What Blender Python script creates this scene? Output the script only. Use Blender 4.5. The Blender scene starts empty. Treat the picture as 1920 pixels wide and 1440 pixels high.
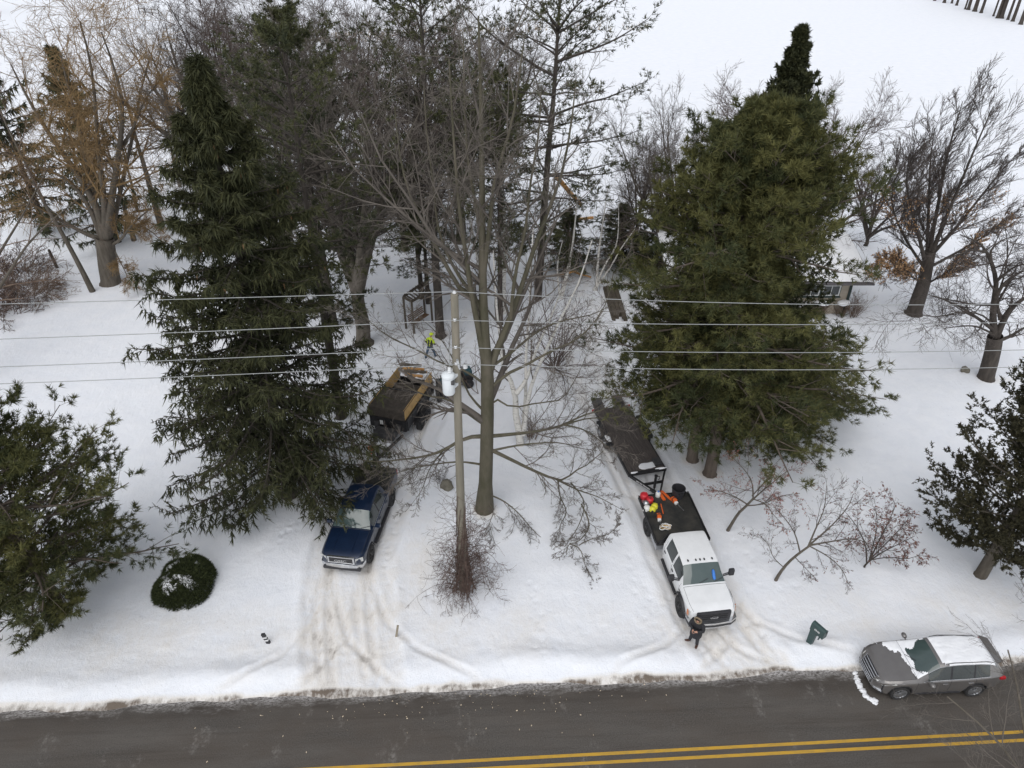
import bpy, bmesh, math, random
import numpy as np
from mathutils import Vector, Matrix

# ------------------------------------------------------------------ camera
F_PX, PITCH, CAM_H = 1350.0, math.radians(35.0), 25.3
scene = bpy.context.scene
C = scene.collection
cam_d = bpy.data.cameras.new('camera'); cam = bpy.data.objects.new('camera', cam_d); C.objects.link(cam)
cam_d.sensor_width = 36.0; cam_d.lens = 36.0*F_PX/1920.0
cam_d.clip_start = 0.2; cam_d.clip_end = 3000.0
cam.location = (0, 0, CAM_H); cam.rotation_euler = (math.pi/2-PITCH, 0, 0)
scene.camera = cam
# ------------------------------------------------------------------ overcast sky
SUN_EL, SUN_AZ = math.radians(58), math.radians(-158)      # azimuth from +Y toward +X
world = bpy.data.worlds.new('World'); scene.world = world; world.use_nodes = True
wn = world.node_tree; wn.nodes.clear()
sky = wn.nodes.new('ShaderNodeTexSky'); sky.sky_type = 'NISHITA'; sky.sun_disc = False
sky.sun_elevation = SUN_EL; sky.sun_rotation = SUN_AZ
sky.air_density = 1.0; sky.dust_density = 0.6; sky.ozone_density = 1.0
hs = wn.nodes.new('ShaderNodeHueSaturation'); hs.inputs['Saturation'].default_value = 0.20
bg = wn.nodes.new('ShaderNodeBackground'); bg.inputs['Strength'].default_value = 0.15
wo = wn.nodes.new('ShaderNodeOutputWorld')
wn.links.new(sky.outputs[0], hs.inputs['Color']); wn.links.new(hs.outputs[0], bg.inputs[0]); wn.links.new(bg.outputs[0], wo.inputs[0])
sd = bpy.data.lights.new('sun', 'SUN'); sd.energy = 1.1; sd.angle = math.radians(60); sd.color = (1.0, 0.97, 0.93)
sun = bpy.data.objects.new('sun', sd); C.objects.link(sun)
sv = Vector((math.cos(SUN_EL)*math.sin(SUN_AZ), math.cos(SUN_EL)*math.cos(SUN_AZ), math.sin(SUN_EL)))
sun.rotation_euler = sv.to_track_quat('Z', 'Y').to_euler(); sun.location = (0, 0, 60)
vs = scene.view_settings; vs.view_transform = 'Standard'; vs.look = 'None'; vs.gamma = 1.0; vs.exposure = 0.38
try: vs.use_curve_mapping = False
except Exception: pass

# ------------------------------------------------------------------ pixel -> place
def ray(px, py):
    a = (px-960)/F_PX; b = -(py-720)/F_PX
    return np.array([a, math.cos(PITCH)+b*math.sin(PITCH), -math.sin(PITCH)+b*math.cos(PITCH)])
def G(px, py, z=0.0):
    d = ray(px, py); return np.array([0, 0, CAM_H])+d*((z-CAM_H)/d[2])
def AT(px, py, Y):
    d = ray(px, py); return np.array([0, 0, CAM_H])+d*(Y/d[1])

# ------------------------------------------------------------------ materials
def nd(nt, t, **k):
    n = nt.nodes.new(t)
    for a, v in k.items(): setattr(n, a, v)
    return n
def pmat(name, c1, c2=None, scale=6.0, rough=0.6, metal=0.0, bump=0.0, bscale=None, coat=0.0, stretch=(1, 1, 1), spec=0.5,
         attr=None, rough2=None, detail=4.0, trans=0.0, lo=.35, hi=.65, grime=None):
    m = bpy.data.materials.new(name); m.use_nodes = True; nt = m.node_tree
    b = nt.nodes['Principled BSDF']; L = nt.links.new
    b.inputs['Roughness'].default_value = rough; b.inputs['Metallic'].default_value = metal
    b.inputs['Coat Weight'].default_value = coat; b.inputs['Coat Roughness'].default_value = 0.06
    b.inputs['Specular IOR Level'].default_value = spec
    if c2 is None: c2 = tuple(min(1, x*0.85) for x in c1)
    mix = nd(nt, 'ShaderNodeMix', data_type='RGBA')
    mix.inputs[6].default_value = (*c1, 1); mix.inputs[7].default_value = (*c2, 1)
    if attr:
        a = nd(nt, 'ShaderNodeAttribute', attribute_name=attr); L(a.outputs['Fac'], mix.inputs[0])
    else:
        tc = nd(nt, 'ShaderNodeTexCoord'); mp = nd(nt, 'ShaderNodeMapping'); mp.inputs['Scale'].default_value = stretch
        L(tc.outputs['Object'], mp.inputs[0])
        n = nd(nt, 'ShaderNodeTexNoise'); n.inputs['Scale'].default_value = scale; n.inputs['Detail'].default_value = detail
        n.inputs['Roughness'].default_value = .65
        L(mp.outputs[0], n.inputs['Vector'])
        mr = nd(nt, 'ShaderNodeMapRange'); mr.inputs[1].default_value = lo; mr.inputs[2].default_value = hi
        L(n.outputs['Fac'], mr.inputs[0]); L(mr.outputs[0], mix.inputs[0])
        if rough2 is not None:
            r = nd(nt, 'ShaderNodeMapRange'); r.inputs[3].default_value = rough; r.inputs[4].default_value = rough2
            L(mr.outputs[0], r.inputs[0]); L(r.outputs[0], b.inputs['Roughness'])
        if bump:
            n2 = nd(nt, 'ShaderNodeTexNoise'); n2.inputs['Scale'].default_value = bscale or scale*3; n2.inputs['Detail'].default_value = 5
            L(mp.outputs[0], n2.inputs['Vector'])
            bp = nd(nt, 'ShaderNodeBump'); bp.inputs['Strength'].default_value = bump; bp.inputs['Distance'].default_value = 0.03
            L(n2.outputs['Fac'], bp.inputs['Height']); L(bp.outputs[0], b.inputs['Normal'])
    out = mix.outputs[2]
    if grime:      # road salt and mud thrown up on the lower panels
        z0, z1, gc = grime
        sx = nd(nt, 'ShaderNodeSeparateXYZ'); L(tc.outputs['Object'], sx.inputs[0])
        gr = nd(nt, 'ShaderNodeMapRange'); gr.inputs[1].default_value = z1; gr.inputs[2].default_value = z0; L(sx.outputs['Z'], gr.inputs[0])
        gn = nd(nt, 'ShaderNodeTexNoise'); gn.inputs['Scale'].default_value = 4.0; gn.inputs['Detail'].default_value = 6; L(tc.outputs['Object'], gn.inputs['Vector'])
        gm = nd(nt, 'ShaderNodeMapRange'); gm.inputs[1].default_value = .3; gm.inputs[2].default_value = .7; L(gn.outputs['Fac'], gm.inputs[0])
        mu = nd(nt, 'ShaderNodeMath', operation='MULTIPLY'); L(gr.outputs[0], mu.inputs[0]); L(gm.outputs[0], mu.inputs[1])
        mx = nd(nt, 'ShaderNodeMix', data_type='RGBA'); L(mu.outputs[0], mx.inputs[0]); L(out, mx.inputs[6]); mx.inputs[7].default_value = (*gc, 1); out = mx.outputs[2]
        ro = nd(nt, 'ShaderNodeMapRange'); ro.inputs[3].default_value = rough; ro.inputs[4].default_value = .8; L(mu.outputs[0], ro.inputs[0]); L(ro.outputs[0], b.inputs['Roughness'])
    L(out, b.inputs['Base Color'])
    return m
M = {}
M['bark'] = pmat('bark', (.075, .063, .048), (.125, .108, .088), 5, .9, bump=.8, bscale=14, stretch=(1, 1, .25))
M['bark_moss'] = pmat('bark_moss', (.062, .058, .034), (.112, .098, .072), 2.2, .9, bump=.8, bscale=12, stretch=(1, 1, .3))
M['bark_dark'] = pmat('bark_dark', (.038, .031, .026), (.072, .060, .050), 5, .9, bump=.8, bscale=14, stretch=(1, 1, .25))
M['bark_pine'] = pmat('bark_pine', (.075, .058, .046), (.13, .105, .085), 5, .9, bump=.8, bscale=12, stretch=(1, 1, .25))
M['bark_birch'] = pmat('bark_birch', (.68, .66, .62), (.12, .11, .10), 9, .8, bump=.3, stretch=(.35, .35, 1.6), lo=.55, hi=.70)
M['twig_grey'] = pmat('twig_grey', (.145, .126, .108), (.088, .075, .065), 1.0, .9)
M['twig_red'] = pmat('twig_red', (.125, .094, .082), (.080, .060, .053), 1.0, .9)
M['twig_gold'] = pmat('twig_gold', (.26, .165, .068), (.155, .105, .055), .8, .85)
M['twig_dark'] = pmat('twig_dark', (.055, .044, .039), (.095, .078, .070), 1.0, .9)
M['twig_brown'] = pmat('twig_brown', (.12, .080, .060), (.20, .145, .105), 3.0, .9)
M['vine'] = pmat('vine', (.125, .080, .064), (.07, .05, .042), 3.0, .9)
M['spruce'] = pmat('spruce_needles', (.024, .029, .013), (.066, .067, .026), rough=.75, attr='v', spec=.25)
M['pine'] = pmat('pine_needles', (.038, .048, .020), (.132, .127, .043), rough=.75, attr='v', spec=.25)
M['pine_cool'] = pmat('pine_needles_cool', (.036, .044, .024), (.098, .100, .042), rough=.75, attr='v', spec=.25)
M['cedar'] = pmat('cedar_scales', (.026, .026, .015), (.085, .075, .037), rough=.8, attr='v', spec=.25)
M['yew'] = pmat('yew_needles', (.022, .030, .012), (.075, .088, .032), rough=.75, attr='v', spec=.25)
M['leaf_orange'] = pmat('dead_leaves', (.36, .19, .085), (.48, .31, .16), rough=.8, attr='v')
M['leaf_red'] = pmat('red_leaves', (.12, .045, .036), (.20, .10, .075), rough=.8, attr='v')
M['berry'] = pmat('red_fruit', (.24, .07, .055), (.33, .14, .10), rough=.5, attr='v')
M['cone'] = pmat('cone', (.21, .125, .06), (.15, .085, .04), rough=.8, attr='v')
M['snow'] = pmat('snow_cap', (.80, .81, .84), (.86, .87, .89), 4, .65, bump=.25, bscale=9)
M['dry_grass'] = pmat('dry_grass', (.42, .33, .20), (.30, .22, .13), rough=.9, attr='v')

# ------------------------------------------------------------------ objects
def link(o, parent=None):
    C.objects.link(o)
    if parent is not None: o.parent = parent
    return o
def tag(o, label=None, cat=None, group=None, kind=None):
    if label: o['label'] = label
    if cat: o['category'] = cat
    if group: o['group'] = group
    if kind: o['kind'] = kind
    return o
def thing(name, label, cat, loc=(0, 0, 0), rotz=0.0, group=None):
    o = bpy.data.objects.new(name, None); o.empty_display_size = .2; link(o)
    o.location = tuple(float(v) for v in loc); o.rotation_euler = (0, 0, rotz)
    return tag(o, label, cat, group)
def np_mesh(name, V, Q=None, T=None, attr=None, smooth=True, mats=()):
    """V (n,3); Q (m,4) quads; T (k,3) triangles"""
    me = bpy.data.meshes.new(name)
    V = np.asarray(V, np.float32).reshape(-1, 3)
    Q = np.zeros((0, 4), np.int32) if Q is None else np.asarray(Q, np.int32).reshape(-1, 4)
    T = np.zeros((0, 3), np.int32) if T is None else np.asarray(T, np.int32).reshape(-1, 3)
    me.vertices.add(len(V)); me.vertices.foreach_set('co', V.ravel())
    nl = Q.size+T.size; me.loops.add(nl)
    me.loops.foreach_set('vertex_index', np.concatenate([Q.ravel(), T.ravel()]))
    npol = len(Q)+len(T); me.polygons.add(npol)
    tot = np.concatenate([np.full(len(Q), 4, np.int32), np.full(len(T), 3, np.int32)])
    st = np.concatenate([[0], np.cumsum(tot)[:-1]]).astype(np.int32) if npol else np.zeros(0, np.int32)
    me.polygons.foreach_set('loop_start', st)
    try: me.polygons.foreach_set('loop_total', tot)
    except Exception: pass
    me.polygons.foreach_set('use_smooth', np.full(npol, smooth, bool))
    if attr is not None:
        a = me.attributes.new('v', 'FLOAT', 'POINT'); a.data.foreach_set('value', np.asarray(attr, np.float32))
    for m in mats: me.materials.append(m)
    me.update(calc_edges=True); me.validate()
    return me
def ob(name, me, parent=None, mat=None):
    o = bpy.data.objects.new(name, me)
    if mat is not None: me.materials.append(mat)
    return link(o, parent)
def copy_tree(root, loc, rotz, label, scale=1.0, group=None):
    r = root.copy(); C.objects.link(r); r.location = tuple(float(v) for v in loc); r.rotation_euler = (0, 0, rotz)
    r.scale = (scale,)*3 if np.isscalar(scale) else scale
    r['label'] = label
    if group: r['group'] = group
    for ch in list(root.children):
        c = ch.copy(); C.objects.link(c); c.parent = r
        for g in list(ch.children):
            d = g.copy(); C.objects.link(d); d.parent = c
    return r

# bmesh helpers ------------------------------------------------------------
class B:
    def __init__(s): s.b = bmesh.new()
    def box(s, c, d, bev=0.0, rot=None):
        r = bmesh.ops.create_cube(s.b, size=1.0); vs_ = r['verts']
        Mx = Matrix.Translation(c) @ (rot.to_4x4() if rot is not None else Matrix()) @ Matrix.Diagonal((*d, 1))
        if bev:
            bmesh.ops.scale(s.b, vec=d, verts=vs_)
            es = list({e for v in vs_ for e in v.link_edges})
            rr = bmesh.ops.bevel(s.b, geom=es, offset=bev, segments=2, affect='EDGES', profile=.6)
            vv = list({v for f in rr['faces'] for v in f.verts} | {v for v in vs_ if v.is_valid})
            bmesh.ops.transform(s.b, matrix=Matrix.Translation(c) @ (rot.to_4x4() if rot is not None else Matrix()), verts=vv)
        else: bmesh.ops.transform(s.b, matrix=Mx, verts=vs_)
        return s
    def cyl(s, a, b_, r, r2=None, n=14, cap=True):
        a = Vector(a); b_ = Vector(b_); d = b_-a
        q = d.to_track_quat('Z', 'Y').to_matrix().to_4x4()
        bmesh.ops.create_cone(s.b, cap_ends=cap, segments=n, radius1=r, radius2=r if r2 is None else r2, depth=d.length, matrix=Matrix.Translation((a+b_)/2) @ q)
        return s
    def bar(s, a, b_, w, h, up=(0, 0, 1)):
        a = Vector(a); b_ = Vector(b_); d = (b_-a); x = d.normalized(); u = Vector(up)
        y = u.cross(x).normalized(); z = x.cross(y)
        R = Matrix((x, y, z)).transposed()
        return s.box((a+b_)/2, (d.length, w, h), 0, R)
    def sph(s, c, r, n=10, sc=(1, 1, 1)):
        bmesh.ops.create_uvsphere(s.b, u_segments=n, v_segments=max(5, n//2+1), radius=r, matrix=Matrix.Translation(c) @ Matrix.Diagonal((*sc, 1)))
        return s
    def lathe(s, prof, c, axis='y', n=24):
        """prof [(radius, along)]"""
        rings = []
        for r, h in prof:
            ring = []
            for k in range(n):
                a = 2*math.pi*k/n
                p = {'y': (r*math.cos(a), h, r*math.sin(a)), 'z': (r*math.cos(a), r*math.sin(a), h), 'x': (h, r*math.cos(a), r*math.sin(a))}[axis]
                ring.append(s.b.verts.new(Vector(p)+Vector(c)))
            rings.append(ring)
        for i in range(len(rings)-1):
            for k in range(n): s.b.faces.new((rings[i][k], rings[i][(k+1) % n], rings[i+1][(k+1) % n], rings[i+1][k]))
        return s
    def prism(s, pts, off):
        """polygon pts (3D) extruded by off"""
        lo = [s.b.verts.new(Vector(p)) for p in pts]; hi = [s.b.verts.new(Vector(p)+Vector(off)) for p in pts]
        n = len(pts)
        s.b.faces.new(lo); s.b.faces.new(hi[::-1])
        for k in range(n): s.b.faces.new((lo[k], lo[(k+1) % n], hi[(k+1) % n], hi[k]))
        return s
    def tube(s, pts, r, n=6):
        P = np.array(pts, float)[None]; R = np.full(P.shape[:2], r)
        V, Q = tubes(P, R, n)
        vv = [s.b.verts.new(v) for v in V]
        for q in Q: s.b.faces.new([vv[i] for i in q])
        return s
    def done(s, name, mat, parent=None, smooth=False, ang=40):
        bmesh.ops.recalc_face_normals(s.b, faces=s.b.faces)
        me = bpy.data.meshes.new(name); s.b.to_mesh(me); s.b.free()
        me.materials.append(mat)
        if smooth:
            for p in me.polygons: p.use_smooth = True
            try: me.set_sharp_from_angle(angle=math.radians(ang))
            except Exception: pass
        return ob(name, me, parent)
def text_mesh(name, txt, size, mat, parent, loc, rot, extrude=.004, align='CENTER', sx=1.0):
    cu = bpy.data.curves.new(name, 'FONT'); cu.body = txt; cu.size = size; cu.extrude = extrude; cu.align_x = align; cu.align_y = 'CENTER'
    cu.offset = size*.02
    o = bpy.data.objects.new(name+'_tmp', cu); C.objects.link(o)
    dg = bpy.context.evaluated_depsgraph_get(); me = bpy.data.meshes.new_from_object(o.evaluated_get(dg))
    bpy.data.objects.remove(o); bpy.data.curves.remove(cu)
    me.materials.clear(); me.materials.append(mat)
    t = ob(name, me, parent); t.location = loc; t.rotation_euler = rot; t.scale = (sx, 1, 1)
    return t

# ------------------------------------------------------------------ branch machinery (numpy)
def nrm(v): return v/np.maximum(np.linalg.norm(v, axis=-1, keepdims=True), 1e-9)
def tubes(P, R, S):
    P = np.asarray(P, float); R = np.asarray(R, float)
    N, K, _ = P.shape
    T = np.empty_like(P); T[:, 1:-1] = P[:, 2:]-P[:, :-2]; T[:, 0] = P[:, 1]-P[:, 0]; T[:, -1] = P[:, -1]-P[:, -2]
    T = nrm(T)
    mean = nrm(P[:, -1]-P[:, 0])
    ref = np.where(np.abs(mean[:, 2:3]) > .8, np.array([[1., .13, 0.]]), np.array([[.1, .05, 1.]]))[:, None, :]
    U = nrm(np.cross(T, np.broadcast_to(ref, T.shape))); W = np.cross(T, U)
    a = np.arange(S)*2*math.pi/S
    V = P[:, :, None]+R[:, :, None, None]*(np.cos(a)[None, None, :, None]*U[:, :, None]+np.sin(a)[None, None, :, None]*W[:, :, None])
    idx = np.arange(N*K*S).reshape(N, K, S)
    q = np.stack([idx[:, :-1], np.roll(idx, -1, 2)[:, :-1], np.roll(idx, -1, 2)[:, 1:], idx[:, 1:]], -1)
    return V.reshape(-1, 3), q.reshape(-1, 4)
def ribbons(P, R, rg, f=2.3):
    """finest twigs: slim flat strips"""
    P = np.asarray(P, float); N, K, _ = P.shape
    T = nrm(P[:, -1]-P[:, 0]); sv_ = nrm(np.cross(T, rg.normal(size=T.shape)+np.array([0, 0, .6])))
    o = sv_[:, None]*(np.asarray(R)*f*.5)[..., None]
    V = np.stack([P-o, P+o], 2); idx = np.arange(N*K*2).reshape(N, K, 2)
    q = np.stack([idx[:, :-1, 0], idx[:, :-1, 1], idx[:, 1:, 1], idx[:, 1:, 0]], -1)
    return V.reshape(-1, 3), q.reshape(-1, 4)
def join(parts):
    Vs, Qs, o = [], [], 0
    for V, Q in parts: Vs.append(V); Qs.append(Q+o); o += len(V)
    return np.concatenate(Vs), np.concatenate(Qs)
def resample(pts, K, smooth=True):
    p = np.asarray(pts, float)
    if smooth and len(p) > 2:
        q = [p[0]]
        for i in range(len(p)-1):
            p0 = p[max(i-1, 0)]; p1 = p[i]; p2 = p[i+1]; p3 = p[min(i+2, len(p)-1)]
            for t in (.25, .5, .75, 1.0):
                q.append(.5*((2*p1)+(-p0+p2)*t+(2*p0-5*p1+4*p2-p3)*t*t+(-p0+3*p1-3*p2+p3)*t**3))
        p = np.array(q)
    d = np.concatenate([[0], np.cumsum(np.linalg.norm(np.diff(p[:, :3], axis=0), axis=1))])
    s = np.linspace(0, d[-1], K)
    return np.stack([np.interp(s, d, p[:, k]) for k in range(p.shape[1])], -1)
def spawn(P, R, n, rg, t0=.25, t1=1.0, ang=45, asd=10, lr=.5, K=5, wander=.12, up=.05, rr=.6, lt=.5, jit=.25, tip=.3, flat=0.0, rmin=.003, lmin=.05, wind=None, lfix=None):
    N, Kp, _ = P.shape
    L = np.linalg.norm(np.diff(P, axis=1), axis=2).sum(1)
    t = t0+(t1-t0)*((np.arange(n)[None]+rg.random((N, n)))/n)
    x = np.clip(t*(Kp-1), 0, Kp-1.001); i = x.astype(int); f = (x-i)[..., None]
    r_ = np.arange(N)[:, None]
    st = P[r_, i]*(1-f)+P[r_, i+1]*f
    rad = R[r_, i]*(1-f[..., 0])+R[r_, i+1]*f[..., 0]
    tan = nrm(P[r_, i+1]-P[r_, i])
    rv = rg.normal(size=tan.shape); rv[..., 2] *= (1-flat)
    per = nrm(rv-(rv*tan).sum(-1, keepdims=True)*tan)
    if flat: per[..., 2] *= (1-flat); per = nrm(per)
    a = np.radians(rg.normal(ang, asd, (N, n)))[..., None]
    d = nrm(tan*np.cos(a)+per*np.sin(a))
    base = L[:, None] if lfix is None else lfix
    ln = np.maximum(base*lr*(1-lt*t)*np.clip(1+jit*rg.normal(size=(N, n)), .3, 1.8), lmin)
    st = st.reshape(-1, 3); d = d.reshape(-1, 3); ln = ln.reshape(-1, 1); rad = rad.reshape(-1)
    pts = [st]; p = st; step = ln/(K-1)
    for k in range(K-1):
        d = d+wander*rg.normal(size=d.shape); d[:, 2] += up
        if wind is not None: d = d+np.asarray(wind)
        d = nrm(d); p = p+d*step; pts.append(p)
    P2 = np.stack(pts, 1)
    R2 = np.maximum((rad*rr)[:, None]*np.linspace(1, tip, K)[None], rmin)
    return P2, R2
def limbs(list_, K=12):
    """list of polylines [(x,y,z,r),...] -> P,R arrays"""
    A = np.stack([resample(l, K) for l in list_])
    return A[..., :3], A[..., 3]
def tufts(P, D, rg, k=6, ln=.16, w=.03, spread=.7, ljit=.25, v=None, grav=0.0):
    """needle sprays: k slim triangles fanning from every point P along D"""
    n = len(P)
    d = nrm(np.repeat(D, k, 0)+spread*rg.normal(size=(n*k, 3))); d[:, 2] -= grav; d = nrm(d)
    side = nrm(np.cross(d, rg.normal(size=d.shape)))
    l = (ln*np.clip(1+ljit*rg.normal(size=(n*k, 1)), .4, 1.8))
    p = np.repeat(P, k, 0)
    V = np.stack([p+side*w*.5+d*l*.08, p-side*w*.5+d*l*.08, p+d*l], 1)
    vv = (rg.random(n) if v is None else v)
    A = np.clip(np.repeat(vv, k)+.15*rg.normal(size=n*k), 0, 1)
    return V.reshape(-1, 3), np.arange(n*k*3).reshape(-1, 3), np.repeat(A, 3)
def along(P, rg, m, t0=.2, t1=1.0):
    """m points (with tangents) along every polyline"""
    N, K, _ = P.shape
    t = t0+(t1-t0)*((np.arange(m)[None]+rg.random((N, m)))/m)
    x = np.clip(t*(K-1), 0, K-1.001); i = x.astype(int); f = (x-i)[..., None]; r_ = np.arange(N)[:, None]
    return (P[r_, i]*(1-f)+P[r_, i+1]*f).reshape(-1, 3), nrm(P[r_, i+1]-P[r_, i]).reshape(-1, 3)
# ================================================================== GROUND
RA = math.radians(3.0); RY0 = 13.03
_rg = np.random.default_rng(5)
_four = [(_rg.uniform(.6, 2.2)*math.cos(a), _rg.uniform(.6, 2.2)*math.sin(a), _rg.uniform(0, 6.28), _rg.uniform(.3, 1)) for a in _rg.uniform(0, 6.28, 14)]
_fine = [(_rg.uniform(4, 12)*math.cos(a), _rg.uniform(4, 12)*math.sin(a), _rg.uniform(0, 6.28), _rg.uniform(.3, 1)) for a in _rg.uniform(0, 6.28, 16)]
def four(x, y, F): return sum(a*np.sin(kx*x+ky*y+p) for kx, ky, p, a in F)/math.sqrt(len(F))
def road_st(x, y): return x*math.cos(RA)+(y-RY0)*math.sin(RA), -x*math.sin(RA)+(y-RY0)*math.cos(RA)
PATH_A = [(-5.9, 15.4), (-6.8, 19), (-7.35, 22), (-7.0, 25.8), (-6.4, 29), (-5.7, 33), (-5.2, 38), (-4, 46)]
PATH_B = [(9.6, 16.0), (8.6, 18.4), (7.75, 22), (7.2, 25.5), (6.3, 30), (5.2, 35), (4.7, 40), (5.4, 46), (8, 53)]
TRACKS = [  # wheel tracks curving off the two drives onto the road
    ([(-10.5, 15.2), (-8.6, 16.6), (-7.6, 18.4), (-7.3, 20.6), (-7.3, 22.2)], .05), ([(-2.0, 15.7), (-4.2, 16.8), (-5.9, 18.4), (-6.8, 20.4), (-7.2, 22)], .05),
    ([(-6.2, 15.3), (-6.9, 17.5), (-7.6, 20.0), (-7.5, 22)], .04), ([(4.8, 16.2), (6.6, 17.0), (7.9, 18.2), (8.3, 19.6)], .05), ([(13.2, 16.6), (11.2, 17.2), (9.6, 18.2), (8.6, 19.8)], .05),
    ([(6.3, 27), (5.6, 31), (4.6, 36), (4.2, 41), (5.0, 47)], .05), ([(-6.0, 30.5), (-5.2, 35), (-4.0, 41), (-1, 47)], .05)]
def lat_dist(x, y, path):
    best = np.full(x.shape, 1e9); sgn = np.zeros(x.shape)
    for (ax, ay), (bx, by) in zip(path[:-1], path[1:]):
        dx, dy = bx-ax, by-ay; L2 = dx*dx+dy*dy
        t = np.clip(((x-ax)*dx+(y-ay)*dy)/L2, 0, 1)
        qx, qy = x-(ax+t*dx), y-(ay+t*dy); d = np.hypot(qx, qy)
        m = d < best; best = np.where(m, d, best)
    return best
def sstep(a, b, x): t = np.clip((x-a)/(b-a), 0, 1); return t*t*(3-2*t)
_prints = []
def trail(p, q, n, seed, wob=.25):
    r = random.Random(seed); p = np.array(p); q = np.array(q); d = q-p; L = np.linalg.norm(d); u = d/L; w = np.array([-u[1], u[0]])
    for i in range(n):
        c = p+d*(i+.5)/n+w*((.13 if i % 2 else -.13)+r.uniform(-wob, wob)*.5)
        _prints.append((c[0], c[1], r.uniform(.07, .11), r.uniform(.03, .07)))
trail(G(1000, 1090)[:2], G(1015, 1240)[:2], 12, 1)
trail(G(250, 760)[:2], G(205, 980)[:2], 22, 2)
trail(G(420, 1080)[:2], G(600, 960)[:2], 16, 3, .6)
trail(G(330, 960)[:2], G(560, 1010)[:2], 14, 4, .8)
trail(G(1420, 1200)[:2], G(1500, 1060)[:2], 9, 5, .5)
trail(G(1150, 690)[:2], G(1080, 600)[:2], 16, 6, .6)
trail(G(880, 1180)[:2], G(760, 1090)[:2], 10, 7, .7)
trail(G(1296, 1225)[:2], G(1240, 1110)[:2], 12, 8, .5)
trail(G(1310, 1222)[:2], G(1400, 1150)[:2], 10, 9, .6)
trail(G(715, 1080)[:2], G(770, 900)[:2], 16, 10, .5)
trail(G(640, 1075)[:2], G(600, 980)[:2], 8, 11, .5)
trail(G(800, 690)[:2], G(850, 800)[:2], 14, 12, .9)
trail(G(1190, 1040)[:2], G(1215, 1180)[:2], 12, 13, .5)
trail(G(1390, 1010)[:2], G(1420, 1120)[:2], 9, 14, .6)
_pr = np.array(_prints)
def ground_h(x, y):
    x = np.asarray(x, float); y = np.asarray(y, float)
    s, t = road_st(x, y)
    und = .045*four(x*.6, y*.6, _four)+.010*four(x*.5, y*.5, _fine)
    dA = lat_dist(x, y, PATH_A); dB = lat_dist(x, y, PATH_B)
    drive = np.maximum(np.exp(-(dA/2.0)**2), np.exp(-(dB/1.8)**2))
    e = 2.95+.10*np.sin(s*.55+1)+.06*np.sin(s*1.3)+.03*np.sin(s*3.1+.5)
    bank = (.17+.05*np.sin(s*.5)+.03*np.sin(s*1.6))*np.exp(-((t-e-.85)/.6)**2)*(1-.85*drive)
    far = -.07+.10*sstep(-.35, .12, t-e)+.05*sstep(.1, 1.2, t-e)
    rough = .014*four(x*1.3, y*1.3, _fine)*np.exp(-((t-4.6)/1.6)**2)
    und = und*(1-.7*drive)
    h = far+bank+rough+und*sstep(.3, 2.5, t-e)
    near = -.07+.15*sstep(.0, .6, -t-3.05)+und*sstep(.3, 2, -t-3.2)
    h = np.where(t < 0, near, h)
    far_ = sstep(.1, .9, t-e)
    h = h-.05*(1-sstep(1.75, 1.95, dA+.12*np.sin(y*2.1)))*far_*(y < 40)-.05*(1-sstep(1.45, 1.65, dB+.1*np.sin(y*1.9)))*far_*(y < 50)
    h = h+.05*np.exp(-((dA-2.1)/.22)**2)*far_*(y < 36)+.05*np.exp(-((dB-1.8)/.2)**2)*far_*(y < 46)
    for d, wd in ((dA, .84), (dB, .9)):
        h = h-.06*np.exp(-((d-wd)/.17)**4)*far_+.025*np.exp(-((np.abs(d-wd)-.27)/.08)**2)*far_
    for path, dp in TRACKS:
        d = lat_dist(x, y, path); h = h-dp*np.exp(-((d-.82)/.14)**4)*far_+.02*np.exp(-((np.abs(d-.82)-.24)/.08)**2)*far_
    rise = sstep(4, 25, t)*.03*np.clip(t-4, 0, 60)*0
    for px, py, r, dp in _pr:
        m = (np.abs(x-px) < .5) & (np.abs(y-py) < .5)
        if m.any(): h = np.where(m, h-dp*np.exp(-(((x-px)**2+(y-py)**2)/(r*r))**2), h)
    return h+rise
def gz(x, y): return float(ground_h(np.array([x]), np.array([y]))[0])
def geo(a, b, first, n):
    """n growing steps from a to b"""
    r = np.geomspace(1, 60, n); r = np.cumsum(r); r = r/r[-1]
    return a+(b-a)*r
xs = np.concatenate([geo(-24, -900, .2, 34)[::-1], np.arange(-24, -11, .26), np.arange(-11, 12.4, .09), np.arange(12.4, 24.01, .24), geo(24, 900, .2, 34)])
ys = np.concatenate([geo(12.5, -120, .2, 16)[::-1], np.arange(12.5, 15.2, .3), np.arange(15.2, 17.6, .07), np.arange(17.6, 25, .11), np.arange(25, 34, .2), np.arange(34, 62, .5), geo(62, 1800, .5, 34)])
gx, gy = np.meshgrid(xs, ys); hh = ground_h(gx, gy)
nx, ny = len(xs), len(ys)
idx = np.arange(nx*ny).reshape(ny, nx)
quads = np.stack([idx[:-1, :-1], idx[:-1, 1:], idx[1:, 1:], idx[1:, :-1]], -1).reshape(-1, 4)
s_, t_ = road_st(gx, gy)
dA = lat_dist(gx, gy, PATH_A); dB = lat_dist(gx, gy, PATH_B)
nz = .5+.5*four(gx*1.1, gy*1.1, _four)
nf = four(gx*.7, gy*.7, _fine)
cpx = G(790, 1060)
dirt = .36*(1-sstep(1.6, 2.3, dA+.3*nf))*np.exp(-np.clip(gy-24, 0, 99)/9)+.34*(1-sstep(1.3, 2.0, dB+.3*nf))*np.exp(-np.clip(gy-24, 0, 99)/14)
for path, dp in TRACKS: dirt += .22*np.exp(-((lat_dist(gx, gy, path)-.82)/.2)**2)
dirt += .28*np.exp(-((dA-.84)/.2)**2)*np.exp(-np.clip(gy-40, 0, 99)/9)+.26*np.exp(-((dB-.9)/.2)**2)
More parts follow.
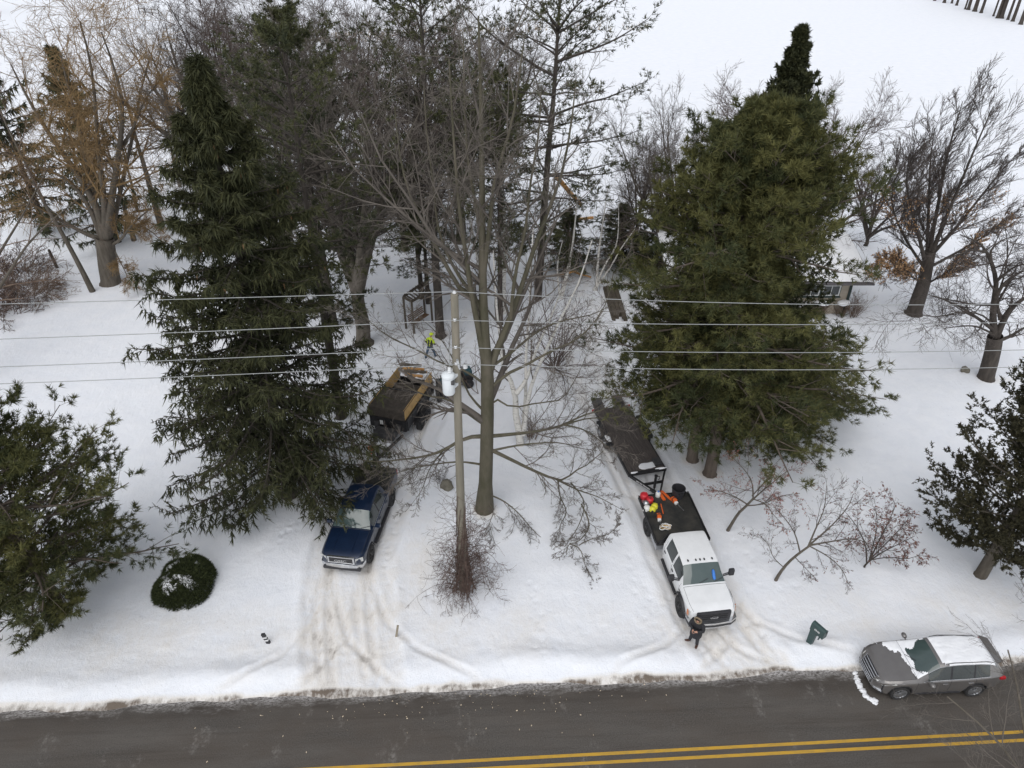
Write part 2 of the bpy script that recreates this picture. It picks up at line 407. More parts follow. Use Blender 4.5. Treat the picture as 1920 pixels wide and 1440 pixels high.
dirt += .45*np.exp(-((gx-cpx[0])/1.2)**2-((gy-cpx[1])/3.0)**2)
for q in ((1330, 890), (1297, 865), (545, 930), (1712, 590), (1850, 712), (825, 632), (683, 645), (207, 532), (908, 957)):
    q_ = G(*q); dirt += .9*np.exp(-(np.hypot(gx-q_[0], gy-q_[1])/.62)**4)
dirt += .36*np.exp(-((t_-5.2)/1.7)**2)*np.clip(.35+.8*nz, 0, 1.4)

dirt += 1.5*sstep(3.22, 2.93, t_+.05*nf+.05*np.sin(s_*1.1))
dirt += .22*np.exp(-((gx+14)/5)**2-((gy-18.7)/1.0)**2)
dirt = np.clip(dirt, 0, 1.6)*np.where(t_ < 0, .3, 1)
gme = np_mesh('snow_ground', np.stack([gx, gy, hh], -1).reshape(-1, 3), quads, attr=dirt.ravel())
def snow_ground_mat():
    m = bpy.data.materials.new('snow_ground'); m.use_nodes = True; nt = m.node_tree; L = nt.links.new
    b = nt.nodes['Principled BSDF']; b.inputs['Roughness'].default_value = .7; b.inputs['Specular IOR Level'].default_value = .04
    tc = nd(nt, 'ShaderNodeTexCoord'); at = nd(nt, 'ShaderNodeAttribute', attribute_name='v')
    def noise(sc, det=4, st=None):
        n = nd(nt, 'ShaderNodeTexNoise'); n.inputs['Scale'].default_value = sc; n.inputs['Detail'].default_value = det; n.inputs['Roughness'].default_value = .65
        if st:
            mp = nd(nt, 'ShaderNodeMapping'); mp.inputs['Scale'].default_value = st; L(tc.outputs['Object'], mp.inputs[0]); L(mp.outputs[0], n.inputs['Vector'])
        else: L(tc.outputs['Object'], n.inputs['Vector'])
        return n.outputs['Fac']
    def math_(op, a, b_):
        n = nd(nt, 'ShaderNodeMath', operation=op)
        for i, v in enumerate((a, b_)):
            if isinstance(v, (int, float)): n.inputs[i].default_value = v
            else: L(v, n.inputs[i])
        return n.outputs[0]
    def rng_(v, a, b_, c=0, d=1):
        n = nd(nt, 'ShaderNodeMapRange'); L(v, n.inputs[0])
        for i, q in enumerate((a, b_, c, d)): n.inputs[i+1].default_value = q
        return n.outputs[0]
    n1 = noise(.9, 6); n2 = noise(5, 5, (1, .5, 1)); n3 = noise(26, 3)
    mod = math_('ADD', math_('MULTIPLY', rng_(n1, .3, .7), .9), math_('MULTIPLY', rng_(n2, .3, .7), .6))
    dirt_ = math_('MULTIPLY', at.outputs['Fac'], math_('ADD', mod, .15))
    def mixc(f, a, b_):
        n = nd(nt, 'ShaderNodeMix', data_type='RGBA'); L(f, n.inputs[0])
        for i, v in ((6, a), (7, b_)):
            if isinstance(v, tuple): n.inputs[i].default_value = (*v, 1)
            else: L(v, n.inputs[i])
        return n.outputs[2]
    base = mixc(rng_(n1, .3, .7), (.79, .815, .865), (.85, .865, .90))
    c = mixc(rng_(dirt_, 0.05, .8, 0, .8), base, (.70, .66, .605))
    c = mixc(rng_(dirt_, .85, 1.7, 0, 1), c, (.17, .14, .115))
    # specks: bits of bark, twig litter and grit lying on the snow
    vo = nd(nt, 'ShaderNodeTexVoronoi'); vo.inputs['Scale'].default_value = 3.2; vo.inputs['Randomness'].default_value = 1
    L(tc.outputs['Object'], vo.inputs['Vector'])
    sp = math_('MULTIPLY', rng_(vo.outputs['Distance'], .07, .03), rng_(noise(.35, 2), .46, .58))
    c = mixc(math_('MULTIPLY', sp, .6), c, (.28, .23, .19))
    L(c, b.inputs['Base Color'])
    hgt = math_('ADD', math_('MULTIPLY', n2, .7), math_('MULTIPLY', n3, .35))
    hgt = math_('ADD', hgt, math_('MULTIPLY', n1, 1.2))
    bp = nd(nt, 'ShaderNodeBump'); bp.inputs['Strength'].default_value = .8; bp.inputs['Distance'].default_value = .07
    L(hgt, bp.inputs['Height']); L(bp.outputs[0], b.inputs['Normal'])
    return m
gme.materials.append(snow_ground_mat())
ground = ob('snow_ground', gme); tag(ground, 'snow covered yard and field reaching to the top of the picture', kind='structure')

def road_mat():
    m = bpy.data.materials.new('asphalt'); m.use_nodes = True; nt = m.node_tree; L = nt.links.new
    b = nt.nodes['Principled BSDF']; b.inputs['Specular IOR Level'].default_value = .35
    tc = nd(nt, 'ShaderNodeTexCoord'); sx = nd(nt, 'ShaderNodeSeparateXYZ'); L(tc.outputs['Object'], sx.inputs[0])
    def noise(sc, st=(1, 1, 1), det=5):
        mp = nd(nt, 'ShaderNodeMapping'); mp.inputs['Scale'].default_value = st; L(tc.outputs['Object'], mp.inputs[0])
        n = nd(nt, 'ShaderNodeTexNoise'); n.inputs['Scale'].default_value = sc; n.inputs['Detail'].default_value = det; n.inputs['Roughness'].default_value = .7
        L(mp.outputs[0], n.inputs['Vector']); return n.outputs['Fac']
    def rng_(v, a, b_, c=0, d=1):
        n = nd(nt, 'ShaderNodeMapRange'); L(v, n.inputs[0])
        for i, q in enumerate((a, b_, c, d)): n.inputs[i+1].default_value = q
        return n.outputs[0]
    def mixc(f, a, b_):
        n = nd(nt, 'ShaderNodeMix', data_type='RGBA'); L(f, n.inputs[0])
        for i, v in ((6, a), (7, b_)):
            if isinstance(v, tuple): n.inputs[i].default_value = (*v, 1)
            else: L(v, n.inputs[i])
        return n.outputs[2]
    def mul(a, b_, op='MULTIPLY'):
        n = nd(nt, 'ShaderNodeMath', operation=op)
        for i, v in enumerate((a, b_)):
            if isinstance(v, (int, float)): n.inputs[i].default_value = v
            else: L(v, n.inputs[i])
        return n.outputs[0]
    c = mixc(rng_(noise(22, det=6), .34, .66), (.040, .037, .034), (.110, .100, .090))
    c = mixc(rng_(noise(.5, (.35, 2.2, 1)), .38, .66, 0, .55), c, (.118, .106, .094))
    c = mixc(rng_(noise(.33, (.6, 1.2, 1), 6), .42, .62, 0, .5), c, (.075, .060, .048))
    c = mixc(rng_(noise(1.0, (.12, 3.5, 1)), .52, .72, 0, .6), c, (.05, .042, .035))      # wet streaks along the lane
    # wet brown band by the far edge, then slush
    t = sx.outputs['Y']
    wet = mul(rng_(t, 1.7, 2.6), rng_(noise(.8, (.5, 1.5, 1)), .35, .6))
    c = mixc(mul(wet, .75), c, (.040, .032, .026))
    sl = mul(rng_(mul(t, mul(noise(2.2, (.5, 1.6, 1)), 1.1), 'ADD'), 3.05, 3.65), rng_(noise(14, (.6, 1.3, 1)), .38, .6))
    c = mixc(mul(sl, .85), c, (.60, .58, .57))
    sm = mul(rng_(noise(.8, (.7, .45, 1), 6), .58, .68), rng_(noise(9), .4, .6))
    c = mixc(mul(sm, .40), c, (.36, .34, .32))

    L(c, b.inputs['Base Color'])
    L(rng_(wet, 0, 1, .85, .45), b.inputs['Roughness'])
    bp = nd(nt, 'ShaderNodeBump'); bp.inputs['Strength'].default_value = .4; bp.inputs['Distance'].default_value = .01
    L(noise(70, det=2), bp.inputs['Height']); L(bp.outputs[0], b.inputs['Normal'])
    return m
M['asphalt'] = road_mat()
def strip(name, s0, s1, t0, t1, z, mat, n=1):
    ss = np.linspace(s0, s1, n+1); V = [(a, b_, z) for a in ss for b_ in (t0, t1)]
    Q = [(2*i, 2*i+2, 2*i+3, 2*i+1) for i in range(n)]
    o = ob(name, np_mesh(name, V, Q, smooth=False, mats=(mat,))); o.location = (0, RY0, 0); o.rotation_euler = (0, 0, RA)
    return o
tag(strip('road', -420, 420, -3.45, 3.45, 0.0, M['asphalt']), kind='structure')
M['yellow'] = pmat('yellow_paint', (.50, .29, .030), (.30, .20, .055), 3.2, .7, lo=.45, hi=.8, stretch=(.8, 3, 1), bump=.2, bscale=60)
for t0 in (.09, -.21):
    tag(strip('road_marking', -420, 420, t0, t0+.115, .004, M['yellow']), kind='structure')
# ================================================================== TREES
def put(x, y, sink=.05): return (float(x), float(y), gz(x, y)-sink)
def basepx(px, py): g = G(px, py); return g[0], g[1]
def tree_parts(root, trunk, crown, mt, mc, foliage=None, mf=None, origin=(0, 0, 0), extra=None):
    o = np.array(origin)
    V, Q = join(trunk); ob('trunk', np_mesh('trunk', V-o, Q, mats=(mt,)), root)
    cr = None
    if crown:
        V, Q = join(crown); cr = ob('limbs' if foliage is not None else 'crown', np_mesh('crown', V-o, Q, mats=(mc,)), root)
    if foliage is not None:
        V, T, A = foliage; ob('crown', np_mesh('crown', V-o, T=T, attr=A, smooth=False, mats=(mf,)), root)
    if extra:
        for nm, (V, T, A), m in extra: tag(ob(nm, np_mesh(nm, V-o, T=T, attr=A, smooth=False, mats=(m,)), root), kind='stuff')
def catf(*fs):
    V, T, A, o = [], [], [], 0
    for v, t, a in fs: V.append(v); T.append(t+o); A.append(a); o += len(v)
    return np.concatenate(V), np.concatenate(T), np.concatenate(A)
def trunk_tube(h, r0, rg, lean=(0, 0), K=14, S=10, flare=1.5, wob=.05, top=.02):
    u = np.linspace(0, 1, K); z = u*h
    P = np.stack([lean[0]*u+wob*np.cumsum(rg.normal(size=K))*.5, lean[1]*u+wob*np.cumsum(rg.normal(size=K))*.5, z], -1)
    P[0, :2] = 0
    R = r0*(1-u)**.85+top; R[0] *= flare
    # a denser foot so the root flare stays low
    P = np.insert(P, 1, P[0]*.94+P[1]*.06, 0); R = np.insert(R, 1, r0*1.08)
    return P[None], R[None]
def conifer(name, label, cat, h, r0, zb, Rm, shape, nb, seed, kind='pine', mf=None, mt=None, lean=(0, 0), dens=1.0, loc=(0, 0, 0), rotz=0, group=None,
            el=(0, 40), sag=0.0, tipup=.06, uexp=1.0, irr=.25, tk=7, tl=.18, tw=.032, cones=0, sub=4, fl=12, gaps=()):
    rg = np.random.default_rng(seed)
    root = thing(name, label, cat, loc, rotz, group)
    TP, TR = trunk_tube(h, r0, rg, lean)
    u = np.sort(((np.arange(nb)+rg.random(nb))/nb)**uexp)
    if kind == 'pine':    # whorls
        nw = max(6, nb//6); u = np.clip((np.floor(u*nw)+.5+.16*rg.normal(size=nb))/nw, 0, .995)
    z = zb+(h-zb)*u
    tx = np.interp(z, TP[0, :, 2], TP[0, :, 0]); ty = np.interp(z, TP[0, :, 2], TP[0, :, 1])
    az = np.arange(nb)*2.39996+rg.normal(0, .35, nb)
    L = Rm*np.array([shape(q) for q in u])*np.clip(1+irr*rg.normal(size=nb), .45, 1.5)
    for ac, ah, z0_, z1_, ff in gaps:
        da = np.abs((az-ac+math.pi) % (2*math.pi)-math.pi); L = np.where((da < ah) & (z > z0_) & (z < z1_), L*ff, L)
    L = np.maximum(L, .14)
    e = np.radians(el[0]+(el[1]-el[0])*u**1.3+rg.normal(0, 6, nb))
    d = np.stack([np.cos(az)*np.cos(e), np.sin(az)*np.cos(e), np.sin(e)], -1)
    p = np.stack([tx, ty, z], -1); K = 8; pts = [p]; st = (L/(K-1))[:, None]
    for k in range(K-1):
        f = k/(K-2)
        d = d+.06*rg.normal(size=d.shape); d[:, 2] += (-sag*(1-f)*(1-u*.6) if f < .6 else tipup)
        d = nrm(d); p = p+d*st; pts.append(p)
    P1 = np.stack(pts, 1); P1[..., 2] = np.maximum(P1[..., 2], .12)
    R1 = np.clip(.010+.013*L, .012, .11)[:, None]*np.linspace(1, .2, K)[None]
    lim = [tubes(P1, R1, 5)]
    fs = []
    if kind == 'spruce':
        n2 = int(fl)
        P2, R2 = spawn(P1, R1, n2, rg, .12, 1.0, 55, 10, .21, 4, .06, -.12, .5, .45, flat=.75, rmin=.004, lmin=.22)
        lim.append(ribbons(P2, R2, rg, 2.0))
        P3, R3 = spawn(P2, R2, sub, rg, .1, 1.0, 60, 18, .40, 3, .08, -.9, .5, .3, lmin=.26, rmin=.003)
        P3b, _ = spawn(P1, R1, 9, rg, .15, 1, 75, 15, .12, 3, .08, -.9, .4, .2, lmin=.28)
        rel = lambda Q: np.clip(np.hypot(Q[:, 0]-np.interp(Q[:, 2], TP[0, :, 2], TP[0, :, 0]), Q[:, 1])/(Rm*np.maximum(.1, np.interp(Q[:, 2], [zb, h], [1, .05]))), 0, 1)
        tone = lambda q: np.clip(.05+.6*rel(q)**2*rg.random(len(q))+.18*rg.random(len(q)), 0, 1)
        for PP, f_ in ((P3, 1.0), (P3b, 1.15)):        # hanging branchlets read as slim fringed fingers
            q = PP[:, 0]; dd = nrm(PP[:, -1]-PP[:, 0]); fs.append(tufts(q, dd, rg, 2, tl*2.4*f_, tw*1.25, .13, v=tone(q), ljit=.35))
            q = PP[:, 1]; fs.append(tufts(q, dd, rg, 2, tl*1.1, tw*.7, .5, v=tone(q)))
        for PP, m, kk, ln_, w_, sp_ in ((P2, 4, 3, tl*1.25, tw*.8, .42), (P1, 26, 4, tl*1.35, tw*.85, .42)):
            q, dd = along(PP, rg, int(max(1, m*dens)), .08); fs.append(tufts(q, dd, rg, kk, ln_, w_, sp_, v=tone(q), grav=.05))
    elif kind == 'cedar':
        P2, R2 = spawn(P1, R1, int(fl), rg, .15, 1.0, 42, 14, .36, 4, .12, .10, .5, .5, rmin=.004, lmin=.2)
        lim.append(ribbons(P2, R2, rg, 2.0))
        P3, R3 = spawn(P2, R2, sub, rg, .1, 1.0, 40, 16, .45, 3, .15, .12, .5, .3, lmin=.16, rmin=.003)
        for PP, m, kk in ((P2, 2, 5), (P3, 4, 6), (P1, 6, 5)):
            q, dd = along(PP, rg, int(max(1, m*dens)), .15)
            fs.append(tufts(q, dd, rg, kk, tl, tw, .8, v=np.clip(.1+.6*rg.random(len(q))**2, 0, 1)))
    else:
        P2, R2 = spawn(P1, R1, int(fl), rg, .22, 1.0, 48, 12, .36, 5, .08, .035, .55, .55, flat=.55, rmin=.004, lmin=.2)
        lim.append(ribbons(P2, R2, rg, 2.0))
        P3, R3 = spawn(P2, R2, sub, rg, .25, 1.0, 45, 14, .40, 3, .10, .10, .5, .4, flat=.3, lmin=.14, rmin=.003)
        keep = rg.random(len(P1)) < .92
        tone = np.repeat(np.clip(.38+.22*rg.normal(size=nb)+.15*u, .05, .9), int(fl))          # boughs differ in tone
        t3 = np.repeat(tone, sub)
        for PP, m, kk, tn in ((P3, 3, tk, t3), (P2, 2, tk, tone)):
            mm = int(max(1, m*dens)); q, dd = along(PP, rg, mm, .45)
            fs.append(tufts(q, dd+np.array([0, 0, .12]), rg, kk, tl, tw, .65, v=np.clip(np.repeat(tn, mm)+.18*rg.normal(size=len(q)), 0, 1)))
    ex = []
    if cones:
        sel = rg.choice(len(P1), cones); top = P1[sel]; tt = rg.uniform(.6, .98, cones); i = (tt*(K-1)).astype(int)
        q = top[np.arange(cones), i]; ok = q[:, 2] > h*.45; q = q[ok]-np.array([0, 0, .1])
        dn = np.tile(np.array([[0, 0, -1.]]), (len(q), 1))
        ex.append(('cones', tufts(q, dn, rg, 4, .20, .07, .10), M['cone']))
    tree_parts(root, [tubes(TP, TR, 10)], lim, mt or M['bark_pine'], mt or M['bark_pine'], catf(*fs), mf or M['pine'], extra=ex)
    return root
def interp_shape(*kv):
    a = np.array(kv); return lambda q: float(np.interp(q, a[:, 0], a[:, 1]))
SPRUCE = interp_shape((0, .80), (.08, 1), (.25, .97), (.5, .78), (.75, .44), (.9, .18), (1, .01))
WPINE = interp_shape((0, .7), (.15, 1), (.45, .95), (.7, .76), (.88, .42), (1, .10))
OPEN_PINE = interp_shape((0, .5), (.2, .85), (.5, 1), (.75, .75), (.9, .5), (1, .2))
CONE = interp_shape((0, 1), (.3, .92), (.6, .62), (.85, .28), (1, .03))
BUSHY = interp_shape((0, .8), (.25, 1), (.55, .9), (.8, .6), (1, .2))

def gloc(px, py): g = G(px, py); return put(g[0], g[1])
# --- the named conifers
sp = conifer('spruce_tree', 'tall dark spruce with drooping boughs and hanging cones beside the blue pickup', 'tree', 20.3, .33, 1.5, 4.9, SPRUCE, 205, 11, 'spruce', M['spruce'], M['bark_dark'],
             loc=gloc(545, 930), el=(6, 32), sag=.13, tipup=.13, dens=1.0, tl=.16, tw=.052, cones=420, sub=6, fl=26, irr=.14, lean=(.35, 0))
rp = conifer('pine_tree', 'broad bushy green pine, nearer of the two beside the flat trailer', 'tree', 17.9, .30, 4.2, 4.6, WPINE, 190, 21, 'pine', M['pine'], loc=gloc(1330, 890), el=(-3, 50), sag=.03, gaps=((0, .95, 8.0, 12.4, .46), (-2.2, .95, 8.0, 12.4, .46)),
             tipup=.07, dens=1.25, tk=8, tl=.26, tw=.032, sub=5, fl=13, lean=(-.2, .2))
copy_tree(rp, put(13.4, 31.8), 4.4, 'low spreading pine on the right side of the bushy pines, reaching over the snow', (1.15, 1.0, .36))
copy_tree(rp, gloc(1297, 865), 2.2, 'bushy green pine standing just behind the nearer one at the flat trailer', (.94, .94, .96))
conifer('pine_tree', 'bushy pine with yellowish bough tips at the left edge near the road', 'tree', 10.4, .22, 1.2, 3.9, BUSHY, 125, 23, 'pine', M['pine'], loc=gloc(112, 1142), el=(-2, 50), sag=.02,
        tipup=.06, dens=1.25, tk=8, tl=.22, tw=.029, sub=5, fl=13)
conifer('cedar_tree', 'dark brownish cedar at the right edge behind the grey car', 'tree', 12.0, .24, 1.1, 3.1, BUSHY, 115, 25, 'cedar', M['cedar'], M['bark'], loc=gloc(1838, 1080), el=(12, 60), sag=.0,
        tipup=.06, dens=1.0, tl=.13, tw=.056, sub=5, fl=12, irr=.18, lean=(.9, .3))
conifer('spire_conifer', 'narrow dark conifer with a pointed spire rising behind the bushy pines', 'tree', 19.2, .28, .6, 4.6, CONE, 210, 27, 'cedar', M['spruce'], M['bark_dark'], loc=put(13.9, 38),
        el=(10, 65), tipup=.10, dens=.8, tl=.20, tw=.09, sub=3, fl=10, irr=.10)
# --- open pines of the grove (two prototypes)
op = conifer('pine_tree', 'tall open pine behind the utility pole with its top out of the picture', 'tree', 21.5, .30, 6.5, 4.0, OPEN_PINE, 66, 31, 'pine', M['pine_cool'], M['bark_dark'], loc=gloc(826, 632), el=(-5, 45), sag=.02,
             tipup=.06, dens=.9, tk=6, tl=.23, tw=.045, sub=4, fl=11, irr=.35)
oq = conifer('pine_tree', 'tall open pine with long bare-based boughs right of the grove, against the snowy field', 'tree', 22.3, .28, 3.5, 5.6, OPEN_PINE, 66, 33, 'pine', M['pine_cool'], M['bark_dark'], loc=gloc(1008, 562), el=(-4, 42), sag=.015,
             tipup=.06, dens=.9, tk=6, tl=.25, tw=.045, sub=4, fl=12, irr=.30, lean=(1.0, 0))
copy_tree(op, gloc(640, 783), 1.1, 'slim straight pine between the dark spruce and the dump trailer', (.9, .9, .93))
copy_tree(op, gloc(938, 610), 2.5, 'slender reddish-trunked pine behind the forked bare tree', (.62, .62, .75))
copy_tree(op, put(-12.3, 43), 4.0, 'dark pine with a ragged top rising behind the spruce', (1.0, 1.0, .90))
# --- background spruces
bs = conifer('spruce_tree', 'blackish spruce behind the golden willow, left of two', 'tree', 16.5, .25, 1.0, 3.6, SPRUCE, 88, 41, 'spruce', M['pine_cool'], M['bark_dark'], loc=put(-40.5, 59), el=(0, 30), sag=.07, tipup=.09,
             dens=.7, tl=.24, tw=.08, sub=3, fl=9, irr=.35)
copy_tree(bs, put(-33.5, 57), 1.9, 'blackish spruce behind the golden willow, right of two', (1, 1, .93))
copy_tree(bs, put(8.7, 53), .8, 'low dark evergreen beside the driveway beyond the flat trailer', (.95, .95, .30))
copy_tree(bs, put(11.2, 51.5), 2.8, 'low dark evergreen between the driveway and the house', (1.0, 1.0, .33))
copy_tree(bs, put(4.3, 52.0), 4.4, 'small dark evergreen with orange twigs behind the open pine', (.7, .7, .30))
copy_tree(op, put(-6.1, 46.3), 1.0, 'young loose pine leaning over the wooden swing frame', (.62, .62, .34))
copy_tree(bs, put(-127, 178), 1.0, 'brownish far conifer in the top left corner', (1.6, 1.6, .9))

# ------------------------------------------------------------------ bare trees
def plimb(Y, pts, r0, r1, dy0=0.0, dy1=0.0):
    """traced pixels -> limb; Y is the trunk's distance, dy how far the limb reaches toward/away at its end"""
    n = len(pts); out = []
    for i, (px, py) in enumerate(pts):
        f = i/(n-1); out.append((*AT(px, py, Y+dy0+(dy1-dy0)*f), r0+(r1-r0)*f**.8))
    return out
def bare(root_args, trunk_l, limb_l, rg, levels, mt, mc, leaves=None, K=12, S0=10, mat_leaf=None, limb_mat=None, leafarg=None, crown_l0=True):
    """trunk_l/limb_l: polylines in world coordinates with radius; levels: spawn settings for each finer order"""
    name, label, cat, loc, group = root_args
    root = thing(name, label, cat, loc, 0, group)
    TP, TR = limbs(trunk_l, K)
    tr = [tubes(TP, TR, S0)]; cr = []; ex = None
    src = []
    if limb_l:
        LP, LR = limbs(limb_l, K); tr.append(tubes(LP, LR, 7)); src.append((LP, LR))
    if crown_l0: src.append((TP, TR))
    P = np.concatenate([a for a, b in src]); R = np.concatenate([b for a, b in src])
    allp = []
    for i, lv in enumerate(levels):
        lv = dict(lv); S = lv.pop('S', 3); P, R = spawn(P, R, rg=rg, **lv); P[..., 2] = np.maximum(P[..., 2], .03)
        cr.append(tubes(P, R, S) if i < len(levels)-1 else ribbons(P, R, rg)); allp.append((P, R))
    if leaves:
        m, kw = leaves; PP = np.concatenate([allp[-1][0]]); zlim = kw.pop('zmax', 99); frac = kw.pop('frac', 1)
        q, dd = along(PP, rg, m, .3); keep = (q[:, 2] < zlim) & (rg.random(len(q)) < frac); q, dd = q[keep], dd[keep]
        kc = kw.pop('clump', None)
        if kc:
            cc = q[rg.choice(len(q), kc[0])]; dmin = np.min(np.linalg.norm(q[:, None]-cc[None], axis=2), 1); kk = dmin < kc[1]; q, dd = q[kk], dd[kk]
        ex = [('dead_leaves', tufts(q, dd, rg, **kw), mat_leaf)]
    tree_parts(root, tr, cr, mt, mc, origin=loc, extra=ex)
    return root

# --- the forked maple in front (traced)
Y = 25.4; rg = np.random.default_rng(101)
loc = gloc(908, 957)
T = [plimb(Y, [(908, 962), (909, 945), (911, 890), (913, 820), (914, 760), (914, 705), (908, 620), (905, 520), (904, 420), (904, 320), (902, 220), (900, 120), (897, 30)], .36, .03)]
T[0][0] = (*T[0][0][:3], .50); T[0][1] = (*T[0][1][:3], .36)
for i, r in enumerate([.5, .37, .32, .30, .29, .28, .20, .16, .13, .10, .075, .05, .03]): T[0][i] = (*T[0][i][:3], r)
Lm = []
def A(pts, r0, r1=.02, d=0.0): Lm.append(plimb(Y, pts, r0, r1, 0, d))
A([(912, 700), (898, 620), (884, 550), (874, 480), (862, 400), (855, 320), (848, 220), (842, 110)], .16, .02, -.8)
A([(916, 700), (934, 650), (955, 600), (977, 540), (1000, 470), (1026, 400), (1052, 330), (1070, 240), (1080, 150)], .18, .02, .8)
A([(908, 590), (890, 560), (862, 540), (838, 500), (806, 440), (780, 390), (762, 345), (748, 280), (740, 200)], .13, .02, .6)
A([(906, 520), (917, 430), (926, 350), (945, 280), (962, 220), (975, 130), (985, 60)], .11, .015, -1.0)
A([(905, 480), (895, 400), (880, 320), (873, 240), (870, 150), (868, 60)], .09, .015, 1.0)
A([(958, 597), (965, 520), (985, 430), (995, 340), (1010, 250), (1015, 160)], .09, .015, -1.2)
A([(884, 550), (850, 500), (822, 430), (812, 340), (800, 250), (795, 160)], .08, .015, 1.2)
A([(914, 735), (945, 705), (985, 685), (1030, 660), (1075, 640), (1110, 610), (1140, 560), (1150, 510)], .085, .012, -.5)
A([(918, 690), (960, 660), (1010, 620), (1060, 600), (1110, 590), (1150, 570)], .075, .012, 1.5)
A([(916, 760), (940, 748), (958, 764), (1005, 756), (1050, 750), (1064, 735), (1085, 700), (1100, 665)], .055, .01, -1.2)
A([(916, 818), (960, 814), (1010, 808), (1055, 797), (1090, 780), (1130, 768), (1165, 750)], .10, .015, .3)
A([(1060, 796), (1100, 785), (1150, 782), (1200, 772)], .05, .01, .8)
A([(1058, 797), (1095, 806), (1130, 830), (1160, 855)], .045, .01, -.6)
A([(918, 846), (965, 836), (1010, 831), (1050, 830), (1085, 840), (1120, 845)], .06, .01, -1.5)
A([(918, 842), (955, 860), (1000, 882), (1040, 898), (1060, 899), (1075, 885), (1100, 872), (1132, 845)], .10, .015, -1.4)
A([(1042, 898), (1082, 918), (1122, 932), (1165, 955)], .05, .01, -2.2)
A([(1046, 899), (1050, 930), (1062, 960), (1050, 985), (1048, 1010)], .045, .01, -2.4)
A([(1070, 905), (1095, 940), (1085, 985), (1055, 1030)], .04, .012, -2.6)
Lm.append(plimb(Y, [(1090, 945), (1105, 985), (1085, 1015), (1066, 1020), (1062, 1040)], .035, .012, -2.5, -3.6))
Lm.append(plimb(Y, [(1068, 1020), (1088, 1030), (1098, 1062), (1120, 1098)], .03, .01, -3.4, -4.4))
Lm.append(plimb(Y, [(1086, 1022), (1110, 1010), (1140, 1002), (1165, 980)], .025, .008, -3.4, -4.0))
A([(912, 925), (945, 940), (975, 965), (1000, 995), (1030, 1020)], .045, .01, -2.2)
A([(911, 935), (925, 960), (918, 985), (932, 1030)], .03, .01, -2.5)
A([(908, 818), (872, 822), (830, 845), (795, 856), (750, 862), (700, 866), (660, 858)], .11, .015, -.8)
A([(908, 872), (862, 866), (805, 872), (752, 884), (700, 910)], .06, .01, -1.6)
A([(906, 795), (873, 772), (838, 748), (800, 742), (760, 722), (735, 695)], .085, .012, .8)
A([(908, 720), (872, 695), (830, 682), (780, 655), (730, 632), (690, 600), (650, 560)], .06, .01, -1.5)
A([(906, 770), (880, 740), (862, 700), (842, 660), (815, 620), (780, 590)], .06, .01, 1.5)
A([(830, 846), (805, 880), (790, 920), (760, 960)], .035, .008, -1.8)
A([(800, 856), (770, 885), (735, 915)], .03, .008, -2.0)
bare(('bare_tree', 'large forked bare tree with mossy trunk and wide low limbs, right of the utility pole', 'tree', loc, None), T, Lm, rg,
     [dict(n=11, t0=.22, t1=1, ang=42, lr=.32, K=6, wander=.13, up=.03, rr=.55, lt=.4, S=4, tip=.25, rmin=.008),
      dict(n=8, t0=.15, t1=1, ang=42, lr=.42, K=5, wander=.14, up=.02, rr=.6, lt=.3, S=3, rmin=.006),
      dict(n=10, t0=.1, t1=1, ang=40, lr=.46, K=3, wander=.14, up=.02, rr=.6, rmin=.0045)],
     M['bark_moss'], M['twig_grey'], S0=14)

# --- generic bare tree
def generic_bare(name, label, cat, loc, h, r0, seed, fork=.3, nl=5, spread=26, mt='bark', mc='twig_grey', n1=8, n2=7, n3=5, up=.06, wind=None, lr=(.42, .42, .42), leaves=None, mat_leaf=None, lean=(0, 0), twr=.006, group=None, fine=45):
    rg = np.random.default_rng(seed); o = np.array(loc, float)
    zf = h*fork
    top = o+np.array([lean[0], lean[1], zf])
    T = [[(*(o+(top-o)*f+np.array([.05*rg.normal(), .05*rg.normal(), 0])*f*(1-f)*4), r0*(1-.25*f)*(1.35 if f == 0 else 1)) for f in (0, .08, .35, .7, 1.0)]]
    L = []
    for k in range(nl):
        a = k*2.4+rg.uniform(-.4, .4); sp_ = math.radians(spread*rg.uniform(.5, 1.35)); ln = (h-zf)*rg.uniform(.82, 1.05)
        if k == 0: sp_ *= .25
        st = o+(top-o)*rg.uniform(.72, 1.0)
        pts = []; d = np.array([math.cos(a)*math.sin(sp_), math.sin(a)*math.sin(sp_), math.cos(sp_)]); p = st.copy()
        for q in range(7):
            pts.append((*p, r0*.62*(1-q/6)+.02)); d = nrm(d+.10*rg.normal(size=3)+np.array([0, 0, up])); p = p+d*ln/6/ max(.6, math.cos(sp_))
        L.append(pts)
    return bare((name, label, cat, tuple(loc), group), T, L, rg,
                [dict(n=n1, t0=.15, t1=1, ang=fine, lr=lr[0], K=6, wander=.10, up=up, rr=.5, lt=.45, S=4, rmin=twr*1.6, wind=wind),
                 dict(n=n2, t0=.15, t1=1, ang=fine-3, lr=lr[1], K=5, wander=.11, up=up, rr=.55, lt=.3, S=3, rmin=twr, wind=wind),
                 dict(n=n3, t0=.1, t1=1, ang=fine-5, lr=lr[2], K=3, wander=.11, up=up, rr=.6, lt=.2, rmin=twr*.8, wind=wind)],
                M[mt], M[mc], leaves, mat_leaf=mat_leaf, crown_l0=False)
ga = generic_bare('bare_tree', 'big bare tree with a thick double trunk behind the dump trailer', 'tree', gloc(683, 645), 19.5, .52, 201, fork=.20, nl=7, spread=24, n1=13, n2=12, n3=13, up=.05, mt='bark', mc='twig_grey', twr=.008)
